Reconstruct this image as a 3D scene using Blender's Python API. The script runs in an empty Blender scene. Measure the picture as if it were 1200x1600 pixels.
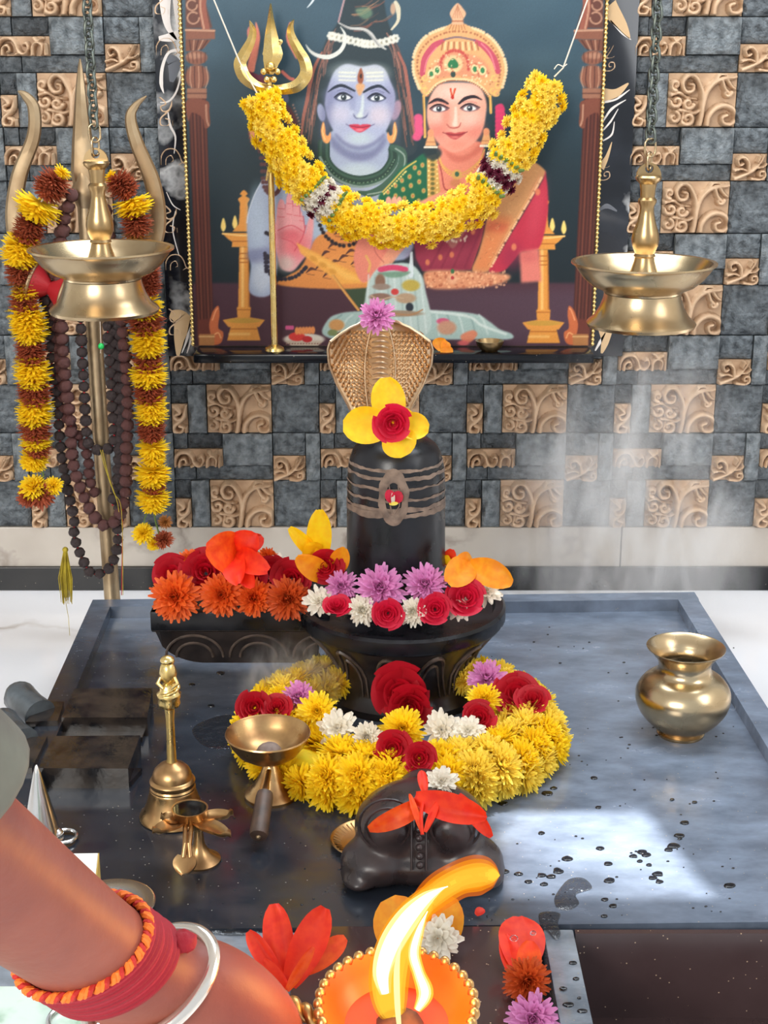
import bpy, bmesh, math, random
import numpy as np
from mathutils import Vector, Matrix, noise

random.seed(7)
rng = np.random.default_rng(7)
V = Vector
R = math.radians
scene = bpy.context.scene
col = scene.collection

# ------------------------------------------------------------------ camera
F = 2300.0                       # focal length in pixels of the 1200 x 1600 frame
PITCH = R(17.5)
CAM = V((0.0, 0.0, 1.08))
cd = bpy.data.cameras.new('camera')
cam = bpy.data.objects.new('camera', cd)
col.objects.link(cam)
cam.location = CAM
cam.rotation_euler = (R(90) - PITCH, 0, 0)
cd.sensor_fit = 'VERTICAL'
cd.sensor_height = 36.0
cd.sensor_width = 27.0
cd.lens = F / 1600 * 36.0
cd.clip_start = 0.02
scene.camera = cam

# ------------------------------------------------------------------ light and exposure
world = bpy.data.worlds.new('world')
scene.world = world
world.use_nodes = True
wn = world.node_tree.nodes['Background']
wn.inputs['Color'].default_value = (0.86, 0.93, 1.0, 1)
wn.inputs['Strength'].default_value = 0.85

def area(name, loc, target, sx, sy, power, color):
    l = bpy.data.lights.new(name, 'AREA')
    l.shape = 'RECTANGLE'; l.size = sx; l.size_y = sy
    l.energy = power; l.color = color
    o = bpy.data.objects.new(name, l)
    col.objects.link(o)
    o.location = loc
    o.rotation_euler = (V(target) - V(loc)).to_track_quat('-Z', 'Y').to_euler()
    return o
area('skylight_lamp', (0.35, 2.30, 2.6), (0.2, 1.7, 0.1), 2.2, 0.8, 62, (0.86, 0.94, 1.0))
area('doorway_lamp', (-2.2, -3.2, 2.6), (0, 2.4, 0.6), 2.4, 1.8, 230, (1.0, 0.95, 0.88))
area('side_fill_lamp', (2.0, 0.9, 1.7), (0.2, 2.2, 0.3), 0.9, 1.2, 20, (0.95, 0.97, 1.0))  # unseen light added at the right for reflections in the brass

sun_d = bpy.data.lights.new('sun', 'SUN'); sun_d.energy = 13.0; sun_d.angle = R(0.6); sun_d.color = (1.0, 0.98, 0.94)
sun = bpy.data.objects.new('sun', sun_d); col.objects.link(sun)
SUN_DIR = V((0.10, 0.24, 1.0)).normalized()            # toward the sun, high behind the wall
sun.rotation_euler = SUN_DIR.to_track_quat('Z', 'Y').to_euler()

scene.view_settings.view_transform = 'Standard'
scene.view_settings.look = 'None'
scene.view_settings.gamma = 1.0
scene.view_settings.use_curve_mapping = False
scene.view_settings.exposure = 0.0

# ------------------------------------------------------------------ measuring helpers
FWD = V((0, math.cos(PITCH), -math.sin(PITCH)))
UPV = V((0, math.sin(PITCH), math.cos(PITCH)))
def ray(px, py):
    return FWD + V((1, 0, 0)) * ((px - 600) / F) - UPV * ((py - 800) / F)
def PY(px, py, Y):
    d = ray(px, py); return CAM + d * (Y / d.y)
def PZ(px, py, Z):
    d = ray(px, py); return CAM + d * ((Z - CAM.z) / d.z)
def PA(px, py, a):
    return CAM + ray(px, py) * a
def mpp(p):
    return (V(p) - CAM).dot(FWD) / F
def proj(x, y, z):
    """world arrays to frame pixels"""
    ax = y * FWD.y + (z - CAM.z) * FWD.z
    up = y * UPV.y + (z - CAM.z) * UPV.z
    return 600 + F * x / ax, 800 - F * up / ax

# ------------------------------------------------------------------ material helpers
def lin(c):
    if isinstance(c, str):
        c = [int(c[i:i + 2], 16) for i in (0, 2, 4)]
    out = []
    for v in c:
        v = v / 255
        out.append(v / 12.92 if v <= 0.04045 else ((v + 0.055) / 1.055) ** 2.4)
    return (*out, 1)

MATS = {}
def mat(name, c, rough=0.5, metal=0.0, c2=None, nscale=20, ndetail=4, lo=0.35, hi=0.65, bump=0.0, bscale=60, bdist=0.003,
        spec=None, rough2=None, sss=0, trans=0, ior=None, emit=None, estr=0, coat=0, stretch=None, attr=None, sheen=0):
    m = bpy.data.materials.new(name)
    m.use_nodes = True
    nt = m.node_tree; N = nt.nodes; L = nt.links
    b = N['Principled BSDF']
    b.inputs['Base Color'].default_value = lin(c)
    b.inputs['Roughness'].default_value = rough
    b.inputs['Metallic'].default_value = metal
    if spec is not None: b.inputs['Specular IOR Level'].default_value = spec
    if ior: b.inputs['IOR'].default_value = ior
    if trans: b.inputs['Transmission Weight'].default_value = trans
    if coat:
        b.inputs['Coat Weight'].default_value = coat
        b.inputs['Coat Roughness'].default_value = 0.08
    if sss:
        b.inputs['Subsurface Weight'].default_value = sss
        b.inputs['Subsurface Radius'].default_value = (0.012, 0.005, 0.003)
        b.inputs['Subsurface Scale'].default_value = 0.6
    if emit:
        b.inputs['Emission Color'].default_value = lin(emit)
        b.inputs['Emission Strength'].default_value = estr
    tc = N.new('ShaderNodeTexCoord')
    src = tc.outputs['Object']
    if stretch:
        mp = N.new('ShaderNodeMapping'); mp.inputs['Scale'].default_value = stretch
        L.new(src, mp.inputs['Vector']); src = mp.outputs['Vector']
    if c2 is not None or rough2 is not None:
        n = N.new('ShaderNodeTexNoise')
        n.inputs['Scale'].default_value = nscale; n.inputs['Detail'].default_value = ndetail
        L.new(src, n.inputs['Vector'])
        mr = N.new('ShaderNodeMapRange')
        mr.inputs['From Min'].default_value = lo; mr.inputs['From Max'].default_value = hi
        L.new(n.outputs['Fac'], mr.inputs['Value'])
        if c2 is not None:
            mx = N.new('ShaderNodeMix'); mx.data_type = 'RGBA'
            mx.inputs['A'].default_value = lin(c); mx.inputs['B'].default_value = lin(c2)
            L.new(mr.outputs['Result'], mx.inputs['Factor'])
            L.new(mx.outputs['Result'], b.inputs['Base Color'])
        if rough2 is not None:
            m2 = N.new('ShaderNodeMapRange')
            m2.inputs['To Min'].default_value = rough; m2.inputs['To Max'].default_value = rough2
            L.new(mr.outputs['Result'], m2.inputs['Value'])
            L.new(m2.outputs['Result'], b.inputs['Roughness'])
    if attr:
        a = N.new('ShaderNodeVertexColor'); a.layer_name = attr
        L.new(a.outputs['Color'], b.inputs['Base Color'])
    if bump:
        n2 = N.new('ShaderNodeTexNoise')
        n2.inputs['Scale'].default_value = bscale; n2.inputs['Detail'].default_value = 5
        L.new(src, n2.inputs['Vector'])
        bp = N.new('ShaderNodeBump'); bp.inputs['Strength'].default_value = bump
        bp.inputs['Distance'].default_value = bdist
        L.new(n2.outputs['Fac'], bp.inputs['Height']); L.new(bp.outputs['Normal'], b.inputs['Normal'])
    MATS[name] = m
    return m

# ------------------------------------------------------------------ object helpers
def tag(o, label=None, cat=None, group=None, kind=None):
    if label: o['label'] = label
    if cat: o['category'] = cat
    if group: o['group'] = group
    if kind: o['kind'] = kind
    return o
def empty(name, loc, label=None, cat=None, group=None, kind=None):
    o = bpy.data.objects.new(name, None)
    o.empty_display_size = 0.02
    col.objects.link(o); o.location = loc
    return tag(o, label, cat, group, kind)
def root_loc(p):
    l = V((0, 0, 0))
    while p is not None:
        l += p.location; p = p.parent
    return l
def copy_tree(o, parent=None):
    c = o.copy(); col.objects.link(c); c.parent = parent
    for ch in o.children: copy_tree(ch, c)
    return c
def inst(name, me, parent=None, loc=(0, 0, 0), rot=(0, 0, 0), sc=1.0):
    """an object that shares a mesh"""
    o = bpy.data.objects.new(name, me); col.objects.link(o)
    o.parent = parent; o.location = loc; o.rotation_euler = rot
    o.scale = (sc, sc, sc) if not isinstance(sc, (tuple, list)) else sc
    return o

class MB:
    """collects geometry for ONE mesh"""
    def __init__(s): s.v = []; s.f = []
    def add(s, vs, fs):
        n = len(s.v); s.v += [tuple(p) for p in vs]; s.f += [tuple(i + n for i in f) for f in fs]; return s
    def box(s, lo, hi, b=0.0, M=None):
        lo = V(lo); hi = V(hi)
        bm = bmesh.new(); bmesh.ops.create_cube(bm, size=1)
        for v in bm.verts: v.co = V(((lo[i] + hi[i]) / 2 + v.co[i] * (hi[i] - lo[i]) for i in range(3)))
        if b: bmesh.ops.bevel(bm, geom=list(bm.edges), offset=b, segments=2, affect='EDGES', profile=0.5)
        bm.verts.index_update()
        s.add([M @ v.co if M else v.co for v in bm.verts], [[v.index for v in f.verts] for f in bm.faces]); bm.free(); return s
    def prism(s, poly, z0, z1, M=None):
        """polygon (x,y) pulled from z0 to z1"""
        n = len(poly)
        vs = [V((x, y, z0)) for x, y in poly] + [V((x, y, z1)) for x, y in poly]
        fs = [tuple(range(n))[::-1], tuple(range(n, 2 * n))] + [(i, (i + 1) % n, n + (i + 1) % n, n + i) for i in range(n)]
        return s.add([M @ p for p in vs] if M else vs, fs)
    def tube(s, pts, rad, seg=10, closed=False, cap=True, flat=None, up=None):
        pts = [V(p) for p in pts]; n = len(pts)
        if not isinstance(rad, (list, tuple)): rad = [rad] * n
        T = []
        for i in range(n):
            a = pts[(i - 1) % n] if (closed or i > 0) else pts[i]
            b = pts[(i + 1) % n] if (closed or i < n - 1) else pts[i]
            T.append((b - a).normalized() if (b - a).length > 1e-9 else V((0, 0, 1)))
        u = V(up) if up else (V((0, 0, 1)) if abs(T[0].z) < 0.9 else V((1, 0, 0)))
        vs = []
        for i in range(n):
            u = (u - T[i] * u.dot(T[i])); u = u.normalized() if u.length > 1e-9 else T[i].orthogonal().normalized()
            w = T[i].cross(u)
            k = flat if flat else 1.0
            for j in range(seg):
                a = 2 * math.pi * j / seg
                vs.append(pts[i] + (u * math.cos(a) * k + w * math.sin(a)) * rad[i])
        fs = []
        for i in range(n if closed else n - 1):
            for j in range(seg):
                i2 = (i + 1) % n
                fs.append((i * seg + j, i * seg + (j + 1) % seg, i2 * seg + (j + 1) % seg, i2 * seg + j))
        if cap and not closed:
            fs.append(tuple(range(seg))[::-1]); fs.append(tuple(range((n - 1) * seg, n * seg)))
        return s.add(vs, fs)
    def lathe(s, prof, c=(0, 0, 0), seg=40, M=None, wob=None):
        """prof: (r, z) from bottom to top, r=0 closes"""
        vs = []; fs = []; rows = []
        c = V(c)
        for r, z in prof:
            if r < 1e-6:
                rows.append([len(vs)]); vs.append(V((0, 0, z)))
            else:
                row = []
                for j in range(seg):
                    a = 2 * math.pi * j / seg
                    rr = r * (wob(a, z) if wob else 1)
                    row.append(len(vs)); vs.append(V((rr * math.cos(a), rr * math.sin(a), z)))
                rows.append(row)
        for a, b in zip(rows, rows[1:]):
            for j in range(seg):
                j2 = (j + 1) % seg
                if len(a) == 1 and len(b) == 1: continue
                if len(a) == 1: fs.append((a[0], b[j2], b[j])) if False else fs.append((a[0], b[j2], b[j]))
                elif len(b) == 1: fs.append((a[j], a[j2], b[0]))
                else: fs.append((a[j], a[j2], b[j2], b[j]))
        return s.add([(M @ p if M else p) + c for p in vs], fs)
    def grid(s, fn, nu, nv, closeu=False):
        vs = [fn(i / (nu if closeu else nu - 1), j / (nv - 1)) for j in range(nv) for i in range(nu)]
        fs = []
        for j in range(nv - 1):
            for i in range(nu if closeu else nu - 1):
                i2 = (i + 1) % nu
                fs.append((j * nu + i, j * nu + i2, (j + 1) * nu + i2, (j + 1) * nu + i))
        return s.add(vs, fs)
    def ball(s, c, r, seg=16, rings=10, M=None, fn=None):
        c = V(c); r = V(r) if isinstance(r, (tuple, list, Vector)) else V((r, r, r))
        vs = [V((0, 0, -1))]
        for i in range(1, rings):
            t = math.pi * i / rings
            for j in range(seg):
                a = 2 * math.pi * j / seg
                vs.append(V((math.sin(t) * math.cos(a), math.sin(t) * math.sin(a), -math.cos(t))))
        vs.append(V((0, 0, 1)))
        if fn: vs = [p * fn(p) for p in vs]
        fs = [(0, 1 + (j + 1) % seg, 1 + j) for j in range(seg)]
        for i in range(rings - 2):
            for j in range(seg):
                a = 1 + i * seg; b = a + seg; j2 = (j + 1) % seg
                fs.append((a + j, a + j2, b + j2, b + j))
        e = len(vs) - 1; a = 1 + (rings - 2) * seg
        fs += [(a + j, a + (j + 1) % seg, e) for j in range(seg)]
        out = []
        for p in vs:
            q = V((p.x * r.x, p.y * r.y, p.z * r.z))
            out.append((M @ q if M else q) + c)
        return s.add(out, fs)
    def mesh(s, name, m, smooth=40, off=None):
        me = bpy.data.meshes.new(name)
        vs = [(V(p) - off)[:] for p in s.v] if off is not None else s.v
        me.from_pydata(vs, [], s.f); me.validate(); me.update()
        if m is not None:
            me.materials.append(MATS[m] if isinstance(m, str) else m)
        if smooth:
            me.shade_smooth()
            me.set_sharp_from_angle(angle=R(smooth))
        return me
    def build(s, name, m, parent=None, smooth=40, loc=None):
        """vertices are given in world space; the object keeps them there"""
        off = root_loc(parent) if parent is not None else V((0, 0, 0))
        base = V(loc) if loc is not None else V((0, 0, 0))
        me = s.mesh(name, m, smooth, off + base)
        o = bpy.data.objects.new(name, me); col.objects.link(o)
        o.parent = parent; o.location = base
        return o

def spline(pts, n=8, closed=False):
    """Catmull-Rom through points of any dimension"""
    P = [np.array(p, float) for p in pts]; m = len(P); out = []
    rngk = range(m) if closed else range(m - 1)
    for i in rngk:
        if closed: a, b, c, d = P[(i - 1) % m], P[i], P[(i + 1) % m], P[(i + 2) % m]
        else: a, b, c, d = P[max(i - 1, 0)], P[i], P[i + 1], P[min(i + 2, m - 1)]
        for k in range(n):
            t = k / n
            out.append(0.5 * (2 * b + (c - a) * t + (2 * a - 5 * b + 4 * c - d) * t * t + (3 * b - a - 3 * c + d) * t ** 3))
    if not closed: out.append(P[-1])
    return out
def vspl(pts, n=8, closed=False): return [V(p) for p in spline([tuple(p) for p in pts], n, closed)]
def resample(pts, step):
    pts = [V(p) for p in pts]; out = [pts[0]]; acc = 0
    for a, b in zip(pts, pts[1:]):
        L = (b - a).length; d = step - acc
        while d <= L and L > 0:
            out.append(a + (b - a) * (d / L)); d += step
        acc = (acc + L) % step if L else acc
        acc = L - (d - step) if L else acc
    return out
# ------------------------------------------------------------------ materials
mat('slate', (56, 62, 67), 0.55, c2=(106, 113, 118), nscale=60, ndetail=8, bump=1.0, bscale=70, bdist=0.012)
mat('slate_dark', (44, 49, 53), 0.55, c2=(86, 92, 97), nscale=55, ndetail=8, bump=1.0, bscale=80, bdist=0.012)
mat('slate_light', (72, 79, 84), 0.52, c2=(128, 135, 139), nscale=58, ndetail=8, bump=1.0, bscale=64, bdist=0.012)
mat('carved', (200, 168, 136), 0.6, c2=(168, 136, 106), nscale=25, bump=0.25, bscale=120, bdist=0.002)
mat('grout', (95, 92, 88), 0.85)
mat('brass', (182, 156, 116), 0.24, 1.0, c2=(165, 135, 92), nscale=18, rough2=0.36)
mat('brass_dull', (190, 168, 136), 0.42, 1.0, c2=(158, 134, 104), nscale=14, rough2=0.55, bump=0.15, bscale=150, bdist=0.001)
mat('brass_pale', (200, 180, 145), 0.22, 1.0, c2=(180, 155, 120), nscale=8, rough2=0.32)
mat('brass_bell', (196, 158, 108), 0.26, 1.0, c2=(160, 122, 84), nscale=30, rough2=0.4)
mat('gold_bright', (232, 206, 140), 0.22, 1.0, c2=(214, 182, 110), nscale=60, rough2=0.4)
mat('brass_hood', (226, 198, 164), 0.3, 1.0, c2=(202, 170, 134), nscale=20, rough2=0.45)
mat('steel', (215, 212, 208), 0.2, 1.0)
mat('iron_chain', (120, 125, 115), 0.4, 1.0, c2=(80, 88, 88), nscale=80)
mat('black_stone', (11, 12, 16), 0.2, spec=.35, c2=(28, 29, 34), nscale=25, ndetail=6, bump=0.12, bscale=60, bdist=0.002, rough2=0.4)
mat('carved_stone', (28, 23, 22), 0.28, c2=(50, 42, 39), nscale=30, ndetail=6, bump=0.2, bscale=80, bdist=0.002)
mat('ash', (132, 112, 98), 0.8, c2=(98, 82, 72), nscale=70, bump=0.3, bscale=120, bdist=0.001)
mat('wet_stone', (20, 20, 23), 0.06, c2=(54, 46, 40), nscale=30, ndetail=6, rough2=0.22, bump=0.2, bscale=90, bdist=0.002)
mat('water', (235, 240, 245), 0.02, trans=1.0, ior=1.33)
mat('wet_film', (16, 19, 25), 0.03, spec=0.7, bump=0.5, bscale=45, bdist=0.004)      # clear water darkens the granite it lies on
pf_ = mat('puddle_film', (30, 34, 42), 0.02, spec=1.0, bump=0.8, bscale=60, bdist=0.006); pf_.node_tree.nodes['Principled BSDF'].inputs['Alpha'].default_value = 0.6
mat('carved_edge', (92, 78, 69), 0.45, c2=(62, 52, 46), nscale=60)  # lighter tone paints the highlights along the carved arcs
mat('roll_stone', (78, 84, 88), 0.25, c2=(52, 54, 56), nscale=26, ndetail=6, bump=0.2, bscale=60, bdist=0.003)
mat('wood_dark', (84, 62, 50), 0.5, c2=(58, 42, 34), nscale=60, stretch=(1, 1, 0.2))
mat('bead_red', (108, 66, 62), 0.55, c2=(74, 44, 44), nscale=120, bump=0.6, bscale=200, bdist=0.002)
mat('bead_dark', (70, 56, 55), 0.55, c2=(44, 36, 38), nscale=120, bump=0.6, bscale=200, bdist=0.002)
mat('tassel', (190, 168, 48), 0.7, c2=(150, 130, 30), nscale=60)
mat('thread', (215, 205, 190), 0.8)
mat('thread_red', (170, 30, 40), 0.8)
mat('green_bead', (30, 190, 90), 0.4)
# petals
def pet(name, c, c2, **k):
    m = mat(name, c, 0.55, c2=c2, nscale=90, bump=0.15, bscale=250, bdist=0.001, **k)
    N = m.node_tree.nodes; L = m.node_tree.links; b = N['Principled BSDF']     # light passes through thin petals
    t = N.new('ShaderNodeBsdfTranslucent'); x = N.new('ShaderNodeMixShader'); x.inputs['Fac'].default_value = 0.38
    src = b.inputs['Base Color'].links[0].from_socket
    L.new(src, t.inputs['Color']); L.new(b.outputs[0], x.inputs[1]); L.new(t.outputs[0], x.inputs[2])
    L.new(x.outputs[0], N['Material Output'].inputs['Surface'])
    return m
pet('p_yellow', (255, 232, 50), (255, 214, 20))
pet('p_yellow_pale', (255, 238, 110), (255, 222, 70))
pet('p_maroon', (150, 52, 44), (196, 112, 70))
pet('p_rust', (196, 66, 32), (226, 110, 40))
pet('p_orange', (240, 118, 40), (230, 90, 30))
pet('p_brown', (150, 90, 50), (190, 130, 60))
pet('p_lilac', (216, 128, 188), (232, 164, 210))
pet('p_white', (244, 238, 226), (232, 224, 206))
pet('p_rose', (196, 14, 38), (168, 6, 26))
pet('p_rose_pink', (216, 26, 66), (196, 16, 50))
pet('p_canna_red', (244, 62, 20), (232, 40, 16))
pet('p_canna_orange', (250, 96, 20), (238, 66, 16))
pet('p_canna_yellow', (255, 214, 22), (254, 196, 12))
pet('p_canna_amber', (246, 160, 20), (238, 136, 10))
pet('p_plum', (92, 18, 44), (120, 30, 58))
mat('stem_green', (92, 116, 52), 0.6)
mat('flower_eye', (110, 98, 40), 0.7)
# ================================================================== the setting
YW = 2.90                                    # face of the tiled wall
TW, TH = 0.298, 0.20                         # one repeat of the tile pattern
ZB = 0.1355                                  # foot of the tiles
def marble_mat(name, base, vein, vscale=1.2, rough=0.12, width=0.02, warm=(205, 196, 184)):
    m = bpy.data.materials.new(name); m.use_nodes = True
    N = m.node_tree.nodes; L = m.node_tree.links; b = N['Principled BSDF']
    b.inputs['Roughness'].default_value = rough
    tc = N.new('ShaderNodeTexCoord')
    n0 = N.new('ShaderNodeTexNoise'); n0.inputs['Scale'].default_value = vscale; n0.inputs['Detail'].default_value = 6
    L.new(tc.outputs['Object'], n0.inputs['Vector'])
    # thin veins where a distorted noise crosses its middle
    sub = N.new('ShaderNodeMath'); sub.operation = 'SUBTRACT'; sub.inputs[1].default_value = 0.5
    ab = N.new('ShaderNodeMath'); ab.operation = 'ABSOLUTE'
    L.new(n0.outputs['Fac'], sub.inputs[0]); L.new(sub.outputs[0], ab.inputs[0])
    mr = N.new('ShaderNodeMapRange'); mr.inputs['From Min'].default_value = 0.0; mr.inputs['From Max'].default_value = width
    mr.inputs['To Min'].default_value = 1.0; mr.inputs['To Max'].default_value = 0.0
    L.new(ab.outputs[0], mr.inputs['Value'])
    n1 = N.new('ShaderNodeTexNoise'); n1.inputs['Scale'].default_value = vscale * 2.3; n1.inputs['Detail'].default_value = 3
    L.new(tc.outputs['Object'], n1.inputs['Vector'])
    cl = N.new('ShaderNodeMix'); cl.data_type = 'RGBA'
    cl.inputs['A'].default_value = lin(base); cl.inputs['B'].default_value = lin(warm)
    mr1 = N.new('ShaderNodeMapRange'); mr1.inputs['From Min'].default_value = 0.45; mr1.inputs['From Max'].default_value = 0.75
    L.new(n1.outputs['Fac'], mr1.inputs['Value']); L.new(mr1.outputs['Result'], cl.inputs['Factor'])
    mx = N.new('ShaderNodeMix'); mx.data_type = 'RGBA'; mx.inputs['B'].default_value = lin(vein)
    ml = N.new('ShaderNodeMath'); ml.operation = 'MULTIPLY'
    mr2 = N.new('ShaderNodeMapRange'); mr2.inputs['From Min'].default_value = 0.4; mr2.inputs['From Max'].default_value = 0.7
    L.new(n1.outputs['Fac'], mr2.inputs['Value'])
    L.new(mr.outputs['Result'], ml.inputs[0]); L.new(mr2.outputs['Result'], ml.inputs[1])
    L.new(cl.outputs['Result'], mx.inputs['A']); L.new(ml.outputs[0], mx.inputs['Factor'])
    L.new(mx.outputs['Result'], b.inputs['Base Color'])
    MATS[name] = m; return m
marble_mat('marble_white', (226, 225, 228), (150, 132, 116), 1.1, 0.1, 0.012, (214, 212, 214))
marble_mat('marble_skirt', (186, 177, 166), (112, 98, 88), 2.6, 0.25, 0.016, (168, 158, 147))
marble_mat('marble_black', (16, 18, 24), (205, 205, 205), 3.2, 0.08, 0.02, (40, 44, 52))
def granite_mat(name, base, film, rough, rough2, speck=(150, 140, 125), streak=(1, 1, 1), amount=0.5, spec=0.75):
    """polished dark granite: mineral specks and a dried film in wiped streaks whose tone also paints in glare"""
    m = bpy.data.materials.new(name); m.use_nodes = True
    N = m.node_tree.nodes; L = m.node_tree.links; b = N['Principled BSDF']
    tc = N.new('ShaderNodeTexCoord')
    vo = N.new('ShaderNodeTexVoronoi'); vo.inputs['Scale'].default_value = 170
    L.new(tc.outputs['Object'], vo.inputs['Vector'])
    lt = N.new('ShaderNodeMapRange'); lt.inputs['From Min'].default_value = 0.10; lt.inputs['From Max'].default_value = 0.16
    lt.inputs['To Min'].default_value = 1; lt.inputs['To Max'].default_value = 0
    L.new(vo.outputs['Distance'], lt.inputs['Value'])
    wn_ = N.new('ShaderNodeTexWhiteNoise'); L.new(vo.outputs['Color'], wn_.inputs['Vector'])
    gt = N.new('ShaderNodeMath'); gt.operation = 'GREATER_THAN'; gt.inputs[1].default_value = 0.86
    L.new(wn_.outputs['Value'], gt.inputs[0])
    sp = N.new('ShaderNodeMath'); sp.operation = 'MULTIPLY'; L.new(lt.outputs['Result'], sp.inputs[0]); L.new(gt.outputs[0], sp.inputs[1])
    mp = N.new('ShaderNodeMapping'); mp.inputs['Scale'].default_value = streak; mp.inputs['Rotation'].default_value = (0, 0, R(24))
    L.new(tc.outputs['Object'], mp.inputs['Vector'])
    n = N.new('ShaderNodeTexNoise'); n.inputs['Scale'].default_value = 9; n.inputs['Detail'].default_value = 8; n.inputs['Roughness'].default_value = 0.62
    L.new(mp.outputs['Vector'], n.inputs['Vector'])
    mr = N.new('ShaderNodeMapRange'); mr.inputs['From Min'].default_value = 0.36; mr.inputs['From Max'].default_value = 0.68
    L.new(n.outputs['Fac'], mr.inputs['Value'])
    am = N.new('ShaderNodeMath'); am.operation = 'MULTIPLY'; am.inputs[1].default_value = amount
    L.new(mr.outputs['Result'], am.inputs[0])
    c1 = N.new('ShaderNodeMix'); c1.data_type = 'RGBA'; c1.inputs['A'].default_value = lin(base); c1.inputs['B'].default_value = lin(film)
    L.new(am.outputs[0], c1.inputs['Factor'])
    c2 = N.new('ShaderNodeMix'); c2.data_type = 'RGBA'; c2.inputs['B'].default_value = lin(speck)
    L.new(c1.outputs['Result'], c2.inputs['A']); L.new(sp.outputs[0], c2.inputs['Factor'])
    L.new(c2.outputs['Result'], b.inputs['Base Color'])
    rr = N.new('ShaderNodeMapRange'); rr.inputs['To Min'].default_value = rough; rr.inputs['To Max'].default_value = rough2
    L.new(mr.outputs['Result'], rr.inputs['Value']); L.new(rr.outputs['Result'], b.inputs['Roughness'])
    b.inputs['Specular IOR Level'].default_value = spec
    MATS[name] = m; return m
granite_mat('granite', (20, 23, 30), (142, 156, 178), 0.10, 0.30, streak=(1, 2.0, 1), amount=0.62)
# slab mask paints the dark reflection at front left and the pale glare elsewhere
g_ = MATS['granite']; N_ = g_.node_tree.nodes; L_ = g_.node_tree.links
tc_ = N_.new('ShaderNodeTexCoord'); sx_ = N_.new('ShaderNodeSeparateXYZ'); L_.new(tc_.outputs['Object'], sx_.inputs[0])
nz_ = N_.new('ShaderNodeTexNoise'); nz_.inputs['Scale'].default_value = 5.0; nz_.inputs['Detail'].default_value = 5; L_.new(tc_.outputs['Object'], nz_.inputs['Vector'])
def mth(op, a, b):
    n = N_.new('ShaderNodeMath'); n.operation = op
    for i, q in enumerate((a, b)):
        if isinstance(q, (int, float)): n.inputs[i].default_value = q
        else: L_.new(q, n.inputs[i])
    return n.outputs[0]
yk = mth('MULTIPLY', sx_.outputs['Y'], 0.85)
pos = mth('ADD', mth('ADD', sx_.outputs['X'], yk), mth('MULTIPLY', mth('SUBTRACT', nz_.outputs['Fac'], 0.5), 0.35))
wet = N_.new('ShaderNodeMapRange'); wet.interpolation_type = 'SMOOTHSTEP'; L_.new(pos, wet.inputs['Value'])  # factor of the painted tone, low where the dark reflection lies
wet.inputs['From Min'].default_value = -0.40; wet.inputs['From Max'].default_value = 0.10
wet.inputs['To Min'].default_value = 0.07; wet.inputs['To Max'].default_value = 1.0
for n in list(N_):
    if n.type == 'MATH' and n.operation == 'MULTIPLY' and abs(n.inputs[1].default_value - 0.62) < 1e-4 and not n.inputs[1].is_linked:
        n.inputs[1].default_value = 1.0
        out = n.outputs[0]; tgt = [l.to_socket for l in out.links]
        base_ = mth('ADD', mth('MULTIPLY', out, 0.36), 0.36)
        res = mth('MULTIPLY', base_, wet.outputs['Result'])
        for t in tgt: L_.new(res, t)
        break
granite_mat('granite_sky_sheen', (92, 99, 108), (150, 158, 168), 0.08, 0.22, streak=(1, 2, 1), amount=0.8)  # lighter granite copy, painting the sky's reflection on strip and ledge
granite_mat('granite_band', (10, 11, 15), (30, 34, 40), 0.12, 0.25, amount=0.35, spec=0.25)
granite_mat('granite_brown', (58, 42, 42), (76, 58, 58), 0.14, 0.25, speck=(190, 165, 135), amount=0.4)  # brown tone paints the dark reflection on plinth and front faces

# floor
fl = MB().box((-2.2, -1.0, -0.05), (2.2, YW + 0.02, 0.0)).build('floor', 'marble_white', smooth=0)
tag(fl, kind='structure')
for k, yy in enumerate((2.05, 1.25)):
    MB().box((-2.2, yy, -0.0005), (2.2, yy + 0.0025, 0.0006)).build('floor_joint', 'grout', fl, smooth=0)

# back wall and its stone mosaic
wall = MB().box((-1.5, YW + 0.012, 0.0), (1.5, YW + 0.10, 2.7)).build('wall_back', 'grout', smooth=0)
tag(wall, kind='structure')

def seg_d(X, Yv, pts, w0, w1=None):
    """height of a rounded raised stroke along a polyline, 0..1"""
    P = np.array(pts, float); n = len(P) - 1; H = np.zeros_like(X)
    for i in range(n):
        a, b = P[i], P[i + 1]; d = b - a; L2 = (d ** 2).sum() + 1e-12
        t = np.clip(((X - a[0]) * d[0] + (Yv - a[1]) * d[1]) / L2, 0, 1)
        D = np.hypot(X - a[0] - t * d[0], Yv - a[1] - t * d[1])
        f = (i + t) / n
        w = w0 + ((w1 if w1 is not None else w0) - w0) * f
        H = np.maximum(H, np.sqrt(np.clip(1 - (D / w) ** 2, 0, 1)) * np.minimum(1, w / 0.05))
    return H
def curl(cx, cy, r, a0, turns, sgn=1, n=26, r1=0.12):
    return [(cx + r * (1 - (1 - r1) * k / n) * math.cos(a0 + sgn * turns * 2 * math.pi * k / n),
             cy + r * (1 - (1 - r1) * k / n) * math.sin(a0 + sgn * turns * 2 * math.pi * k / n)) for k in range(n + 1)]
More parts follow.
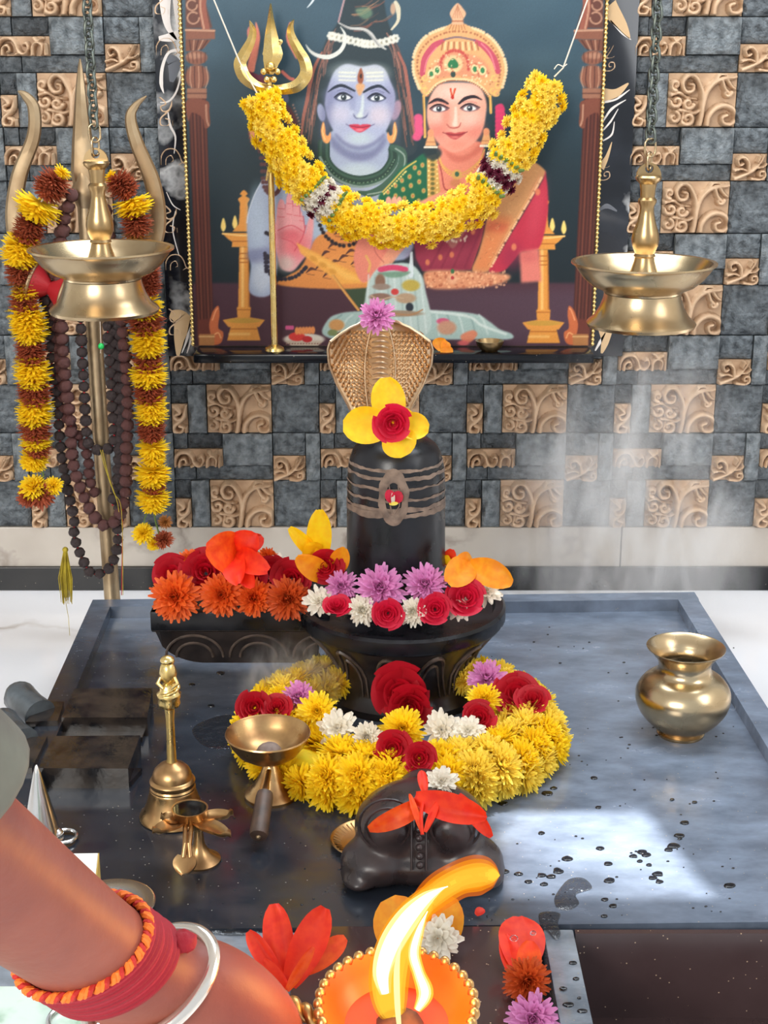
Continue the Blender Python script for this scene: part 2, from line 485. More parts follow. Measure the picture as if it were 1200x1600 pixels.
def relief_mesh(name, w, h, strokes, nx, ny, depth=0.021):
    """carved panel: w x h metres, strokes in units of the panel height, y down"""
    asp = w / h
    xs = np.linspace(0, asp, nx); ys = np.linspace(0, 1, ny)
    X, Yv = np.meshgrid(xs, ys); H = np.zeros_like(X)
    for pts, w0, w1 in strokes:
        H = np.maximum(H, seg_d(X, Yv, spline(pts, 4) if len(pts) < 12 else pts, w0 * 1.22, w1 * 1.3))
    edge = np.minimum.reduce([X, asp - X, Yv, 1 - Yv]); H = H * np.clip(edge / 0.035, 0, 1)
    mb = MB(); nxt = nx
    vs = [(xs[i] * h, -0.004 - depth * H[j, i], -ys[j] * h) for j in range(ny) for i in range(nx)]
    fs = [(j * nxt + i, (j + 1) * nxt + i, (j + 1) * nxt + i + 1, j * nxt + i + 1) for j in range(ny - 1) for i in range(nx - 1)]
    mb.add(vs, fs)
    mb.box((0, -0.0039, -h), (w, 0.02, 0))
    return mb.mesh(name, 'carved', 60)
def stone_mesh(name, w, h, out, m, seed):
    nx = max(3, int(w / 0.006)); ny = max(3, int(h / 0.006))
    def fn(u, v):
        x, z = u * w, -v * h
        e = min(u * w, (1 - u) * w, v * h, (1 - v) * h)
        q = noise.noise(V((x * 28 + seed * 7.1, z * 28, seed))) * 0.6 + noise.noise(V((x * 75, z * 75 + seed * 3, 4))) * 0.6
        return V((x, -out - (0.0055 * q if e > 1e-5 else -0.0045), z))
    mb = MB(); mb.grid(fn, nx, ny); mb.f = [f[::-1] for f in mb.f]
    mb.box((0, -out + 0.0046, -h), (w, 0.02, 0))
    return mb.mesh(name, m, 50)
G_ = 0.0009
pieces = [  # u0, u1, v0, v1, kind, proud, material
    (0, .32, 0, .5, 's', .008, 'slate'), (.32, .433, 0, .2, 's', .004, 'slate_dark'), (.32, .433, .2, .5, 'small', 0, ''),
    (.433, .56, 0, .5, 's', .013, 'slate_light'), (.56, 1, 0, .5, 'big', 0, ''),
    (0, .225, .5, .74, 's', .009, 'slate'), (0, .225, .74, 1, 'med', 0, ''), (.225, .325, .5, 1, 's', .014, 'slate_light'),
    (.325, .42, .5, .67, 's', .008, 'slate'), (.42, .66, .5, .67, 's', .003, 'slate_dark'), (.325, .66, .67, .855, 'wide', 0, ''),
    (.66, 1, .5, .84, 's', .015, 'slate_light'), (.325, .47, .855, 1, 's', .007, 'slate'), (.47, 1, .84, 1, 's', .005, 'slate')]
S_big = [([(.60, 1.02), (.64, .8), (.66, .5), (.62, .3), (.5, .08), (.36, .04), (.25, .18), (.32, .34), (.45, .33), (.47, .22), (.40, .2)], .055, .03),
         ([(.66, .62), (.72, .36), (.86, .18), (1.05, .10), (1.25, .08), (1.36, .02)], .05, .03),
         ([(.86, .18), (.98, .02), (1.1, .03)], .035, .02), ([(1.0, .12), (1.06, .28), (1.16, .38)], .045, .03),
         ([(1.1, .12), (1.2, .24), (1.3, .3)], .04, .02), (curl(1.12, .36, .08, 0, 1.0), .04, .03),
         ([(.76, 1.02), (.78, .82), (.9, .66), (1.08, .6), (1.26, .68), (1.31, .84), (1.22, .95), (1.08, .93), (1.05, .82), (1.14, .78)], .055, .035),
         (curl(.12, .22, .10, 1.5, 1.2), .045, .03), (curl(.15, .52, .12, 3.0, 1.1, -1), .045, .03), (curl(.38, .56, .11, .3, 1.2), .045, .03),
         (curl(.12, .82, .11, 5, 1.2), .045, .03), (curl(.38, .84, .13, 2.4, 1.2, -1), .05, .03), ([(.02, .4), (.2, .36), (.34, .44), (.55, .48)], .04, .02),
         ([(.2, .68), (.34, .7), (.5, .74), (.6, .7)], .04, .03), ([(.26, .95), (.3, .72)], .035, .03)]
S_med = [([(-.02, .95), (.35, .8), (.75, .6), (1.0, .3), (1.15, .02)], .09, .05), ([(.6, .66), (.55, .3), (.35, .12), (.15, .22), (.22, .42), (.36, .36)], .075, .05),
         ([(.02, .62), (.3, .55), (.5, .62)], .06, .04), ([(.7, .92), (1.0, .96), (1.2, .85), (1.18, .66), (1.02, .66), (1.0, .8), (1.1, .8)], .07, .05),
         ([(.85, .5), (1.1, .48), (1.28, .35)], .06, .03), ([(1.0, .1), (.9, .3)], .05, .04)]
S_wide = [([(.02, .98), (.08, .5), (.35, .15), (.8, .12), (1.05, .4), (1.2, .8), (1.5, .9), (1.7, .6), (1.62, .35), (1.45, .42)], .11, .07),
          ([(.3, .95), (.35, .6), (.6, .45), (.72, .7), (.58, .8)], .09, .06), ([(1.9, .95), (1.95, .5), (2.2, .3), (2.45, .5), (2.4, .9)], .1, .07),
          ([(2.0, .05), (2.2, .25), (2.5, .1)], .09, .05), ([(1.0, .95), (1.15, .85)], .08, .08), ([(2.6, .95), (2.62, .4)], .08, .05)]
S_small = [([(.1, .05), (.3, .25), (.12, .35), (.2, .5), (.42, .42), (.55, .15)], .07, .05),
           ([(.56, .02), (.4, .45), (.12, .7), (.1, .92), (.32, .95), (.4, .78), (.26, .72)], .08, .05), ([(.5, .95), (.5, .8)], .05, .05)]
tile_me = {}
for k, (u0, u1, v0, v1, kd, out, m) in enumerate(pieces):
    w = (u1 - u0) * TW - 2 * G_; h = (v1 - v0) * TH - 2 * G_
    if kd == 's': tile_me[k] = stone_mesh('stone_block', w, h, out, m, k)
    else:
        st = {'big': S_big, 'med': S_med, 'wide': S_wide, 'small': S_small}[kd]
        nx, ny = {'big': (78, 58), 'med': (38, 30), 'wide': (56, 22), 'small': (22, 36)}[kd]
        tile_me[k] = relief_mesh('carved_panel', w, h, st, nx, ny)
XA = PY(785.3, 600.6, YW).x - 0.56 * TW
lay = []
for r in range(-1, 7):
    for c in range(-6, 5):
        for k, (u0, u1, v0, v1, kd, out, m) in enumerate(pieces):
            x = XA + c * TW + u0 * TW + G_
            z = ZB + (r + 0.5) * TH - v0 * TH - G_
            if z - (v1 - v0) * TH < ZB - 0.004: continue
            px, py = proj(x + (u1 - u0) * TW / 2, YW, z - (v1 - v0) * TH / 2)
            if px < -330 or px > 1530 or py < -130: continue
            if 330 < px < 905 and py < 535: continue           # wholly behind the picture
            vis = 0 if (0 < px < 1200 and py > 0) else max(-px, px - 1200, -py)
            lay.append((vis, -(u1 - u0) * (v1 - v0), k, kd, (x, YW, z)))
lay.sort(key=lambda q: (q[0], q[1]))
rest = {'s': MB(), 'c': MB()}; cnt = {'s': 0, 'c': 0}
for vis, ar, k, kd, loc in lay:
    g9 = 's' if kd == 's' else 'c'; cnt[g9] += 1
    if cnt[g9] <= 300: inst('stone_block' if kd == 's' else 'carved_panel', tile_me[k], wall, loc)
    else:                                                    # the farthest out of frame, joined
        me9 = tile_me[k]; rest[g9].add([V(v.co) + V(loc) for v in me9.vertices], [tuple(p.vertices) for p in me9.polygons])
for g9, nm9, m9 in (('s', 'outer_stone_blocks', 'slate'), ('c', 'outer_carved_panels', 'carved')):
    if rest[g9].v: rest[g9].build(nm9, m9, wall, smooth=50)['kind'] = 'stuff'
# side strip of mosaic plane above the view is left to the wall itself

# marble skirting with a black granite foot
zs = PY(600, 882, YW).z
sk = MB().box((-1.5, YW - 0.012, zs), (PY(968, 850, YW).x, YW + 0.02, ZB), 0.001).build('trim_1', 'marble_skirt', smooth=0)
tag(sk, kind='structure')
sk2 = MB().box((PY(970, 850, YW).x, YW - 0.012, zs), (1.5, YW + 0.02, ZB), 0.001).build('trim_2', 'marble_skirt', smooth=0)
tag(sk2, kind='structure')
bb = MB().box((-1.5, YW - 0.02, 0.0), (1.5, YW + 0.02, zs), 0.001).build('baseboard_back', 'granite_band', smooth=0)
tag(bb, kind='structure')
# the rest of the room, out of frame
hc = [PZ(x, y, 0.12) + SUN_DIR * ((2.7 - 0.12) / SUN_DIR.z) for x, y in ((770, 1262), (1010, 1262), (1120, 1402), (770, 1402))]   # unseen opening added, shaped to put the sun patch on the slab
hx0, hx1, hy0, hy1 = hc[0].x, hc[2].x, hc[2].y, hc[0].y
cm = MB()
for lo, hi in (((-2.2, -0.2), (hx0, YW + .1)), ((hx1, -0.2), (2.2, YW + .1)), ((hx0, -0.2), (hx1, hy0)), ((hx0, hy1), (hx1, YW + .1))):
    cm.box((lo[0], lo[1], 2.7), (hi[0], hi[1], 2.75))
cm.prism([(hc[1].x, hy1), (hx1, hy1), (hx1, hy0 + .01)], 2.70, 2.749)  # unseen wedge added to slant the edge of the sun patch
cl_ = cm.build('ceiling', mat('plaster', (214, 210, 204), 0.8), smooth=0)
tag(cl_, kind='structure')
for nm, x0, x1 in (('wall_left', -2.25, -2.2), ('wall_right', 2.2, 2.25)):
    tag(MB().box((x0, 0.2, 0), (x1, YW + 0.1, 2.7)).build(nm, 'plaster', smooth=0), kind='structure')
# ================================================================== granite platform (tray) with its drain
ZT, ZR = 0.12, 0.142
ROT = Matrix.Rotation(R(1.2), 4, 'Z')
PL = empty('stone_platform', (0.02, 1.95, 0), 'black polished granite platform with a raised rim carrying the stone linga', 'platform')
# corners measured on the photograph
bl, br = PZ(145, 937, ZR), PZ(1085, 925, ZR)
fl_, fr_ = V((-0.492, 1.455)), V((0.585, 1.478))
w = 0.036
def quadbox(mb, p, z0, z1):
    """four (x,y) corners pulled up"""
    return mb.prism([(q[0], q[1]) for q in p], z0, z1)
MB_ = MB(); quadbox(MB_, [(bl.x, bl.y), (fl_[0], fl_[1]), (fr_[0], fr_[1]), (br.x, br.y)][::1], 0.0, ZT)
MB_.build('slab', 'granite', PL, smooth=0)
def rimpiece(a, b, inward):
    a = V((a[0], a[1])); b = V((b[0], b[1])); n = V(inward) * w
    m = MB(); d = (b - a).normalized()
    pts = [a, b, b + n - d * w * (1 if inward[1] == 0 else 0) * 0, a + n]
    quadbox(m, [(p.x, p.y) for p in pts], ZT, ZR); return m
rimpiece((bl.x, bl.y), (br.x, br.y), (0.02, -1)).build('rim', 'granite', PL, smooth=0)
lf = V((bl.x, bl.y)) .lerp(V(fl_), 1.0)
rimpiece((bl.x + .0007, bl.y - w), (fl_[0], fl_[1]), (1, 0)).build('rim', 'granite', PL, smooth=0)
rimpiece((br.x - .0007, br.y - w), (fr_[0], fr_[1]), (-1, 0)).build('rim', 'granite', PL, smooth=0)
# front: the block that carries the bull, the flower slot and the wet strip beside it
q0, q1 = PZ(790, 1440, ZT), PZ(800, 1640, ZT)
yb = 1.462
MB().box((-0.10, 1.02, 0.0), (q0.x - .004, yb, ZT + 0.004), 0.003).build('bull_plinth', 'granite_brown', PL, smooth=30)
s0, s1 = PZ(852, 1470, ZT), PZ(896, 1452, ZT)
MB().box((s0.x, 1.02, 0.0), (s1.x, yb, ZT - 0.001), 0.002).build('strip', 'granite_sky_sheen', PL, smooth=30)
MB().box((q0.x - .004, 1.02, 0.0), (s0.x, yb, ZT - 0.03)).build('slot_floor', 'granite_band', PL, smooth=0)
MB().box((s1.x + .002, yb - 0.006, 0.0), (fr_[0] - .004, yb + 0.002, ZT - 0.003)).build('front_panel', 'granite_brown', PL, smooth=0)
MB().box((s1.x, 1.30, 0.0), (0.70, yb - .004, 0.004)).build('foot_strip', 'granite_brown', PL, smooth=0)
MB().box((-0.49, 1.30, 0.0), (-0.10, yb - .001, ZT - 0.004), 0.002).build('front_ledge', 'granite_sky_sheen', PL, smooth=0)

# drain: two wet stone cheeks with a channel between, running out over the left rim
def slabpx(name, pts, ztop, zbot, m, bev=0.0):
    P = [PZ(x, y, ztop) for x, y in pts]
    mb = MB(); quadbox(mb, [(p.x, p.y) for p in P], zbot, ztop)
    return mb.build(name, m, PL, smooth=0)
slabpx('drain_cheek', [(116, 1076), (238, 1075), (230, 1121), (96, 1121)], 0.150, ZT, 'wet_stone')
slabpx('drain_cheek', [(84, 1150), (219, 1149), (200, 1201), (60, 1200)], 0.150, ZT, 'wet_stone')
slabpx('drain_step', [(82, 1200), (222, 1200), (203, 1222), (62, 1222)], 0.128, ZT, 'black_stone')
slabpx('drain_channel', [(100, 1118), (236, 1118), (222, 1152), (88, 1152)], 0.128, ZT, 'wet_stone')
slabpx('drain_lip', [(62, 1096), (100, 1096), (90, 1126), (40, 1128)], 0.150, ZR, 'wet_stone')
slabpx('drain_lip', [(40, 1152), (74, 1150), (50, 1200), (14, 1200)], 0.150, ZR, 'wet_stone')
for (x, y, r_, l_) in ((46, 1104, 27, .085), (20, 1146, 26, .08)):
    c = PZ(x, y, 0.150); mm = mpp(c)
    mb = MB()
    mb.tube([c + V((0.02, -0.02, -.004)), c + V((-0.004, 0.005, -.002)), c + V((-0.02, 0.03, 0)), c + V((-0.024, 0.045, 0))],
            [r_ * mm, r_ * mm * 1.02, r_ * mm, r_ * mm * .9], 18, flat=0.9)
    mb.build('drain_roll', 'roll_stone', PL, smooth=50)
# ================================================================== the stone linga on its spouted base
LC = V((PZ(618, 1075, ZT).x, 2.125, ZT))
ZD = 0.265
LG = empty('stone_linga', LC, 'black stone linga with ash stripes standing on a carved spouted base', 'linga')
RD = 0.160
DX = PY(628, 920, 2.125).x
DC = V((DX, 2.125, 0))
# waisted pedestal
ped = MB().lathe([(0.128, ZT), (0.130, ZT + .012), (0.120, ZT + .02), (0.112, ZT + .035), (0.114, ZT + .06), (0.122, ZT + .08), (0.138, ZT + .102), (0.150, ZT + .116), (0.0, ZT + .116)], DC, 48)
ped.build('pedestal', 'carved_stone', LG)
# disc with drip rim
d = MB().lathe([(0.0, ZD - .030), (RD - .012, ZD - .030), (RD - .004, ZD - .027), (RD, ZD - .021), (RD, ZD - .004), (RD - .004, ZD), (RD - .016, ZD), (RD - .02, ZD - .008), (0.0, ZD - .008)], DC, 64)
d.build('disc', 'black_stone', LG)
# spout to the left: block with a channel and a boat-shaped keel
sx0 = PZ(238, 950, ZD).x; sx1 = DX - 0.13
sy0 = PZ(300, 957, ZD).y; sy1 = sy0 + 0.125
sp = MB()
prof = [(0.0, ZD), (0.0, ZD - .030), (0.010, ZD - .034)]
n = 22
def spf(u, v):
    x = sx0 + (sx1 - sx0) * u
    k = max(0.0, 1 - u * 3.2)
    keel = ZD - .034 - (0.058) * math.sqrt(max(0, 1 - k * k))
    inset = 0.012 * (1 if v > .5 else 0)
    # v runs down the front, under and up the back
    ring = [(sy0, ZD), (sy0, ZD - .030), (sy0 + .006, ZD - .034), (sy0 + .022, keel), (sy1 - .022, keel), (sy1 - .006, ZD - .034), (sy1, ZD - .030), (sy1, ZD)]
    i = round(v * 7); y, z = ring[i]
    return V((x, y, z))
sp.grid(spf, n, 8); sp.f = [f[::-1] for f in sp.f]
ends = [spf(0, i / 7) for i in range(8)]; sp.add(ends, [tuple(range(8))[::-1], ])
sp.build('spout', 'carved_stone', LG, smooth=35)
MB().box((sx0, sy0, ZD - .008), (sx1, sy1, ZD - .006)).build('spout_channel', 'black_stone', LG, smooth=0)
MB().box((sx0 - .0005, sy0 - .0008, ZD - .03), (sx1 + .02, sy0 + .012, ZD + .0006), .002).build('spout_wall', 'black_stone', LG)
MB().box((sx0 - .0005, sy1 - .012, ZD - .03), (sx1 + .02, sy1 + .0008, ZD + .0006), .002).build('spout_wall', 'black_stone', LG)
MB().box((sx0 - .001, sy0, ZD - .03), (sx0 + .010, sy1, ZD + .0006), .002).build('spout_wall', 'black_stone', LG)
# lotus arcs carved on pedestal and spout
def arc_on_ped(a0, a1, h0, h1, r_):
    pts = []
    for k in range(13):
        t = k / 12; a = a0 + (a1 - a0) * t
        z = ZT + h0 + (h1 - h0) * math.sin(math.pi * t) ** .7
        hh = z - ZT
        rr = np.interp(hh, [0, .02, .035, .06, .08, .1, .113], [.13, .12, .112, .114, .122, .138, .15]) + .0008
        pts.append(DC + V((rr * math.sin(a), -rr * math.cos(a), z)))
    return MB().tube(pts, [r_ * (0.5 + math.sin(math.pi * k / 12)) for k in range(13)], 6)
for k in range(12):
    a = -math.pi + (k + .5) * math.pi / 6 + .1
    arc_on_ped(a - .23, a + .23, .03, .108, .0022).build('lotus_petal', 'carved_edge', LG)
    arc_on_ped(a - .15, a + .15, .03, .090, .0018).build('lotus_petal', 'carved_edge', LG)
for k in range(3):
    cx = sx0 + .062 + k * .098
    for rr, hh in ((.044, .040), (.028, .026)):
        pts = []
        for j in range(15):
            t = j / 14; a = math.pi * t
            zz = ZD - .086 + math.sin(a) * hh + .006
            f = (ZD - .034 - zz) / .058
            pts.append(V((cx - rr * math.cos(a), sy0 + .005 + .016 * f, zz)))
        MB().tube(pts, .0022, 6).build('lotus_petal', 'carved_edge', LG)
# shaft with domed top
RS = 0.0735
sc_ = V((LC.x, 2.125, 0)); ztop = 0.532
shaft_prof = [(RS * 1.03, ZD - .02), (RS * 1.03, ZD + .05), (RS * 1.015, ZD + .12), (RS, ZD + .19), (RS * .985, ztop - .055), (RS * .94, ztop - .036), (RS * .84, ztop - .019), (RS * .66, ztop - .008), (RS * .42, ztop - .002), (0, ztop)]
sp_ = spline(shaft_prof, 4)
MB().lathe([(max(0, a), b) for a, b in sp_], sc_, 56).build('shaft', 'black_stone', LG)
def rs(z):
    zz = [b for a, b in sp_]; rr = [a for a, b in sp_]
    return float(np.interp(z, zz, rr))
def band(py, hpx, seed, a0=-1.5, a1=1.5):
    """hand-drawn ash stripe round the front of the shaft"""
    zc = PY(615, py, 2.055).z; hh = hpx * .00095
    mb = MB()
    def f(u, v):
        a = a0 + (a1 - a0) * u
        z = zc + (v - .5) * hh * (0.55 + .5 * noise.noise(V((a * 2.2, seed, 0))) + .35) + .0022 * noise.noise(V((a * 2.5, seed * 3, 9))) + .0015 * noise.noise(V((a * 9, v * 3, seed)))
        r_ = rs(z) + .0009
        return sc_ + V((r_ * math.sin(a), -r_ * math.cos(a), z))
    mb.grid(f, 60, 4); return mb
for k, (py, h) in enumerate(((737, 5), (749, 6), (765, 4), (782, 5), (797, 7), (805, 11))):
    band(py, h, k + 1.3).build('ash_stripe', 'ash', LG)
# oval of ash paste with an open middle and a petal stuck in it
def wrap(px, py, out=.0012):
    zc = PY(px, py, 2.053).z; x = PY(px, py, 2.053).x - sc_.x
    r_ = rs(zc) + out
    x = max(-r_, min(r_, x))
    return sc_ + V((x, -math.sqrt(max(0, r_ * r_ - x * x)), zc))
mb = MB(); ring = []
no = 40
outer = [(615 + 24 * math.sin(2 * math.pi * k / no) * (1 + .06 * math.sin(5 * k)), 777 - 44 * math.cos(2 * math.pi * k / no)) for k in range(no)]
inner = [(615 + 13 * math.sin(2 * math.pi * k / no), 780 - 26 * math.cos(2 * math.pi * k / no)) for k in range(no)]
vs = [wrap(*p, .0012) for p in outer] + [wrap((a[0] + b[0]) / 2, (a[1] + b[1]) / 2, .003) for a, b in zip(outer, inner)] + [wrap(*p, .0015) for p in inner]
fs = []
for b in (0, no):
    for k in range(no): k2 = (k + 1) % no; fs.append((b + k, b + no + k, b + no + k2, b + k2))
mb.add(vs, [f[::-1] for f in fs]); mb.build('ash_oval', 'ash', LG)
for xx in (608, 622):
    MB().tube([wrap(xx + dx, y, .0012) for dx, y in ((0, 758), (2, 775), (2, 790), (4 if xx < 615 else -6, 802))], .0011, 6).build('ash_line', 'ash', LG)

# ================================================================== brass cobra hood behind the linga
HY = 2.235
def hp(px, py, dy=0): return PY(px, py, HY + dy)
hb = hp(597, 660)
HD = empty('cobra_hood', (hb.x, HY, ZD), 'brass cobra hood with scale relief and ribbed centre rising behind the linga', 'statue')
outl = [(0, 2), (.05, 0), (1, 1)]
cxh = 594
def half_w(py):   # half width of the hood in pixels
    return float(np.interp(py, [505, 512, 525, 545, 570, 600, 630, 660, 700, 780, 880], [46, 62, 75, 82, 80, 68, 52, 38, 28, 26, 26]))
def ytop(s): return 512 - 10 * math.sin(min(1, abs(s) * 1.05) * math.pi) + 22 * max(0, abs(s) - .62) ** 1.2 / .38 ** 1.2
def hoodsurf(s, t, out=0.0):
    """s -1..1 across, t 0 top..1 foot; curled forward at the edges"""
    py = ytop(s) + (880 - ytop(s)) * t
    pw = half_w(max(505, py))
    px = cxh + s * pw
    dip = .030 * (s * s) * max(0, 1 - t * 1.8) + .008 * max(0, 1 - t * 6)
    return hp(px, py, -dip - out + .012)
mbh = MB(); nu, nt = 41, 46
front = lambda u, v: hoodsurf(u * 2 - 1, v)
mbh.grid(front, nu, nt)
back = lambda u, v: hoodsurf(u * 2 - 1, v, -.006)
k0 = len(mbh.v); mbh.grid(lambda u, v: back(1 - u, v), nu, nt)
mbh.f = [f[::-1] for f in mbh.f]
bo = []
for j in range(nt - 1):
    bo += [(j * nu, (j + 1) * nu, k0 + (j + 1) * nu + nu - 1, k0 + j * nu + nu - 1), (j * nu + nu - 1, k0 + j * nu, k0 + (j + 1) * nu, (j + 1) * nu + nu - 1)]
for i in range(nu - 1): bo.append((i, k0 + nu - 1 - i, k0 + nu - 2 - i, i + 1))
mbh.f += bo
mbh.build('hood', 'brass_hood', HD, smooth=60)
# raised rim
MB().tube([hoodsurf(s, 0.0, .001) for s in np.linspace(-1, 1, 33)], .0022, 8).build('hood_rim', 'brass_hood', HD)
for sg in (-1, 1):
    MB().tube([hoodsurf(sg, t, .001) for t in np.linspace(0, .42, 24)], .0018, 8).build('hood_rim', 'brass_hood', HD)
    MB().tube([hoodsurf(sg * x, t, .0015) for x, t in zip(np.linspace(.2, .42, 20), np.linspace(.0, .40, 20))], .0015, 6).build('centre_ridge', 'brass_hood', HD)
# scale pits: one joined relief on each half
pit = MB()
for sg in (-1, 1):
    for py in np.arange(520, 655, 7.4):
        row = int((py - 520) / 7.4)
        for px in np.arange(17, 80, 8.0):
            x = px + (4.0 if row % 2 else 0)
            if x > half_w(py) - 5: continue
            s = sg * x / half_w(py); t = (py - ytop(s)) / (880 - ytop(s))
            c = hoodsurf(s, t, .0006); e1 = (hoodsurf(s + .02, t, .0006) - c).normalized(); e2 = (hoodsurf(s, t + .01, .0006) - c).normalized()
            nrm = V((0, -1, 0))
            r_ = .0031
            ringv = [c + (e1 * math.cos(a) + e2 * math.sin(a)) * r_ * k + nrm * h for k, h in ((1.2, 0), (.95, .0024), (.62, .0002), ) for a in np.linspace(0, 2 * math.pi, 9)[:-1]]
            fs = [(r8 * 8 + j, r8 * 8 + (j + 1) % 8, (r8 + 1) * 8 + (j + 1) % 8, (r8 + 1) * 8 + j) for r8 in range(2) for j in range(8)] + [tuple(range(16, 24))]
            pit.add(ringv, fs)
po = pit.build('scales', 'brass_hood', HD, smooth=60); po['kind'] = 'stuff'
for k, py in enumerate(np.arange(516, 640, 8.3)):
    wpx = 13 - 2.5 * k / 15
    pts = [hp(cxh + wpx * x, py + 2.2 * (x * x), -.010 + .006 * x * x) for x in np.linspace(-1, 1, 9)]
    MB().tube(pts, [.0026 * (1 - .5 * abs(x)) for x in np.linspace(-1, 1, 9)], 8).build('rib', 'brass_hood', HD)
# body down behind the linga to the disc
MB().tube([hp(cxh, 660, .01), hp(cxh, 760, .02), V((hb.x, HY + .02, ZD + .01)), V((hb.x, HY + .02, ZD))], [.018, .02, .022, .03], 16).build('body', 'brass_hood', HD)
# ================================================================== brass ware on the platform
def lathe_px(prof, c, m, el):
    """profile of (radius px, height px) seen at elevation el -> metres"""
    k = math.cos(el)
    return [(r * m, h * m / k) for r, h in prof]
def elev(p):
    d = V(p) - CAM; return math.atan2(-d.z, math.hypot(d.x, d.y))
# water pot
c = PZ(1063, 1146, ZT); m = mpp(c); e = elev(c)
PT = empty('water_pot', c, 'round-bellied brass water pot with flared mouth on the right of the platform', 'pot')
out = [(0, 0), (36, 0), (37, 4), (34, 7), (48, 17), (66, 36), (73, 55), (71, 70), (60, 84), (46, 92), (41, 98), (40, 106), (44, 116), (53, 126), (59, 130), (60, 132)]
inn = [(57, 131), (50, 122), (41, 112), (38, 104), (39, 95), (55, 82), (62, 62), (50, 30), (0, 12)]
body = [(a * m, b * m / math.cos(e)) for a, b in [tuple(p) for p in spline(out[1:], 3)]]
body = [(0, 0)] + body + [(a * m, b * m / math.cos(e)) for a, b in inn]
MB().lathe(body, c, 56).build('body', 'brass_pale', PT, smooth=50)
MB().lathe([(0, 97 * m), (38.4 * m, 97 * m), (38.4 * m, 98 * m), (0, 98 * m)], c, 40).build('water', mat('pot_water', (40, 38, 34), 0.04), PT, smooth=30)

# hand bell
c = PZ(272, 1275, ZT); m = mpp(c); e = elev(c); k = math.cos(e)
BL = empty('hand_bell', c, 'brass hand bell with figured handle standing mouth-down on the platform', 'bell')
pr = [(0, 2), (47, 2), (52, 0), (54, 2), (53, 6), (48, 12), (43, 24), (39, 38), (36, 50), (36, 53), (35, 55), (35.5, 58), (34, 61), (35, 66), (35.5, 69), (34, 72), (31, 74), (30, 82), (27, 90), (20, 98), (11, 103), (8, 105), (0, 105)]
MB().lathe([(a * m, b * m * .79 / k) for a, b in pr], c, 48).build('bell_cup', 'brass_bell', BL, smooth=35)
topx = PY(262, 1100, c.y); lean = V((PY(262, 1040, c.y).x - c.x, 0, 0))
def hpz(h):
    h2 = 80 + (h - 103) * .9345
    return c + V((0, 0, h2 * m / k)) + lean * (h2 / 237)
MB().tube([hpz(103), hpz(110), hpz(140), hpz(172), hpz(190)], [9 * m, 7.5 * m, 6.8 * m, 6.4 * m, 8 * m], 14).build('handle', 'gold_bright', BL)
fg = MB()
rr = random.Random(3)
fg.ball(hpz(208), (17.5 * m, 16 * m, 23 * m), 20, 14, fn=lambda p: 1 + .10 * math.sin(p.z * 9) + .12 * noise.noise(p * 4))
fg.ball(hpz(245), (13 * m, 12.5 * m, 20 * m), 18, 12, fn=lambda p: 1 + .12 * noise.noise(p * 3.3 + V((3, 1, 2))))
fg.ball(hpz(264), (11 * m, 10 * m, 8 * m), 14, 10)
for q in range(9):
    a = q * .7; h_ = 196 + q * 3
    fg.tube([hpz(h_) + V((math.cos(a + t) * 15 * m, math.sin(a + t) * 14 * m, t * 5 * m)) for t in np.linspace(0, 1.4, 6)], [1 * m, 2.6 * m, 3.2 * m, 3.2 * m, 2.6 * m, 1 * m], 6)
for sx in (-1, 1):
    fg.tube([hpz(240) + V((sx * 10 * m, -4 * m, 0)), hpz(232) + V((sx * 15 * m, -8 * m, 0)), hpz(226) + V((sx * 6 * m, -13 * m, 0))], [3 * m, 3.4 * m, 2.6 * m], 8)
fg.build('figure', 'gold_bright', BL, smooth=60)

# incense cup on a foot with a wooden handle
cf = PZ(424, 1243, ZT); m = mpp(cf); k = math.cos(elev(cf))
IC = empty('incense_cup', cf, 'brass footed incense cup with a short dark wooden handle', 'incense burner')
def ich(h): return cf + V((-3 * m * h / 100, 0, h * m / k))
foot = [(0, 0), (42, 0), (42, 4), (39, 7), (35, 9), (26, 18), (18, 32), (11, 46), (6.5, 52), (8, 56), (8, 60), (0, 60)]
MB().lathe([(a * m, b * m / k) for a, b in foot], cf, 40).build('foot', 'brass_bell', IC, smooth=30)
bowl = [(0, 53), (10, 53), (30, 57), (47, 67), (58, 80), (63, 91), (66, 94), (65, 96), (61, 93), (55, 80), (44, 69), (28, 60), (0, 57)]
MB().lathe([(a * m, b * m / k) for a, b in bowl], cf + V((-3 * m, 0, 0)), 48).build('bowl', 'brass_bell', IC, smooth=40)
MB().ball(ich(66), (20 * m, 20 * m, 15 * m), 18, 12, fn=lambda p: 1 + .06 * noise.noise(p * 4)).build('incense_lump', mat('resin', (128, 112, 104), .7, c2=(104, 88, 82), nscale=90), IC)
h0 = PY(420, 1205, cf.y - .02); h1 = PZ(414, 1240, ZT + .045); h2 = PZ(404, 1306, ZT + .018)
MB().tube([h0, h0.lerp(h1, .5), h1], [4 * m, 4.5 * m, 6 * m], 10).build('tang', 'brass_bell', IC)
hd = (h2 - h1)
MB().tube([h1 - hd * .02, h1, h1 + hd * .1, h1 + hd * .6, h1 + hd * .92, h2, h2 + hd * .02], [9 * m, 12 * m, 13 * m, 13.5 * m, 14 * m, 13 * m, 9 * m], 18).build('wooden_handle', 'wood_dark', IC, smooth=50)
MB().ball(h2 + hd * .02, 4 * m, 10, 8).build('end_pin', 'brass_dull', IC)

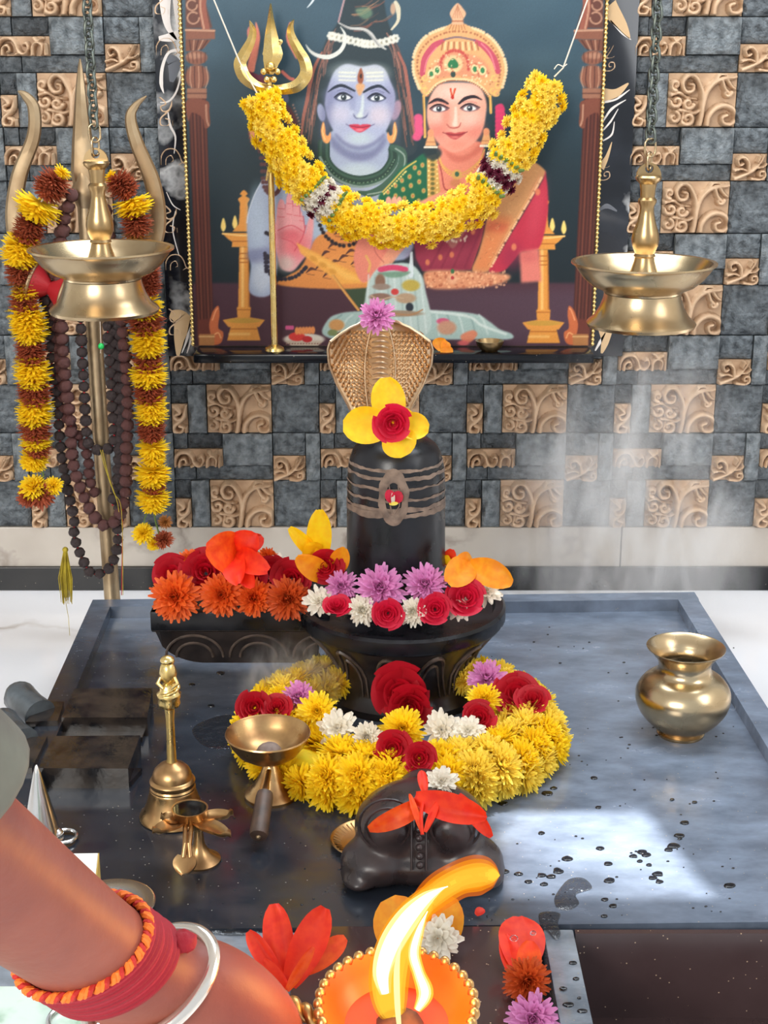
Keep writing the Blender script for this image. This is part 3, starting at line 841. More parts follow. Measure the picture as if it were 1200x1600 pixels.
# five-wick lamp
cl5 = PZ(312, 1345, ZT); m = mpp(cl5); k = math.cos(elev(cl5))
FW = empty('wick_lamp', cl5, 'small brass five-wick lamp with leaf-shaped spouts in front of the bell', 'oil lamp')
MB().lathe([(a * m, b * m / k) for a, b in [(0, 0), (32, 0), (33, 3), (28, 6), (16, 14), (9, 26), (7, 44), (9, 56), (14, 64), (0, 64)]], cl5, 36).build('foot', 'brass_bell', FW, smooth=40)
ct = cl5 + V((-12 * m, 0, 66 * m / k))
MB().lathe([(a * m, b * m) for a, b in [(0, -6), (20, -6), (26, 2), (27, 14), (28.5, 16), (26, 16), (24, 8), (0, 7)]], ct, 36).build('cup', 'brass_bell', FW, smooth=40)
MB().lathe([(0, 14.5 * m), (25.5 * m, 14.5 * m), (25.5 * m, 15 * m), (0, 15.4 * m)], ct, 30).build('oil', mat('oil_black', (14, 12, 12), .06), FW)
def leaf(base, tip, wd, name, upz=0.006):
    b, t = V(base), V(tip); d = t - b; sdir = d.cross(V((0, 0, 1))).normalized(); un = sdir.cross(d).normalized()
    mb = MB()
    def fn(u, v):
        s = u * 2 - 1
        ww = wd * (math.sin(math.pi * min(1, .22 + .78 * v)) ** .8 * (1 if v < .95 else .6) + .05)
        return b + d * v + sdir * s * ww + un * (abs(s) ** 2 * .35 * wd + (.3 * wd if v > .9 else 0))
    mb.grid(fn, 9, 12); k_ = len(mb.v)
    mb.grid(lambda u, v: fn(1 - u, v) - un * .0035, 9, 12)
    for j in range(11):
        mb.f += [(j * 9, (j + 1) * 9, k_ + (j + 1) * 9 + 8, k_ + j * 9 + 8), (j * 9 + 8, k_ + j * 9, k_ + (j + 1) * 9, (j + 1) * 9 + 8)]
    mb.f += [(99 + i, 100 + i, k_ + 99 + 7 - i, k_ + 99 + 8 - i) for i in range(8)]
    return mb.build(name, 'brass_bell', FW, smooth=50)
zc5 = ct.z + .001
for (tx, ty) in ((238, 1303), (250, 1280), (365, 1274), (361, 1309)):
    tip = PZ(tx, ty, zc5 + .004); dr = (tip - ct); dr.z = 0
    leaf(ct + dr.normalized() * 20 * m, tip, 15 * m, 'spout')
tipf = PZ(285, 1371, ZT + .028); basef = PZ(292, 1338, ZT + .044)
leaf(basef, tipf, 17 * m, 'handle_leaf')
for dx in (-5, 5):
    MB().tube([ct + V((dx * m, -18 * m, -2 * m)), basef + V((dx * .6 * m, 8 * m, .012)), basef + V((dx * m, 0, -.001))], 4 * m, 10).build('handle_stem', 'brass_bell', FW)

# brass plate behind the bull
c = PZ(578, 1318, ZT); m = mpp(c)
MB().lathe([(0, 0), (44 * m, 0), (58 * m, 6 * m), (62 * m, 10 * m), (60 * m, 11 * m), (56 * m, 8 * m), (43 * m, 3 * m), (0, 3 * m)], c, 56, wob=lambda a, z: 1).build('brass_plate', 'brass_bell', None, loc=c)
pl = bpy.data.objects['brass_plate']; tag(pl, 'small brass plate with fluted rim tucked behind the stone bull', 'plate')
for q in range(44):
    a = 2 * math.pi * q / 44
    MB().tube([c + V((math.cos(a) * r_ * m, math.sin(a) * r_ * m, z_ * m)) for r_, z_ in ((45, 3.4), (57, 9))], 1.1 * m, 5).build('flute', 'brass_bell', pl)

# steel cone with a ring, at the left edge of the platform
zc = ZT
c = PZ(80, 1312, zc); m = mpp(c); k = math.cos(elev(c))
CN = empty('steel_cone', c, 'tall silvery metal cone with a ring foot beside the forearm', 'cone')
MB().lathe([(a * m, b * m / k) for a, b in [(0, 0), (33, 0), (34, 3), (31, 6), (26, 24), (16, 62), (6, 100), (2, 112), (0, 114)]], c + V((-14 * m, 0, 0)), 36).build('cone', 'steel', CN, smooth=30)
MB().tube([c + V((22 * m + math.cos(a) * 18 * m, math.sin(a) * 20 * m, 6 * m)) for a in np.linspace(0, 2 * math.pi, 28)[:-1]], 3 * m, 8, closed=True).build('ring_handle', 'steel', CN)
MB().ball(c + V((8 * m, -2 * m, 12 * m)), (13 * m, 12 * m, 10 * m), 16, 10).build('knob', 'steel', CN)
# ================================================================== hanging brass lamps
YH = 2.30
def link_mesh(name, L, Wd, r_, mname):
    pts = []
    n = 20
    for k in range(n):
        a = 2 * math.pi * k / n
        x = Wd / 2 * math.cos(a); z = (L - Wd) / 2 * (1 if math.sin(a) > 0 else -1) + Wd / 2 * math.sin(a)
        if abs(math.sin(a)) < 1e-6: z = 0
        pts.append(V((x, 0, z)))
    return MB().tube(pts, r_, 7, closed=True, up=(0, 1, 0)).mesh(name, mname, 60)
m_ = mpp(PY(1006, 418, YH))
LK = link_mesh('chain_link', 24 * m_, 14.5 * m_, 2.3 * m_, 'iron_chain')
LB = link_mesh('chain_link', 27 * m_, 17 * m_, 1.7 * m_, 'brass_pale')
def hanging_lamp(px, py, label, ytop_):
    rim = PY(px, py, YH)
    o = empty('hanging_lamp', rim - V((0, 0, 92 * m_)), label, 'hanging lamp', 'brass lamps hung on chains')
    P = lambda r, y: (r * m_, (py - y) * m_)      # y in pixels of this lamp
    y0 = py - 418.5                                # offset to the right-hand lamp
    q = lambda lst: [P(r, y + y0) for r, y in lst]
    skirt = [(0, 500), (78, 508), (84, 510), (86, 505), (83, 501), (74, 494), (66, 480), (61, 466), (60, 458), (0, 458)]
    dish = [(0, 457), (61, 457), (62, 454), (80, 446), (94, 434), (103, 422), (108, 415), (113, 412), (113, 409), (107, 410), (98, 420), (86, 434), (60, 446), (0, 448)]
    stem = [(0, 446), (32, 446), (29, 438), (21, 422), (16, 408), (15, 402), (17, 400), (15, 396), (16, 394), (20, 384), (21.5, 374), (20, 364), (14, 346), (11, 332), (11, 324), (14, 318), (14.5, 314), (11, 310), (11.5, 300), (13, 290), (19, 284), (20.5, 280), (18, 277), (0, 277)]
    MB().lathe(q(skirt), rim, 56).build('skirt', 'brass_pale', o, smooth=35)
    MB().lathe(q(dish), rim, 64).build('dish', 'brass_pale', o, smooth=35)
    MB().lathe(q(stem), rim, 36).build('stem', 'brass', o, smooth=35)
    # half-round tab with a hole
    tb = MB(); zc = rim.z + (py - (279 + y0)) * m_
    pts = []
    no = 24; ro, ri = 19 * m_, 6.5 * m_
    hz = 12 * m_
    for k in range(no):
        a = 2 * math.pi * k / no
        xo, zo = ro * math.cos(a), max(0, ro * 1.12 * math.sin(a))
        pts.append(((xo, zo), (ri * math.cos(a), hz + ri * math.sin(a))))
    vs = []; fs = []
    for yy in (-3 * m_, 3 * m_):
        for (a, b) in pts: vs += [V((rim.x + a[0], YH + yy, zc + a[1])), V((rim.x + b[0], YH + yy, zc + b[1]))]
    for k in range(no):
        k2 = (k + 1) % no; A = 2 * no
        fs += [(2 * k, 2 * k2, 2 * k2 + 1, 2 * k + 1), (A + 2 * k, A + 2 * k + 1, A + 2 * k2 + 1, A + 2 * k2),
               (2 * k, A + 2 * k, A + 2 * k2, 2 * k2), (2 * k + 1, 2 * k2 + 1, A + 2 * k2 + 1, A + 2 * k + 1)]
    tb.add(vs, fs).build('tab', 'brass', o, smooth=30)
    # two rings and the chain
    ch = empty('chain', (0, 0, 0)); ch.parent = o
    base = V((0, 0, 92 * m_))
    zz = base.z + (py - (262 + y0)) * m_ + 6 * m_
    for k, a in enumerate((60, 10)):
        inst('ring', LB, o, (0, 0, zz + k * 20 * m_), (0, 0, R(a))); 
    zz += 38 * m_
    n = 0
    while zz < 0.9 and n < 60:
        inst('link', LK, ch, (0, 0, zz), (0, R(8 if n % 2 else -8), R(52 if n % 2 else -38)))
        zz += 14.8 * m_; n += 1
        if zz + o.location.z > 2.7: break
    MB().tube([o.location + V((0, 0, zz - .01)), V((o.location.x, YH, 2.70))], .004, 8).build('hook', 'iron_chain', o)
    return o
hanging_lamp(158.5, 396.5, 'polished brass hanging lamp on a chain in front of the tall trident', 0)
hanging_lamp(1006, 418.5, 'polished brass hanging lamp on a chain to the right of the picture', 0)
# ================================================================== flower kinds
def petal_strip(mb, M, L, W, e0, e1, cup=.25, nl=4, base=.02, tipw=.34):
    """one narrow petal: leaves the centre along +x at elevation e0, bends to e1"""
    p = V((base, 0, 0)); vs = []
    prof = {0: .35, 1: .85, 2: 1.0, 3: .85, 4: tipw}
    for i in range(nl + 1):
        t = i / nl; e = e0 + (e1 - e0) * t
        w_ = W * float(np.interp(t, [0, .25, .5, .75, 1], [.4, .74, .96, 1, tipw])) / 2
        n_ = V((-math.sin(e), 0, math.cos(e)))
        for s in (-1, 0, 1):
            vs.append(M @ (p + V((0, s * w_, 0)) + n_ * (cup * w_ * (abs(s) - .5) * 2)))
        p = p + V((math.cos(e), 0, math.sin(e))) * (L / nl)
    fs = [(i * 3 + j, (i + 1) * 3 + j, (i + 1) * 3 + j + 1, i * 3 + j + 1) for i in range(nl) for j in range(2)]
    mb.add(vs, fs)
def mum(name, m, layers, W, seed, nl=4, jit=.12, cup=.3, zoff=0.0):
    """chrysanthemum of unit radius facing +z; layers: (count, length, e0, e1, z)"""
    r_ = random.Random(seed); mb = MB()
    for li, (n, L, e0, e1, z) in enumerate(layers):
        for k in range(n):
            a = 2 * math.pi * (k + .5 * (li % 2)) / n + r_.uniform(-jit, jit)
            j = 1 + r_.uniform(-.12, .12)
            M = Matrix.Translation((0, 0, z)) @ Matrix.Rotation(a, 4, 'Z') @ Matrix.Rotation(r_.uniform(-.25, .25), 4, 'X')
            petal_strip(mb, M, L * j, W * r_.uniform(.85, 1.15), R(e0 + r_.uniform(-7, 7)), R(e1 + r_.uniform(-12, 12)), cup, nl)
    return mb.mesh(name, m, 80)
L_OPEN = [(22, 1.0, 8, -14, .0), (22, .95, 16, 2, .05), (21, .87, 26, 20, .10), (19, .76, 38, 40, .15), (16, .62, 50, 60, .19), (12, .47, 62, 80, .22), (8, .34, 70, 100, .24), (5, .2, 60, 110, .26)]
L_POM = [(20, .9, -40, -30, .05), (24, 1.0, -14, -16, .07), (25, .98, 6, 4, .1), (24, .93, 22, 24, .12), (22, .87, 37, 44, .14), (19, .79, 51, 62, .16), (15, .7, 64, 80, .17), (10, .6, 77, 94, .18), (5, .52, 87, 98, .18)]
L_SPIKE = [(17, 1.0, 6, -4, 0), (17, .96, 18, 10, .04), (16, .9, 30, 28, .08), (14, .79, 43, 48, .12), (12, .66, 56, 66, .16), (9, .52, 68, 84, .19), (6, .36, 76, 100, .2)]
L_DAISY = [(13, 1.0, 4, -6, 0), (12, .88, 16, 6, .03), (9, .62, 34, 34, .06), (7, .4, 60, 75, .08)]
L_SMALL = [(9, .9, -20, -30, .05), (10, 1.0, 8, -4, .07), (9, .85, 30, 25, .1), (7, .6, 55, 60, .12), (4, .4, 80, 90, .13)]
FLW = {
    'orange': mum('chrysanthemum', 'p_orange', L_OPEN, .22, 1), 'orange2': mum('chrysanthemum', 'p_orange', L_POM, .2, 2),
    'rust': mum('chrysanthemum', 'p_rust', L_POM, .18, 3), 'lilac': mum('chrysanthemum', 'p_lilac', L_SPIKE, .23, 4),
    'white': mum('chrysanthemum', 'p_white', L_DAISY, .34, 5), 'yellow': mum('chrysanthemum', 'p_yellow', L_POM, .19, 6),
    'yellow2': mum('chrysanthemum', 'p_yellow_pale', L_POM, .19, 8), 'maroon': mum('chrysanthemum', 'p_maroon', L_POM, .17, 9),
    'brown': mum('chrysanthemum', 'p_brown', L_SPIKE, .16, 10), 'yellow_open': mum('chrysanthemum', 'p_yellow', L_OPEN, .2, 12),
    'floret': mum('flower', 'p_yellow', L_SMALL, .46, 13, 2), 'floret2': mum('flower', 'p_yellow_pale', L_SMALL, .46, 14, 2),
    'floret_white': mum('flower', 'p_white', L_SMALL, .46, 15, 2), 'floret_plum': mum('flower', 'p_plum', L_SMALL, .46, 16, 2),
    'white_pom': mum('chrysanthemum', 'p_white', L_SPIKE, .26, 17),
}
def face(tilt, turn=0, spin=0):
    """flower axis leaning toward the viewer by tilt degrees, then turned about the vertical"""
    return (Matrix.Rotation(R(turn), 4, 'Z') @ Matrix.Rotation(R(tilt), 4, 'X') @ Matrix.Rotation(R(spin), 4, 'Z')).to_euler()
def put_mum(kind, px, py, Y, rpx, tilt, label, turn=0, group=None, flat=1.0):
    p = PY(px, py, Y); s = rpx * mpp(p)
    o = inst('chrysanthemum', FLW[kind], None, p, face(tilt, turn, random.uniform(0, 360)), (s, s, s * flat))
    return tag(o, label, 'flower', group)

# rose: a tight bud mesh with separate outer petals
def rose_patch(rb, rt, H, span, az, lip, seed, nu=9, nv=6):
    mb = MB()
    def fn(u, v):
        a = az + (u - .5) * 2 * span
        env = 1 - .22 * abs(u - .5) ** 2 * 4
        z = H * v * env
        r_ = rb + (rt - rb) * math.sin(v * math.pi / 2) + lip * max(0, v - .7) ** 1.4 * 2.4
        r_ *= 1 + .05 * noise.noise(V((u * 3, v * 2, seed)))
        return V((r_ * math.cos(a), r_ * math.sin(a), z + .04 * noise.noise(V((u * 4, seed, v * 2)))))
    mb.grid(fn, nu, nv); return mb
def rose_proto(m):
    core = MB()
    for k in range(9):
        t = k / 8
        q = rose_patch(.05 + .10 * t, .12 + .42 * t, .62 - .06 * t, 1.25 - .25 * t, k * 2.4, .10 + .12 * t, k * 1.7)
        core.add(q.v, q.f)
    core_me = core.mesh('rose', m, 80)
    outer = [rose_patch(.16, .62 + .06 * k, .50 - .05 * (k % 3), .82, k * 2.4 + 1, .34, k + 20).mesh('petal', m, 80) for k in range(7)]
    return core_me, outer
ROSE = {'red': rose_proto('p_rose'), 'pink': rose_proto('p_rose_pink')}
def put_rose(px, py, Y, rpx, tilt, label, kind='red', turn=0, group=None):
    p = PY(px, py, Y); s = rpx * mpp(p) / .95
    core, outer = ROSE[kind]
    o = inst('rose', core, None, p, face(tilt, turn, random.uniform(0, 360)), s)
    for me in outer: inst('petal', me, o)
    return tag(o, label, 'flower', group)

# big soft petals of canna blossoms
def big_petal(b, t, wd, nrm, arch=.15, cup=.2, wave=.03, seed=0, nu=9, nv=12, round_=.55):
    b, t = V(b), V(t); d = t - b; L = d.length
    n_ = V(nrm); n_ = (n_ - d * (n_.dot(d) / d.dot(d))).normalized(); s_ = d.cross(n_).normalized()
    mb = MB()
    def fn(u, v):
        x = u * 2 - 1
        prof = (math.sin(math.pi * (.08 + .83 * v ** 1.08))) ** .62 * (.94 if v > .9 else 1) if v < .999 else .30
        q = wd * prof
        return (b + d * v + s_ * x * q + n_ * (arch * L * math.sin(math.pi * v) + cup * wd * (x * x - .3) * prof
                + wave * L * noise.noise(V((x * 1.6 + seed, v * 2.2, seed * 1.3)))))
    mb.grid(fn, nu, nv)
    return mb
def canna(name, anchor, petals, label, m, stem=None, group=None):
    """petals: (base px, base py, tip px, tip py, half width px, Y base, Y tip, arch, material or None)"""
    o = empty(name, anchor, label, 'flower', group)
    for k, (bx, by, tx, ty, wp, yb_, yt_, ar, mm_) in enumerate(petals):
        b, t = PY(bx, by, yb_), PY(tx, ty, yt_)
        mb = big_petal(b, t, wp * mpp(t), V((0, -1, .45)), ar, .25, .05, k + 1.7 * len(petals))
        mb.build('petal', mm_ or m, o, smooth=80)
    if stem:
        pts = [PY(x, y, Y) for x, y, Y in stem]
        MB().tube(vspl(pts, 4), .0022, 7).build('stem', m, o)
    return o
# ================================================================== offerings on and around the linga
yf = 2.00      # front of the disc
GF = 'loose flowers laid on the linga base'
# lilac row against the shaft
for px, py, r_, Y, lb in ((533, 917, 27, 2.035, 'lilac chrysanthemum left of three against the foot of the linga shaft'), (594, 920, 40, 2.02, 'largest lilac chrysanthemum, centred before the foot of the linga shaft'), (664, 914, 34, 2.03, 'lilac chrysanthemum right of three against the foot of the linga shaft')):
    put_mum('lilac', px, py, Y, r_, 58, lb)
for px, py, r_, Y, t, lb in ((499, 939, 25, 2.02, 60, 'white chrysanthemum at the join of spout and disc, beside rust flower'), (566, 954, 25, 1.995, 60, 'white chrysanthemum left of the round pink rose on the disc rim'),
                          (645, 956, 23, 1.99, 60, 'white chrysanthemum between two pink-red roses on the disc rim'), (717, 949, 23, 2.015, 55, 'white chrysanthemum below the wide red rose at right of disc'),
                          (759, 924, 25, 2.05, 50, 'white chrysanthemum under the amber petal at right end of disc'), (438, 888, 24, 2.12, 50, 'white chrysanthemum behind the red roses on the spout')):
    put_mum('white' if py < 950 else 'white_pom', px, py, Y, r_, t, lb)
for px, py, r_, Y, t, k, lb in ((606, 958, 23, 1.985, 72, 'pink', 'round pink-red rose at front centre of the disc rim'), (680, 952, 24, 1.99, 65, 'pink', 'tall pink-red rose bud right of centre on disc rim'),
                             (728, 936, 29, 2.02, 55, 'pink', 'wide pink-red rose at right of the disc'), (527, 950, 21, 2.0, 30, 'pink', 'half-hidden rose petals under the lilac flower at left of disc'),
                             (270, 900, 29, 2.10, 62, 'red', 'dark red rose at far left end of the spout'), (322, 896, 36, 2.10, 60, 'red', 'large dark red rose under the scarlet canna'),
                             (385, 905, 33, 2.09, 55, 'red', 'dark red rose behind the middle orange chrysanthemum on the spout'), (420, 902, 30, 2.10, 60, 'red', 'dark red rose between scarlet canna and white flower on spout'), (456, 905, 29, 2.085, 62, 'red', 'dark red rose above the rust chrysanthemum'),
                             (509, 884, 26, 2.055, 75, 'red', 'red rose cradled in the yellow canna petals')):
    put_rose(px, py, Y, r_, t, lb, k)
for k, px, py, r_, Y, lb in (('orange', 274, 932, 40, 2.055, 'largest orange chrysanthemum at left end of the spout'), ('orange', 347, 930, 35, 2.055, 'orange chrysanthemum second from left along the spout'),
                          ('orange2', 397, 934, 31, 2.055, 'orange chrysanthemum third from left along the spout'), ('rust', 450, 936, 36, 2.05, 'rust-red pompom chrysanthemum at right end of the spout row')):
    put_mum(k, px, py, Y, r_, 70, lb)
put_mum('orange', 300, 882, 2.14, 26, 40, 'small orange chrysanthemum tucked behind the roses left of canna')
put_mum('orange2', 418, 876, 2.14, 20, 40, 'small orange-yellow chrysanthemum behind roses right of canna')
# scarlet canna on the spout
c0 = PY(360, 880, 2.09)
canna('canna_flower', c0, [(372, 868, 322, 858, 34, 2.09, 2.03, .12, 'p_canna_orange'), (372, 866, 400, 834, 26, 2.09, 2.07, .2, None), (380, 862, 410, 838, 14, 2.09, 2.10, .1, None),
                           (365, 868, 420, 892, 20, 2.09, 2.02, .12, None), (362, 868, 372, 912, 20, 2.09, 2.01, .1, None), (370, 880, 395, 918, 15, 2.08, 2.02, .1, None)],
      'scarlet and orange canna flower on top of the roses on spout', 'p_canna_red')
# yellow canna left of the shaft
canna('canna_flower', PY(505, 905, 2.07), [(498, 878, 500, 796, 20, 2.07, 2.05, .06, None), (496, 872, 452, 824, 12, 2.07, 2.04, .05, None), (492, 868, 480, 850, 18, 2.07, 2.04, .05, None),
                                           (512, 902, 462, 872, 19, 2.06, 2.02, .10, 'p_canna_amber'), (524, 895, 538, 856, 16, 2.06, 2.04, .05, 'p_canna_amber')],
      'upright yellow canna flower left of the linga shaft', 'p_canna_yellow')
# amber petals at the right
canna('canna_flower', PY(735, 900, 2.06), [(735, 878, 700, 912, 24, 2.06, 2.01, .12, None), (732, 882, 800, 912, 22, 2.06, 2.02, .14, None), (738, 876, 712, 880, 15, 2.07, 2.04, .1, None)],
      'amber canna flower flopped over the right side of disc', 'p_canna_amber')
canna('canna_flower', PY(700, 880, 2.13), [(698, 884, 706, 858, 11, 2.13, 2.12, .1, 'p_canna_red'), (694, 880, 700, 868, 9, 2.12, 2.11, .1, 'p_canna_yellow'), (700, 884, 712, 872, 8, 2.13, 2.12, .1, 'p_canna_red')],
      'small red and yellow petals peeping out right behind the shaft', 'p_canna_red')
# crown of yellow petals with a rose on the linga top
yt = 2.055
canna('canna_flower', PY(612, 672, 2.09), [(612, 668, 602, 590, 27, 2.06, 2.08, .03, None), (610, 666, 536, 666, 30, 2.055, 2.05, .05, None), (618, 662, 670, 670, 22, 2.055, 2.05, .06, None),
                                           (612, 670, 634, 712, 28, 2.05, 2.035, .10, None), (620, 664, 640, 640, 13, 2.06, 2.07, .05, None)],
      'yellow canna petals spread like a star on top of the linga', 'p_canna_yellow')
put_rose(614, 660, 2.035, 28, 84, 'pink-red rose in the middle of the yellow petals on the linga top', 'pink')
put_mum('lilac', 588, 496, 2.20, 30, 55, 'lilac chrysanthemum resting on the brass cobra hood')
# small petal stuck on the shaft
po_ = empty('stuck_petal', wrap(615, 776, .001), 'small pink petal with a pale heart stuck on the linga ash mark', 'petal')
for (bx, by, tx, ty, wp, mm_) in ((614, 784, 606, 764, 8, 'p_rose_pink'), (616, 784, 625, 766, 9, 'p_rose_pink'), (614, 787, 614, 766, 3, 'p_white'), (608, 786, 622, 784, 3, 'p_yellow_pale')):
    big_petal(wrap(bx, by, .003), wrap(tx, ty, .005), wp * .00097, V((0, -1, .1)), .1, .2, .02, bx, 6, 7).build('petal', mm_, po_, smooth=80)

# ------------------------------------------------------------------ garland ring round the base
gc = PZ(626, 1130, ZT + .03)
GR = empty('garland_ring', V((gc.x, gc.y, ZT)), 'thick yellow chrysanthemum garland lying in a ring round the linga base', 'garland')
RG = 0.172; TR = 0.030
r_ = random.Random(5)
nseg = 34
for k in range(nseg):
    a = 2 * math.pi * k / nseg
    x0, y0 = RG * math.cos(a) * 1.08, RG * math.sin(a) * 1.02
    # skip what the pedestal hides at the back
    if math.sin(a) > .96: continue
    fr = 1.16 if math.sin(a) < 0 else .95
    for j, (e, rr_) in enumerate(((-12, 1.0), (38, .9), (95, .75), (150, .8))):
        if math.sin(a) > .2 and j == 0: continue
        ee = R(e + r_.uniform(-12, 12))
        ox = (math.cos(ee)) * TR * fr; oz = TR * .95 * (1 + math.sin(ee) * .75)
        pos = V((x0 + math.cos(a) * ox, y0 + math.sin(a) * ox, oz + .002))
        cup_d = V((gc.x + pos.x - cf.x, gc.y + pos.y - cf.y)).length
        if cup_d < .072 and pos.z > .03: continue
        nrm = V((math.cos(a) * math.cos(ee), math.sin(a) * math.cos(ee), math.sin(ee) + .15)).normalized()
        q = nrm.to_track_quat('Z', 'Y') @ Matrix.Rotation(r_.uniform(0, 6), 3, 'Z').to_quaternion()
        s = .0275 * fr * r_.uniform(.9, 1.1)
        inst('flower', FLW['yellow2' if (math.cos(a) > .35 or math.sin(a) > .2) and r_.random() < .75 else 'yellow'], GR, pos, q.to_euler(), s)
core = [V((gc.x + RG * 1.08 * math.cos(a), gc.y + RG * 1.02 * math.sin(a), ZT + TR * .85)) for a in np.linspace(0, 2 * math.pi, 41)[:-1]]
MB().tube(core, TR * .8, 10, closed=True).build('core', 'p_yellow', GR)
# flowers laid on the ring
yg = gc.y
def on_ring(px, py): return PZ(px, py, ZT + .07).y
for px, py, rr_, t, kd, lb in ((624, 1082, 42, 70, 'red', 'big dark red rose in front of the linga pedestal'), (640, 1100, 34, 85, 'red', 'dark red rose pressed below the big rose on the ring'), (613, 1170, 28, 60, 'red', 'red rose left of the pair at front of garland ring'), (655, 1185, 24, 60, 'red', 'red rose right of the pair at front of garland ring'),
                            (398, 1106, 27, 60, 'red', 'red rose at the left side of garland ring above the cup'), (432, 1108, 22, 40, 'red', 'drooping rose just behind the incense cup'), (806, 1088, 34, 50, 'red', 'dark red rose on the right shoulder of garland ring'), (832, 1098, 26, 30, 'red', 'dark red rose at far right of garland ring'), (748, 1124, 27, 50, 'red', 'red rose beside white flowers right of the pedestal')):
    put_rose(px, py, on_ring(px, py) - .012, rr_, t, lb, kd)
for kd, px, py, rr_, t, lb in (('white', 527, 1138, 31, 55, 'white chrysanthemum at left front of the pedestal'), ('white_pom', 573, 1152, 25, 60, 'white chrysanthemum beside the left front white one, nearer the roses'), ('white', 690, 1140, 31, 55, 'white chrysanthemum at right front of the pedestal'),
                            ('white', 731, 1142, 26, 40, 'white chrysanthemum between the right white flower and red rose'), ('yellow_open', 496, 1112, 32, 60, 'open yellow chrysanthemum left of pedestal on the ring'), ('yellow', 756, 1095, 28, 50, 'yellow chrysanthemum right of pedestal on the ring'),
                            ('yellow', 628, 1140, 36, 60, 'yellow chrysanthemum under the big red rose'), ('lilac', 467, 1090, 27, 50, 'lilac chrysanthemum on left side of the ring'), ('lilac', 760, 1063, 33, 40, 'lilac chrysanthemum on right side of the ring')):
    put_mum(kd, px, py, on_ring(px, py) - .012, rr_, t, lb)
# ================================================================== tall trident with malas and garlands
YT = 2.62
tb_ = V((PY(176, 935, YT).x, YT, 0.0))
TD = empty('trident', tb_, 'tall weathered brass trident standing left of the picture behind the platform', 'trident')
def tp(px, py, dy=0): return PY(px, py, YT + dy)
mt = mpp(tp(130, 300))
foot = tp(178, 975); foot.z = 0.0
MB().tube([V((foot.x + .004, YT, 0)), tp(175, 930), tp(160, 720), tp(146, 500), tp(133, 320), tp(131, 300)], [13.5 * mt, 13.5 * mt, 13.3 * mt, 13 * mt, 12.5 * mt, 12 * mt], 20).build('pole', 'brass_dull', TD)
def blade(pts, wpx, name, th=.010):
    """flat forged prong: (px,py) spine with half widths, ridge in the middle"""
    P = spline(pts, 6); W = [float(x) for x in np.interp(np.linspace(0, 1, len(P)), np.linspace(0, 1, len(wpx)), wpx)]
    vs = []; n = len(P)
    for i in range(n):
        a = P[max(i - 1, 0)]; b = P[min(i + 1, n - 1)]; d = b - a; d = d / (np.hypot(*d) + 1e-9)
        nx, ny = -d[1], d[0]; w_ = W[i]; tk = th * min(1, w_ / 10 + .15)
        for s, dy in ((-1, 0), (-.75, -tk * .7), (0, -tk), (.75, -tk * .7), (1, 0), (.75, tk * .7), (0, tk), (-.75, tk * .7)):
            vs.append(tp(P[i][0] + nx * w_ * s, P[i][1] + ny * w_ * s, dy))
    fs = [(i * 8 + j, i * 8 + (j + 1) % 8, (i + 1) * 8 + (j + 1) % 8, (i + 1) * 8 + j) for i in range(n - 1) for j in range(8)]
    fs += [tuple(range(8))[::-1], tuple(range((n - 1) * 8, n * 8))]
    mb = MB().add(vs, fs)
    bm = bmesh.new(); me = bpy.data.meshes.new('t'); me.from_pydata(mb.v, [], mb.f); bm.from_mesh(me)
    bmesh.ops.recalc_face_normals(bm, faces=bm.faces); bm.verts.index_update()
    mb2 = MB(); mb2.add([v.co.copy() for v in bm.verts], [[v.index for v in f.verts] for f in bm.faces]); bm.free()
    return mb2.build(name, 'brass_dull', TD, smooth=35)
blade([(132, 300), (130, 260), (128, 200), (126, 140), (125, 92)], [14, 20, 16.5, 12, 7, 1], 'prong', .014)
blade([(134, 430), (80, 425), (36, 395), (22, 340), (30, 275), (52, 215), (53, 170), (40, 150), (28, 142)], [11, 13, 14, 14, 13, 11, 10, 7, 1], 'prong')
blade([(134, 430), (190, 425), (232, 395), (246, 345), (238, 285), (214, 225), (204, 185), (212, 165), (229, 150)], [11, 13, 14, 14, 13, 11, 9, 6, 1], 'prong')
MB().lathe([(0, -24 * mt), (13 * mt, -24 * mt), (20 * mt, -8 * mt), (22 * mt, 0), (20 * mt, 8 * mt), (14 * mt, 18 * mt), (12 * mt, 30 * mt), (0, 30 * mt)], tp(133, 300), 24).build('collar', 'brass_dull', TD)
MB().lathe([(0, -18 * mt), (16 * mt, -18 * mt), (19 * mt, 0), (16 * mt, 18 * mt), (0, 18 * mt)], tp(140, 428), 24).build('collar', 'brass_dull', TD)
# damaru drum tied under the prongs
DR = empty('hand_drum', tp(78, 450, -.03), 'small red hand drum hanging from the trident behind brass lamp', 'drum')
cD = tp(78, 450, -.035); axd = V((.9, -.1, -.3)).normalized()
MB().lathe([(0, -.032), (.034, -.032), (.036, -.028), (.012, 0), (.036, .028), (.034, .032), (0, .032)], cD, 28, axd.to_track_quat('Z', 'Y').to_matrix().to_4x4()).build('body', mat('drum_red', (165, 32, 40), .4), DR)
for s in (-1, 1):
    MB().tube([cD + axd * .03 * s + (axd.orthogonal().normalized() * math.cos(a) + axd.cross(axd.orthogonal().normalized()) * math.sin(a)) * .036 for a in np.linspace(0, 2 * math.pi, 25)[:-1]], .0035, 8, closed=True).build('hoop', 'brass_dull', DR)

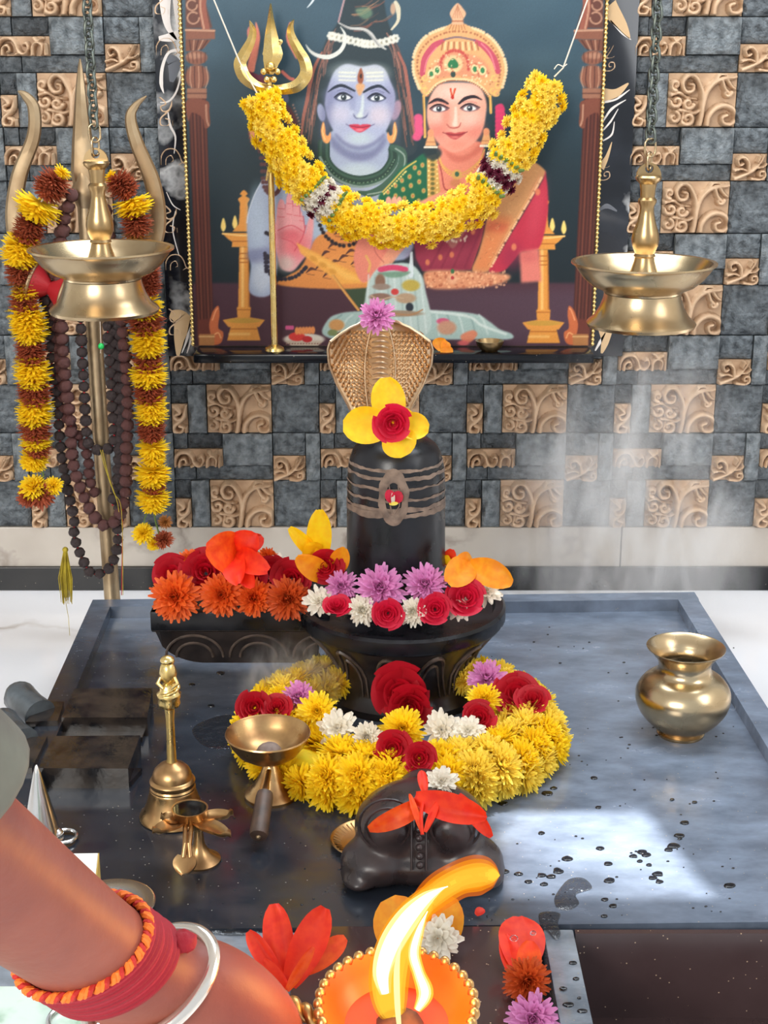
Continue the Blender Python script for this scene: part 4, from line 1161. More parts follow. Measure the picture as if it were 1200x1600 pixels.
# rudraksha malas
def bead_mesh(m, seed):
    return MB().ball((0, 0, 0), 1, 20, 14, fn=lambda p: 1 + .06 * math.cos(5 * math.atan2(p.y, p.x)) * (1 - p.z ** 2) + .22 * noise.noise(p * 5 + V((seed, 0, 0)))).mesh('bead', m, 80)
BR, BD = bead_mesh('bead_red', 1), bead_mesh('bead_dark', 5)
def mala(path, Yo, bpx, me, label, tassel=None, cord='thread_red', gap=1.0):
    pts = vspl([tp(x, y, Yo + (q[0] if q else 0)) for x, y, *q in path], 10)
    o = empty('rudraksha_mala', pts[0], label, 'mala', 'rudraksha bead strings on the trident')
    rb = bpx * mt
    for p in resample(pts, rb * 1.86 * gap):
        inst('bead', me, o, p - pts[0], (random.uniform(0, 6), random.uniform(0, 6), random.uniform(0, 6)), rb * random.uniform(.93, 1.07))
    MB().tube(pts, rb * .18, 6).build('cord', cord, o)
    if tassel:
        x, y0_, y1_ = tassel
        ts = MB(); rr = random.Random(2)
        for k in range(46):
            a = rr.uniform(0, 6.28); q = rr.uniform(0, 1) ** .5
            dx = math.cos(a) * q; dy = math.sin(a) * q
            ts.tube([tp(x + dx * 3, y0_, Yo + dy * .004), tp(x + dx * 7, y0_ + 22, Yo + dy * .009), tp(x + dx * 11, (y0_ + y1_) / 2, Yo + dy * .012), tp(x + dx * 9 + 2, y1_ - rr.uniform(0, 16), Yo + dy * .01)], [.0006, .0009, .0009, .0005], 4)
        ts.build('tassel', 'tassel', o)
        MB().tube([tp(x - 2, y1_ - 20, Yo), tp(x + 5, y1_ + 20, Yo), tp(x + 7, y1_ + 48, Yo)], .0005, 4).build('tassel_thread', 'tassel', o)
        MB().ball(tp(x, y0_ - 3, Yo), 5 * mt, 12, 8).build('tassel_knot', 'tassel', o)
    return o
mala([(112, 305), (100, 350), (94, 420), (95, 480), (98, 540), (103, 600), (110, 660), (113, 715), (122, 752), (140, 795), (160, 820), (182, 812), (195, 780), (197, 740), (198, 690), (200, 640), (196, 560), (190, 500), (180, 430), (165, 330)], -.035, 10.2, BR, 'longest reddish rudraksha bead string looped low on the trident pole')
mala([(100, 330), (88, 400), (84, 480), (88, 560), (98, 640), (128, 690), (138, 720), (140, 750), (150, 775)], -.022, 9, BR, 'reddish rudraksha bead string hanging behind the longest loop at left')
mala([(124, 440), (126, 500), (128, 545), (131, 600), (134, 655), (137, 690), (148, 702), (166, 702), (178, 690), (176, 640), (173, 590), (170, 540), (166, 490), (158, 440)], -.03, 9, BD, 'dark rudraksha bead string looped tightly round the middle of the pole', gap=1.12)
mala([(70, 470), (75, 490), (80, 560), (90, 640), (95, 700), (105, 760), (112, 792), (116, 815), (116, 838), (124, 862), (132, 880), (142, 895), (158, 896), (172, 886), (180, 868), (184, 850), (184, 826), (186, 790), (188, 700), (184, 600), (176, 500), (172, 460)], -.026, 9, BD, 'dark rudraksha bead string with a yellow tassel, hanging lowest', tassel=(102, 862, 945), gap=1.1)
mala([(182, 440), (186, 500), (190, 560), (191, 620), (187, 690), (184, 740), (176, 790)], -.028, 9.2, BD, 'short dark rudraksha strand on the right of the pole')
gbn = empty('green_bead', tp(158, 541, -.055), 'tiny bright green bead on a white thread against the pole', 'bead')
MB().ball(tp(158, 541, -.055), 5 * mt, 12, 8).build('bead', 'green_bead', gbn)
MB().tube([tp(156, 490, -.05), tp(157, 520, -.052), tp(158, 541, -.055), tp(157, 552, -.053)], .0006, 5).build('thread', 'thread', gbn)
tg = empty('loose_thread', tp(157, 705, -.05), 'pale loose threads trailing down the lower pole', 'thread')
for pth in ([(157, 703), (164, 730), (178, 770), (190, 800), (192, 930)], [(160, 703), (170, 745), (182, 780), (186, 800)]):
    MB().tube(vspl([tp(x, y, -.05) for x, y in pth], 5), .0007, 5).build('strand', 'tassel', tg)
rt_ = MB().tube(vspl([tp(x, y, -.04) for x, y in ((192, 790), (191, 850), (190, 930))], 5), .0008, 5).build('red_thread', 'thread_red', None)
tag(rt_, 'thin red thread hanging down beside the trident foot', 'thread')

# garlands of stacked flower heads
def stack_garland(items, label, Yo=-.055):
    """items: (px, py, half width px, kind, height px)"""
    p0 = tp(items[0][0], items[0][1], Yo)
    o = empty('trident_garland', p0, label, 'garland', 'yellow and maroon garlands on the trident')
    pts = [tp(x, y, Yo) for x, y, *_ in items]
    for i, (x, y, w_, kd, h_) in enumerate(items):
        p = tp(x, y, Yo)
        d = (pts[min(i + 1, len(pts) - 1)] - pts[max(i - 1, 0)]).normalized()
        # the head hangs along the string, petals down
        q = d.to_track_quat('Z', 'Y') @ Matrix.Rotation(random.uniform(0, 6), 3, 'Z').to_quaternion()
        s = w_ * mt * .98
        n_ = max(1, round(h_ / 10))
        for j in range(n_):
            off = d * (((j + .5) / n_ - .5) * h_ * mt)
            inst('flower', FLW[kd], o, p - p0 + off - d * .3 * s * .6, (q @ Matrix.Rotation(j * 1.1, 3, 'Z').to_quaternion()).to_euler(), (s, s, s * .8))
    MB().tube(pts, .0012, 5).build('string', 'thread', o)
    return o
Lg = [(97, 270, 15, 'yellow', 12), (79, 292, 28, 'maroon', 26), (58, 326, 38, 'yellow_open', 22), (45, 360, 27, 'maroon', 30), (32, 394, 32, 'yellow', 28), (31, 428, 25, 'maroon', 22), (35, 446, 24, 'brown', 12), (38, 459, 23, 'yellow', 12), (38, 474, 26, 'maroon', 18),
      (45, 508, 32, 'yellow', 42), (48, 550, 27, 'maroon', 34), (51, 584, 31, 'yellow', 34), (54, 616, 29, 'maroon', 26), (54, 645, 31, 'yellow', 30), (55, 672, 29, 'maroon', 24), (56, 692, 28, 'yellow', 14), (58, 704, 25, 'maroon', 12), (52, 720, 25, 'yellow', 18)]
gl1 = stack_garland(Lg, 'yellow and maroon chrysanthemum garland on the left prong of trident')
p0 = gl1.location
for (x, y, w_, kd, tl) in ((52, 762, 24, 'yellow', 40), (84, 760, 17, 'yellow', 60), (66, 772, 26, 'maroon', 60), (45, 775, 20, 'maroon', 80)):
    s = w_ * mt; inst('flower', FLW[kd], gl1, tp(x, y, -.06) - p0, face(tl, random.uniform(-30, 30), random.uniform(0, 360)), (s, s, s * .8))
MB().tube([tp(60, 725, -.055), tp(68, 740, -.055), tp(64, 760, -.055)], .0015, 5).build('stem', 'stem_green', gl1)
Rg = [(173, 276, 12, 'yellow', 10), (192, 292, 25, 'maroon', 26), (209, 322, 32, 'yellow_open', 22), (213, 352, 27, 'maroon', 22), (213, 372, 25, 'brown', 18), (224, 405, 24, 'yellow', 16), (234, 440, 20, 'maroon', 36), (226, 482, 30, 'yellow', 22), (227, 505, 32, 'maroon', 20),
      (231, 535, 31, 'yellow', 30), (231, 567, 27, 'maroon', 20), (232, 588, 32, 'yellow', 20), (233, 614, 27, 'maroon', 26), (236, 642, 28, 'yellow', 32), (236, 672, 25, 'maroon', 26), (238, 702, 28, 'yellow', 14), (239, 716, 25, 'yellow', 12), (239, 744, 30, 'yellow', 18), (240, 763, 22, 'maroon', 10), (239, 782, 29, 'yellow', 24)]
gr1 = stack_garland(Rg, 'yellow and maroon chrysanthemum garland on the right prong of trident')
p0 = gr1.location
for (x, y, w_, kd, tl) in ((224, 834, 19, 'yellow', 40), (240, 850, 12, 'yellow', 70), (258, 816, 13, 'brown', 50), (256, 844, 18, 'maroon', 30)):
    s = w_ * mt; inst('flower', FLW[kd], gr1, tp(x, y, -.06) - p0, face(tl, random.uniform(-30, 30), random.uniform(0, 360)), (s, s, s * .8))
MB().tube([tp(239, 790, -.055), tp(243, 815, -.055), tp(250, 840, -.055)], .0016, 5).build('stem', 'stem_green', gr1)
MB().tube([tp(236, 790, -.055), tp(226, 810, -.055), tp(224, 832, -.055)], .0012, 5).build('stem', 'stem_green', gr1)
# ================================================================== the devotional print behind the linga
# The print is painted on a numpy canvas in the frame of the photograph, then carried to the flat sheet's vertex colours.
OX, OY, SS = 270, -110, 2.0
CW, CH = int(700 * SS), int(680 * SS)
CV = np.zeros((CH, CW, 3)); 
def blur(a, r):
    r = int(round(r * SS))
    if r < 1: return a
    for _ in range(2):
        for ax in (0, 1):
            k = 2 * r + 1
            pad = [(0, 0)] * a.ndim; pad[ax] = (r + 1, r)
            c = np.cumsum(np.pad(a, pad, mode='edge'), axis=ax)
            n = a.shape[ax]
            hi = [slice(None)] * a.ndim; lo = [slice(None)] * a.ndim
            hi[ax] = slice(k, k + n); lo[ax] = slice(0, n)
            a = (c[tuple(hi)] - c[tuple(lo)]) / k
    return a
def _box(x0, y0, x1, y1, pad):
    a = max(0, int((x0 - pad - OX) * SS)); b = min(CW, int((x1 + pad - OX) * SS) + 2)
    c = max(0, int((y0 - pad - OY) * SS)); d = min(CH, int((y1 + pad - OY) * SS) + 2)
    return a, b, c, d
def _xy(a, b, c, d):
    return np.meshgrid((np.arange(a, b) + .5) / SS + OX, (np.arange(c, d) + .5) / SS + OY)
def _mix(a, b, c, d, mask, cl, al):
    cl = np.array(cl, float)
    m_ = (mask * al)[..., None]
    CV[c:d, a:b] = CV[c:d, a:b] * (1 - m_) + cl * m_
def poly(pts, cl, al=1.0, soft=.6, smooth=True):
    P = np.array(spline(pts, 6, True) if smooth else pts, float)
    a, b, c, d = _box(P[:, 0].min(), P[:, 1].min(), P[:, 0].max(), P[:, 1].max(), soft * 3 + 1)
    if b <= a or d <= c: return
    X, Y = _xy(a, b, c, d); ins = np.zeros(X.shape, bool)
    n = len(P)
    for i in range(n):
        x0, y0 = P[i]; x1, y1 = P[(i + 1) % n]
        if y0 == y1: continue
        cr = ((y0 <= Y) & (Y < y1)) | ((y1 <= Y) & (Y < y0))
        ins ^= cr & (X < (x1 - x0) * (Y - y0) / (y1 - y0) + x0)
    _mix(a, b, c, d, blur(ins.astype(float), soft), cl, al)
def ell(cx, cy, rx, ry, cl, al=1.0, soft=.15, rot=0):
    """soft is a share of the radius"""
    R_ = max(rx, ry) * (1 + soft) + 2
    a, b, c, d = _box(cx - R_, cy - R_, cx + R_, cy + R_, 1)
    if b <= a or d <= c: return
    X, Y = _xy(a, b, c, d); X = X - cx; Y = Y - cy
    ct, st = math.cos(rot), math.sin(rot)
    q = np.sqrt(((X * ct + Y * st) / rx) ** 2 + ((-X * st + Y * ct) / ry) ** 2)
    m_ = np.clip((1 + soft - q) / (2 * soft), 0, 1); m_ = m_ * m_ * (3 - 2 * m_)
    _mix(a, b, c, d, m_, cl, al)
def line(pts, w, cl, al=1.0, soft=.5, smooth=True):
    P = np.array(spline(pts, 5) if smooth and len(pts) > 2 else pts, float); n = len(P) - 1
    W = np.interp(np.linspace(0, 1, n + 1), np.linspace(0, 1, len(w)), w) if isinstance(w, (list, tuple)) else np.full(n + 1, w)
    mx = W.max()
    a, b, c, d = _box(P[:, 0].min(), P[:, 1].min(), P[:, 0].max(), P[:, 1].max(), mx + soft + 1)
    if b <= a or d <= c: return
    X, Y = _xy(a, b, c, d); M_ = np.zeros(X.shape)
    for i in range(n):
        p, q = P[i], P[i + 1]; dd = q - p; L2 = (dd ** 2).sum() + 1e-9
        t = np.clip(((X - p[0]) * dd[0] + (Y - p[1]) * dd[1]) / L2, 0, 1)
        D = np.hypot(X - p[0] - t * dd[0], Y - p[1] - t * dd[1])
        ww = W[i] + (W[i + 1] - W[i]) * t
        M_ = np.maximum(M_, np.clip((ww / 2 + soft - D) / (2 * soft), 0, 1))
    _mix(a, b, c, d, M_, cl, al)
def dots(pts, r_, cl, al=1.0):
    for x, y in pts: ell(x, y, r_, r_, cl, al, .4)
def along(pts, n): 
    P = spline(pts, 12); i = np.linspace(0, len(P) - 1, n).astype(int); return [tuple(P[k]) for k in i]
# ---- backdrop
yy = (np.arange(CH) + .5) / SS + OY; xx = (np.arange(CW) + .5) / SS + OX
top = np.array((62, 86, 100.)); mid = np.array((29, 47, 55.)); low = np.array((22, 34, 40.))
g = np.stack([np.interp(yy, [-110, 60, 260, 440], [top[i] + 6, top[i] - 8, mid[i], low[i]]) for i in range(3)], -1)
CV[:] = g[:, None, :]
for k in range(60):
    ell(rng.uniform(300, 930), rng.uniform(-110, 200), rng.uniform(20, 60), rng.uniform(10, 30), (92, 116, 128), .10, .9)
poly([(300, 442), (960, 442), (960, 580), (300, 580)], (74, 44, 54), 1, 2, False)
poly([(640, 452), (960, 452), (960, 545), (640, 545)], (84, 64, 78), .6, 8, False)
poly([(300, 470), (340, 470), (340, 580), (300, 580)], (50, 30, 36), .6, 6, False)
poly([(534, 445), (575, 445), (572, 485), (555, 480)], (58, 74, 52), 1, .8, False)
# ---- pillars
def pillar(xa, xb, ya, yb, wa, wb, mir):
    b0, b1, b2 = (72, 34, 30), (122, 66, 48), (176, 128, 98)
    L_ = lambda y: xa + (xb - xa) * (y - ya) / (yb - ya)
    w_ = lambda y: wa + (wb - wa) * (y - ya) / (yb - ya)
    poly([(L_(ya), ya), (L_(ya) + w_(ya), ya), (L_(yb) + w_(yb), yb), (L_(yb), yb)], b0, 1, .5, False)
    for k in range(5):
        f = (k + .6) / 5
        line([(L_(ya) + w_(ya) * f, ya), (L_(yb) + w_(yb) * f, yb)], 2.4, b1 if k % 2 else (100, 52, 40), .9, .8, False)
        line([(L_(ya) + w_(ya) * f + 1.4, ya), (L_(yb) + w_(yb) * f + 1.4, yb)], .8, (70, 32, 30), .8, .4, False)
    return L_, w_
for mir in (0, 1):
    if mir == 0: pillar(294, 309, 150, 540, 28, 26, 0); s = 1; X0 = 290
    else: pillar(913, 893, 150, 540, 28, 28, 1); s = -1; X0 = 943
    q = lambda x, y: (X0 + s * x, y)
    B = (134, 84, 66); H = (196, 150, 122); D = (66, 34, 30)
    poly([q(0, -110), q(26, -110), q(30, 0), q(42, 44), q(0, 44)], (100, 60, 50), 1, .8, False)
    line([q(36, -60), q(30, -20), q(26, 10), q(32, 46)], 12, (146, 84, 68)); line([q(33, -60), q(27, -20), q(23, 10), q(29, 46)], 3, H, .8)
    for cx, cy, r_ in ((10, 8, 8), (12, 28, 9), (8, -14, 8)):
        line([q(cx + r_ * math.cos(t), cy + r_ * math.sin(t)) for t in np.linspace(0, 5.4, 14)], 2.6, H, .8); 
    poly([q(0, 45), q(46, 46), q(46, 61), q(0, 62)], B, 1, .6, False); line([q(0, 47), q(45, 48)], 3, H, .9, .6, False)
    poly([q(0, 62), q(40, 62), q(28, 76), q(10, 80), q(0, 80)], (118, 72, 56), 1, .6, False)
    for k in range(5): line([q(6 + k * 7, 63), q(8 + k * 4, 78)], 2, H if k % 2 else D, .7)
    ell(*q(17, 90), 17, 11, B); ell(*q(14, 87), 12, 5, H, .6, .5)
    for k in range(5): line([q(3 + k * 7, 82), q(6 + k * 6, 98)], 1.6, D, .6)
    ell(*q(18, 120), 19, 19, B)
    for k in range(6): line([q(2 + k * 6, 104), q(0 + k * 7, 124), q(4 + k * 5.4, 137)], 1.8, H if k % 2 else D, .7)
    poly([q(2, 138), q(33, 138), q(33, 154), q(2, 154)], (150, 102, 80), 1, .6, False); line([q(2, 146), q(33, 146)], 2, D, .6)
    poly([q(2, 156), q(34, 158), q(37, 175), q(38, 196), q(30, 200), q(26, 184), q(10, 176), q(4, 190)], (122, 68, 52), 1, .6); line([q(32, 164), q(33, 186), q(36, 196)], 3, H, .7)
    # scrolled foot
    xb = 309 if mir == 0 else 921
    f = lambda x, y: (xb + s * x, y)
    poly([f(0, 500), f(20, 498), f(24, 530), f(0, 530)], (104, 50, 40), 1, 1, False)
    poly([f(18, 506), f(24, 486), f(32, 478), f(34, 492), f(32, 512), f(40, 520), f(36, 536), f(22, 538), f(20, 522)], (198, 104, 62), 1, .7)
    line([f(23, 500), f(28, 486), f(31, 482)], 2, (240, 160, 110), .9); line([f(24, 524), f(32, 520), f(36, 528)], 2, (240, 170, 110), .9)
    poly([f(2, 522), f(26, 522), f(26, 540), f(2, 540)], (176, 118, 70), 1, .6, False); line([f(2, 526), f(26, 526)], 2, (226, 180, 120), .8)
# ---- printed lamps on columns
def plamp(cx, dy):
    A, Hh, Dk = (226, 150, 66), (250, 200, 120), (176, 100, 36)
    q = lambda x, y: (cx + x, y + dy)
    for sgn in (-1, 1):
        for x, y in ((32, 352), (14, 348)):
            poly([q(sgn * x, y - 12), q(sgn * x + 4, y + 2), q(sgn * x, y + 10), q(sgn * x - 4, y + 2)], (250, 214, 120), 1, .6)
    poly([q(0, 297), q(6, 303), q(3, 306), q(9, 311), q(6, 318), q(6, 328), q(-6, 328), q(-6, 318), q(-9, 311), q(-3, 306), q(-6, 303)], A, 1, .5)
    poly([q(-6, 326), q(6, 326), q(8, 350), q(18, 362), q(-18, 362), q(-8, 350)], A, 1, .5, False)
    poly([q(-34, 364), q(34, 364), q(24, 374), q(18, 378), q(19, 386), q(-19, 386), q(-18, 378), q(-24, 374)], A, 1, .5, False)
    line([q(-33, 365), q(0, 368), q(33, 365)], 3, Hh, .9); line([q(-18, 377), q(18, 377)], 2, Dk, .8)
    poly([q(-7, 386), q(7, 386), q(9, 490), q(-9, 490)], A, 1, .5, False)
    line([q(-2, 388), q(-2, 488)], 4, Hh, .8, 1.5); line([q(7, 392), q(8, 488)], 3, Dk, .6, 1)
    for y in (396, 404, 410): line([q(-7, y), q(7, y)], 2, Dk, .8)
    poly([q(-11, 480), q(11, 480), q(10, 496), q(-10, 496)], A, 1, .5, False); line([q(-10, 484), q(10, 484)], 2, Dk, .7)
    poly([q(-33, 500), q(0, 494), q(33, 500), q(24, 511), q(-24, 511)], A, 1, .6, False); ell(cx, 501 + dy, 28, 4, (190, 150, 60), .7)
    poly([q(-20, 509), q(20, 509), q(26, 532), q(-26, 532)], A, 1, .5, False); line([q(-20, 514), q(20, 514)], 2, Dk, .8); line([q(-22, 522), q(8, 522)], 4, Hh, .6, 1.5)
plamp(381, 0); plamp(849, 4)
# ---- the blue figure
HA, HB, HC = (44, 58, 64), (128, 82, 72), (176, 118, 100)
hair = [(540, -20), (536, 13), (528, 35), (512, 58), (503, 79), (492, 103), (484, 127), (479, 155), (474, 182), (470, 206), (474, 232), (500, 250), (560, 262), (620, 250), (650, 236), (648, 210), (643, 180), (640, 155), (636, 130), (632, 101), (622, 76), (611, 47), (605, 28), (600, 0), (596, -30), (585, -78), (562, -96), (545, -70)]
poly(hair, HA, 1, .8)
for k in range(70):   # strands round the edge
    t = rng.uniform(0, 1); side = rng.integers(0, 2)
    if side == 0: x0, y0 = np.interp(t, [0, .4, 1], [512, 490, 474]), np.interp(t, [0, .4, 1], [62, 110, 205])
    else: x0, y0 = np.interp(t, [0, .4, 1], [618, 634, 646]), np.interp(t, [0, .4, 1], [62, 110, 210])
    sg = 1 if side == 0 else -1; o_ = rng.uniform(-1, 16) * sg
    line([(x0 + o_ + sg * 10 * (1 - t), y0 - 18), (x0 + o_, y0), (x0 + o_ - sg * 3, y0 + 20)], rng.uniform(1, 2.4), HB if rng.random() < .6 else HC, rng.uniform(.3, .8))
for side, X_ in ((1, (503, 492, 485, 480, 474, 471)), (-1, (622, 632, 636, 640, 644, 648))):
    line(list(zip(X_, (82, 104, 128, 156, 184, 214))), [3, 5, 6, 6, 5, 3], (176, 104, 88), .85)
for k in range(46):   # top knot coils
    y0 = rng.uniform(-90, 44); wv = np.interp(y0, [-90, -40, 40], [10, 30, 34])
    c_ = 568 + rng.uniform(-.2, 1.0) * wv
    line([(c_ - 14, y0 + 5), (c_, y0 + 3), (c_ + 12, y0 - 5)], rng.uniform(1, 3), HB if rng.random() < .5 else (186, 130, 96), rng.uniform(.3, .8))
poly([(556, 14), (576, 12), (582, 22), (572, 30), (560, 24)], (110, 140, 110), .7, 1.5)
line([(540, -8), (534, 14), (529, 34)], 3, (196, 150, 150), .8)
ell(502, 176, 6, 14, (150, 156, 184), 1, .2, -.2); ell(619, 172, 7, 16, (168, 134, 148), 1, .2, .25)
# neck and torso
SK, SKs, SKl = (158, 168, 192), (104, 106, 142), (198, 208, 212)
poly([(518, 205), (603, 205), (606, 262), (625, 285), (610, 300), (520, 300), (505, 282), (516, 262)], SK, 1, 1)
poly([(518, 212), (540, 232), (562, 238), (585, 232), (602, 212), (602, 226), (584, 246), (562, 252), (540, 246), (518, 228)], SKs, .75, 3)
ell(562, 268, 30, 12, (190, 206, 206), .6, .6)
poly([(420, 284), (470, 284), (520, 276), (600, 282), (640, 300), (640, 400), (560, 400), (500, 390), (440, 400), (425, 340)], SK, 1, 1.5)
ell(512, 345, 26, 40, (178, 200, 214), .7, .6); ell(500, 388, 30, 12, SKs, .6, .6)
poly([(425, 268), (411, 280), (398, 304), (390, 326), (386, 348), (388, 396), (392, 416), (391, 458), (425, 458), (434, 400), (436, 300)], SK, 1, 1)
ell(402, 345, 14, 46, (176, 190, 208), .8, .6); poly([(388, 392), (430, 388), (432, 414), (390, 408)], SKs, .55, 3); ell(408, 434, 15, 24, (196, 204, 216), .8, .5)
line([(411, 280), (398, 304), (389, 330), (386, 348)], 2, (206, 214, 226), .8)
# tiger skin
poly([(494, 372), (520, 356), (545, 330), (560, 338), (585, 360), (600, 375), (595, 445), (438, 446), (468, 420), (482, 396)], (222, 140, 70), 1, 1.2)
ell(540, 420, 40, 20, (238, 160, 84), .6, .7)
for (x, y, rot) in ((508, 398, -.6), (520, 385, -.4), (522, 412, -.5), (540, 376, .2), (548, 395, -.3), (556, 412, -.2), (536, 404, -.5), (500, 418, -.4), (486, 424, -.3), (512, 430, -.4), (558, 376, .3), (545, 352, .3), (565, 392, .2), (530, 365, -.2), (566, 424, -.2), (540, 428, -.4)):
    line([(x - 8 * math.cos(rot), y - 8 * math.sin(rot)), (x, y - 4), (x + 8 * math.cos(rot), y + 8 * math.sin(rot))], [1, 5, 1.5], (74, 42, 40), .9)
    line([(x - 6, y + 4), (x + 5, y + 6)], [1, 3, 1], (90, 50, 40), .7)
# beads of the figure
dots(along([(492, 318), (500, 352), (512, 372), (535, 384), (560, 378), (572, 366)], 20), 3.2, (36, 28, 32))
dots(along([(506, 318), (516, 340), (530, 354), (552, 362), (575, 360)], 18), 3, (46, 34, 34))
dots(along([(416, 364), (430, 370), (444, 372)], 7), 3.2, (38, 30, 40)); dots(along([(418, 400), (420, 425), (438, 436), (462, 432), (478, 418)], 18), 3.2, (38, 34, 48)); dots(along([(414, 396), (416, 424)], 7), 3, (44, 38, 54))
# raised palm
PK, PKd = (232, 158, 160), (206, 70, 84)
for x0, x1, y0 in ((432, 446, 312), (446, 457, 300), (457, 468, 306), (466, 474, 330)):
    poly([(x0, 362), (x0 + 1, y0 + 14), (x0 + 4, y0 + 2), ((x0 + x1) / 2, y0 - 1), (x1 - 2, y0 + 3), (x1, y0 + 16), (x1 + 3, 362)], PK, 1, .7)
    line([(x1, y0 + 8), (x1 + 2, 356)], 1.6, PKd, .8); 
    for f in (.34, .66): line([(x0 + 2, y0 + (352 - y0) * f), (x1 - 1, y0 + (352 - y0) * f + 1)], 1.2, PKd, .6)
poly([(430, 350), (450, 346), (472, 350), (476, 366), (480, 350), (484, 340), (489, 337), (490, 352), (488, 372), (484, 390), (470, 410), (456, 424), (440, 420), (434, 404), (430, 380)], PK, 1, .8)
ell(462, 382, 20, 20, (224, 96, 104), .7, .8); ell(452, 366, 16, 8, (214, 84, 96), .5, .7); ell(446, 412, 14, 12, (206, 190, 178), .7, .7)
line([(434, 360), (455, 352), (474, 362)], 1.6, PKd, .7); line([(478, 352), (472, 372), (460, 392)], 1.8, PKd, .7); line([(440, 372), (456, 378), (468, 390)], 1.4, PKd, .6)
# amber ray
poly([(463, 379), (585, 442), (532, 444), (470, 396)], (240, 170, 76), .95, .8, False); poly([(470, 388), (540, 436), (570, 440)], (248, 190, 96), .7, 2, False)
for x, y in ((490, 404), (505, 414), (520, 424)): ell(x, y, 6, 4, (206, 140, 50), .6, .5, .5)
line([(520, 430), (540, 458), (560, 484)], 4, (226, 164, 84), .95); line([(522, 430), (542, 458), (562, 484)], 1, (160, 100, 60), .7)
# snake collar
for w_, cl_2 in ((19, (40, 66, 56)), (13, (56, 86, 72)), (6, (38, 62, 54))):
    line([(506, 224), (508, 252), (528, 274), (562, 284), (598, 274), (616, 250), (616, 234)], w_, cl_2, 1)
line([(500, 246), (520, 276), (560, 292), (600, 282), (622, 258), (624, 236)], 4, (150, 168, 164), .8)
line([(612, 230), (628, 238), (627, 262), (606, 288), (580, 302), (560, 300)], [8, 13, 14, 14, 11, 4], (62, 92, 78), 1); line([(618, 232), (632, 244), (628, 268), (604, 296), (574, 304)], 2, (170, 186, 176), .8)
line([(470, 296), (480, 306), (494, 306)], 6, (190, 190, 170), .9)
dots(along([(508, 252), (528, 276), (562, 286), (598, 276), (616, 250)], 26), 1.2, (120, 150, 120), .8)
# face
poly([(541, 100), (524, 110), (515, 128), (509, 150), (508, 168), (514, 190), (525, 211), (541, 225), (561, 231), (582, 225), (599, 211), (610, 190), (616, 168), (617, 147), (610, 127), (601, 108), (587, 101), (565, 104)], (168, 174, 200), 1, .8)
ell(512, 176, 9, 40, SKs, .55, .8, .12); ell(614, 172, 8, 40, (132, 128, 160), .5, .8, -.12); ell(545, 112, 24, 12, (206, 212, 206), .6, .8); ell(585, 114, 20, 12, (210, 212, 200), .6, .8)
ell(533, 178, 15, 13, (202, 196, 212), .7, .8); ell(592, 180, 16, 14, (212, 196, 204), .75, .8); ell(562, 216, 18, 9, (190, 206, 206), .7, .8)
poly([(525, 208), (541, 222), (561, 228), (582, 222), (600, 208), (600, 214), (582, 229), (561, 235), (541, 229), (525, 215)], SKs, .6, 1.6)
ell(532, 148, 22, 10, (124, 128, 166), .6, .8); ell(594, 148, 20, 10, (128, 128, 164), .55, .8); ell(551, 158, 5, 16, (140, 146, 178), .6, .8)
for y in (113, 119, 125):
    line([(530, y), (555, y + 1)], 2.6, (232, 230, 206), .75, 1); line([(573, y + 1), (598, y)], 2.6, (232, 230, 206), .75, 1)
line([(512, 144), (524, 136), (536, 134), (554, 142)], [1, 4.5, 5, 3], (38, 46, 62)); line([(568, 144), (581, 137), (595, 135), (609, 146)], [3, 5, 4.5, 1], (38, 46, 62))
for ex, ey in ((537, 152), (589, 153)):
    poly([(ex - 15, ey + 1), (ex - 8, ey - 6), (ex, ey - 8), (ex + 8, ey - 5), (ex + 14, ey + 1), (ex + 4, ey + 6), (ex - 6, ey + 6)], (60, 64, 88), .9, .6)
    poly([(ex - 10, ey + 1), (ex - 4, ey - 3.5), (ex + 4, ey - 3.5), (ex + 11, ey + 1), (ex + 3, ey + 4), (ex - 5, ey + 4)], (232, 236, 236), 1, .4)
    ell(ex, ey, 4.6, 4.8, (40, 52, 60)); ell(ex - 1, ey - 1.4, 1.3, 1.3, (230, 236, 240)); line([(ex - 15, ey), (ex - 7, ey - 5.5), (ex + 2, ey - 6.5), (ex + 14, ey)], [1, 2.6, 2.6, 1.2], (26, 32, 46))
    line([(ex - 10, ey - 10), (ex, ey - 12), (ex + 11, ey - 8)], 1.2, (96, 96, 130), .8)
line([(567, 150), (566, 168), (563, 180)], [3, 5, 7], (208, 218, 214), .8, 1.5); line([(552, 178), (556, 184), (563, 184.5), (571, 183), (575, 177)], [2, 2.4, 3, 2.4, 2], (84, 84, 118), .75)
ell(562, 181, 5, 4, (206, 216, 210), .8, .7); ell(550, 176, 4, 4, (188, 194, 212), .7, .7); ell(575, 176, 4, 4, (170, 172, 196), .7, .7)
poly([(545, 196), (554, 194), (559, 194), (563, 195.5), (567, 194), (573, 194), (580, 196), (570, 204), (562, 207), (554, 204)], (204, 62, 84), 1, .5); line([(545, 196), (555, 198), (563, 199), (571, 198), (580, 196)], 1.3, (120, 30, 56), .9); ell(562, 203, 6, 2, (240, 140, 150), .8, .6)
line([(541, 194), (546, 197)], 1.6, (110, 104, 140), .8); line([(579, 197), (585, 194)], 1.6, (110, 104, 140), .8)
poly([(564, 106), (568, 118), (567, 128), (563, 132), (559, 127), (559, 117)], (150, 84, 60), 1, .5); ell(564, 119, 2, 4, (60, 40, 40)); poly([(556, 134), (563, 130), (570, 134), (564, 148), (560, 148)], (226, 160, 96), .8, 1.2)
